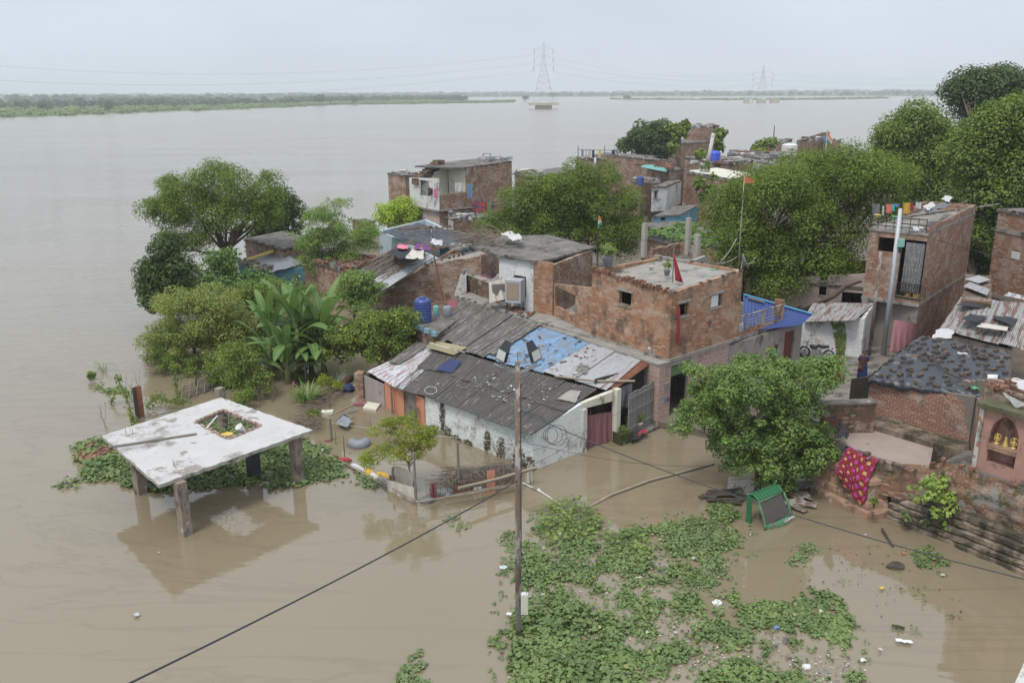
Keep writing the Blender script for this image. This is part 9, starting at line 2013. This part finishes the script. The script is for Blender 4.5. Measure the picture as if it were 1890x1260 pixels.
def motorcycle():
 b=P(1506,662,.95);root=empty('motorcycle',b,'black motorcycle parked against the whitewashed alley wall','motorcycle');d=(v2(P(1536,667,.95))-v2(P(1480,658,.95))).normalized();D=Vector((d.x,d.y,0));N=Vector((-d.y,d.x,0));c=at(v2(b),.95)
 def q(u,v,w):return c+D*u+N*v+Vector((0,0,w))
 MTm=MT['metal_dark']
 for u,nm in((-.65,'wheel'),(.65,'wheel')):
  mb=MB();mb.tube([q(u+math.cos(t/20*6.283)*.28,0,.30+math.sin(t/20*6.283)*.28)for t in range(21)],.05,8,cap=False)
  w_=mb.build(nm,MT['cloth_black'],root,smooth=True);m2=MB()
  for t in range(10):m2.tube([q(u,0,.30),q(u+math.cos(t/10*6.283)*.25,0,.30+math.sin(t/10*6.283)*.25)],.006,4)
  m2.build('spokes',MT['metal_grey'],w_)
 MB().lathe(q(-.18,0,.66),[(.0,-.12),(.12,-.09),(.15,0),(.13,.09),(.0,.13)],12,sx=1.5,sy=.8,M=Matrix.Rotation(math.atan2(D.y,D.x),3,'Z')).build('fuel_tank',MTm,root,smooth=True)
 MB().tube([q(.02,0,.74),q(.3,0,.72),q(.62,0,.80)],[.09,.11,.07],8).build('seat',MT['cloth_black'],root,smooth=True)
 mb=MB();mb.box(q(.02,0,.38),D*.2,N*.12,(0,0,.16));mb.tube([q(-.45,0,.75),q(.0,0,.22),q(.5,0,.35),q(.62,0,.7)],.03,6);mb.build('engine',MT['metal_grey'],root)
 mb=MB();mb.tube([q(-.65,.07,.3),q(-.47,.05,.95)],.022,6);mb.tube([q(-.65,-.07,.3),q(-.47,-.05,.95)],.022,6);mb.build('fork',MT['metal_grey'],root)
 MB().tube([q(-.36,-.35,1.02),q(-.46,-.1,1.0),q(-.46,.1,1.0),q(-.36,.35,1.02)],.015,6).build('handlebar',MT['metal_grey'],root)
 MB().lathe(q(-.56,0,.88),[(.0,-.07),(.09,-.04),(.09,.04),(.0,.06)],12).build('headlight',MT['glass_lamp'],root)
 MB().tube([q(.45,-.12,.25),q(.9,-.12,.32)],.04,7).build('exhaust',MT['metal_silver'],root)
 MB().box(q(.80,0,.70),D*.03,N*.06,(0,0,.04)).build('tail_light',MT['cloth_red'],root)
motorcycle()
# ----- litter
def scrap(name,label,x,y,sx_,sy_,mat,rz=0.3,h=.03,cat='litter',z=.06):
 p=P(x,y,z);mb=MB();V=[];n_=6
 for j in range(n_+1):
  for i in range(n_+1):
   u,v=i/n_-.5,j/n_-.5;w_=Matrix.Rotation(rz,3,'Z')@Vector((u*sx_*(1+.25*mnoise.noise((u*3,v*3,x))),v*sy_*(1+.25*mnoise.noise((u*3,v*3,y))),0));V.append((p.x+w_.x,p.y+w_.y,p.z+h*mnoise.noise((u*4,v*4,x*.1+y))+h*.5))
 k_=len(V);V+=[(a,b,c-.012)for a,b,c in V];w=n_+1
 F_=[(j*w+i,j*w+i+1,j*w+w+i+1,j*w+w+i)for j in range(n_)for i in range(n_)];F_+=[(f[0]+k_,f[3]+k_,f[2]+k_,f[1]+k_)for f in F_[:]]
 for i in range(n_):F_+=[(i,k_+i,k_+i+1,i+1),(n_*w+i,n_*w+i+1,k_+n_*w+i+1,k_+n_*w+i),(i*w,i*w+w,k_+i*w+w,k_+i*w),(i*w+n_,k_+i*w+n_,k_+i*w+w+n_,i*w+w+n_)]
 mb.add(V,F_);o=mb.build(name,MT[mat]);return tag(o,label,cat,'litter on the water','thing')
MT['pale_mint']=flat('pale_mint_foam',(.55,.66,.62),.8)
for(x,y,sx_,sy_,mt_,rz,lb)in((929,1047,.26,.18,'pale_mint',.2,'pale mint foam board floating left of the lamp pole'),(1078,1066,.20,.11,'pale_mint',.1,'pale mint scrap on the weed mat right of the lamp pole'),(960,1180,.16,.12,'pale_mint',.9,'pale mint scrap at the foot of the lamp pole'),(940,1133,.12,.18,'plastic_white',1.1,'white cup left of the lamp pole, beside the junction box'),(1000,1097,.10,.12,'cloth_white',.4,'white scrap right of the junction box'),(1019,999,.12,.06,'cloth_white',-.3,'white strip among the yellow stalks at the top of the mat'),(1026,984,.18,.08,'cloth_blue',.2,'blue plastic bottle in the upper left of the weed mat'),(950,979,.08,.10,'plastic_orange',.2,'orange scrap just left of the lamp pole'),(1040,1024,.16,.07,'plastic_green',.5,'bright green strip on the weed mat'),(1073,1011,.12,.10,'plastic_orange',.1,'orange cup on the weed mat'),(1063,1010,.12,.08,'plastic_yellow',.4,'yellow scrap beside the orange cup'),(1053,1025,.12,.12,'cloth_cream',.9,'cream crumpled wrapper beside the green strip'),(1003,1012,.06,.12,'cloth_white',.3,'narrow white scrap in the upper left of the mat'),(1065,1000,.10,.07,'cloth_white',1.3,'white scrap above the orange cup'),(1281,1030,.16,.12,'cloth_white',.6,'white wrapper in the grey-green weed'),(1242,1008,.07,.08,'cloth_white',.2,'small white dot of foam near the grey-green weed top'),(1132,997,.10,.07,'cloth_cream',.2,'cream scrap at the top of the mat middle'),(1178,1066,.22,.06,'cloth_cream',.1,'cream stick scrap in the middle of the mat'),(1247,1167,.10,.09,'cloth_white',.2,'white foam cube in the open water between weed patches'),(1195,1167,.12,.08,'cloth_cream',.7,'pale wrapper left of the white foam cube'),(1036,1125,.10,.14,'cloth_cream',.3,'pale cup in the lower left of the mat'),(1120,1095,.08,.07,'cloth_cream',.3,'pale dot of foam in the middle of the mat'),(1668,1183,.42,.14,'plastic_white',-.2,'long white plastic tray floating in the right water'),(1592,1218,.16,.12,'plastic_white',.1,'white foam piece near the lower right scum'),(1488,1148,.26,.06,'cloth_white',-.5,'thin white stick beside the lower weed strip'),(1515,1128,.13,.09,'cloth_white',.1,'white scrap at the right end of the thin weed'),(1433,1158,.16,.12,'cloth_blue',.3,'pale blue crumpled bag in the weed strip'),(1628,1085,.16,.10,'plastic_yellow',.2,'yellow leaf-like scrap in the right water'),(1668,1021,.14,.07,'plastic_orange',.1,'orange scrap below the embankment wall'),(1597,987,.09,.05,'cloth_white',.1,'tiny white scrap below the patterned cloth'),(1740,1061,.12,.08,'cloth_white',.2,'white scrap at the right end of the thin wall weed'),(1625,1199,.10,.10,'cloth_cream',.2,'cream scrap left of the long white tray'),(252,1134,.12,.18,'cloth_white',.8,'small white scrap floating alone in the lower left water'),(293,1020,.07,.05,'cloth_cream',.2,'tiny tan leaf in the reflection of the canopy'),(1455,1180,.30,.10,'cloth_grey',-.7,'grey curved scrap in the lower weed strip'),(1658,1157,.34,.14,'moss',-.5,'greenish sunken board in the right water')):
 scrap('litter',lb,x,y,sx_,sy_,mt_,rz,.05)
bag('plastic_bag','pinkish white plastic bag floating at the right of the weed mat',1323,1114,.15,'cloth_pinkish' if 'cloth_pinkish' in MT else 'plastic_white');bag('paint_pot','round white pot at the bottom right of the weed',1489,1232,.13,'plastic_white','pot')
bag('mud_clod','brown clod of rotten leaves floating right of centre in the right water',1653,1047,.22,'wood_dark','clod',1.3)
o=MB().tube([P(1628,975,.1),P(1648,1008,.03)],[.05,.04],6).build('driftwood',MT['wood_dark']);tag(o,'dark stick floating below the platform corner','stick')
def specks(name,label,outline,n,mats,s=(.010,.042),zz=.03,thr=-.3):
 xyp=mat_points(outline,n,thr=thr,off=13);mb=MB()
 for X,Y in xyp:a=rnd.uniform(*s);mb.abox((X,Y,zz+rnd.uniform(0,.03)),(a*rnd.uniform(.8,2.2),a,a*.35),rnd.random()*3,rnd.randrange(len(mats)),rnd.uniform(-.3,.3))
 o=mb.build(name,[MT[q]for q in mats]);tag(o,label,'litter',kind='stuff')
specks('floating_crumbs','fine pale litter sprinkled through the large weed mat',main_poly,520,['cloth_white','cloth_cream','twig','plastic_grey','twig','wood_dark'])
specks('floating_crumbs','scum of pale crumbs at the lower right of the weed',[(1380,1160),(1480,1180),(1600,1230),(1640,1300),(1480,1300),(1400,1230)],330,['cloth_white','cloth_cream','twig','cloth_grey','twig','plastic_grey'],thr=-.2)
specks('floating_crumbs','crumbs of litter in the water right of the weed mat',[(1180,1150),(1320,1140),(1400,1230),(1220,1240)],160,['cloth_cream','twig','wood_dark'],thr=-.4)
specks('dead_leaves','scattered dark specks and leaves on the right water',[(1460,1010),(1700,1000),(1760,1080),(1800,1160),(1600,1190),(1480,1120)],150,['wood_dark','twig','moss'],(.012,.04),thr=-.2)
specks('dead_leaves','brown leaves and bits at the edge of the canopy raft',[(150,870),(300,910),(480,905),(660,895),(640,870),(300,880)],130,['twig','wood_dark','cloth_cream'],(.02,.05))
# parapet corner of the viewer's own building
o=MB().prism([xy(P(x,y,4.5))for x,y in((1872,1262),(1892,1218),(1930,1218),(1960,1300),(1880,1300))],0,4.5).build('parapet_corner',MT['plaster_white']);tag(o,'pale parapet corner at the extreme lower right','parapet')
# larger river eddies need no object; small drift islands out on the river
for(x,y,lb)in((1655,1050,'thin grass tuft in the water by the brown clod'),(1560,1075,'small drowned weed tuft in the right water middle'),(1700,1100,'small weed tuft under the wall in the right water'),(1760,1140,'drowned brownish weed tuft far right'),(1690,1165,'grey-green weed tuft right of the white tray')):
 blades('weed_tuft',lb,x,y,14,.22,.014,.18,'hyacinth_g',bend=1.2)
 # ----- haze
def haze():
 mb=MB();mb.box((0,2900,39),(4950,0,0),(0,2940,0),(0,0,41));o=mb.build('haze',newvol());tag(o,kind='stuff')
def newvol():
 mt=bpy.data.materials.new('pale_haze');mt.use_nodes=True;t=mt.node_tree;t.nodes.clear()
 v=nd(t,'ShaderNodeVolumePrincipled');v.inputs['Color'].default_value=(0.90,0.945,1.0,1);v.inputs['Density'].default_value=0.00030;v.inputs['Anisotropy'].default_value=0.2
 o=nd(t,'ShaderNodeOutputMaterial');t.links.new(v.outputs[0],o.inputs['Volume']);return mt
haze()
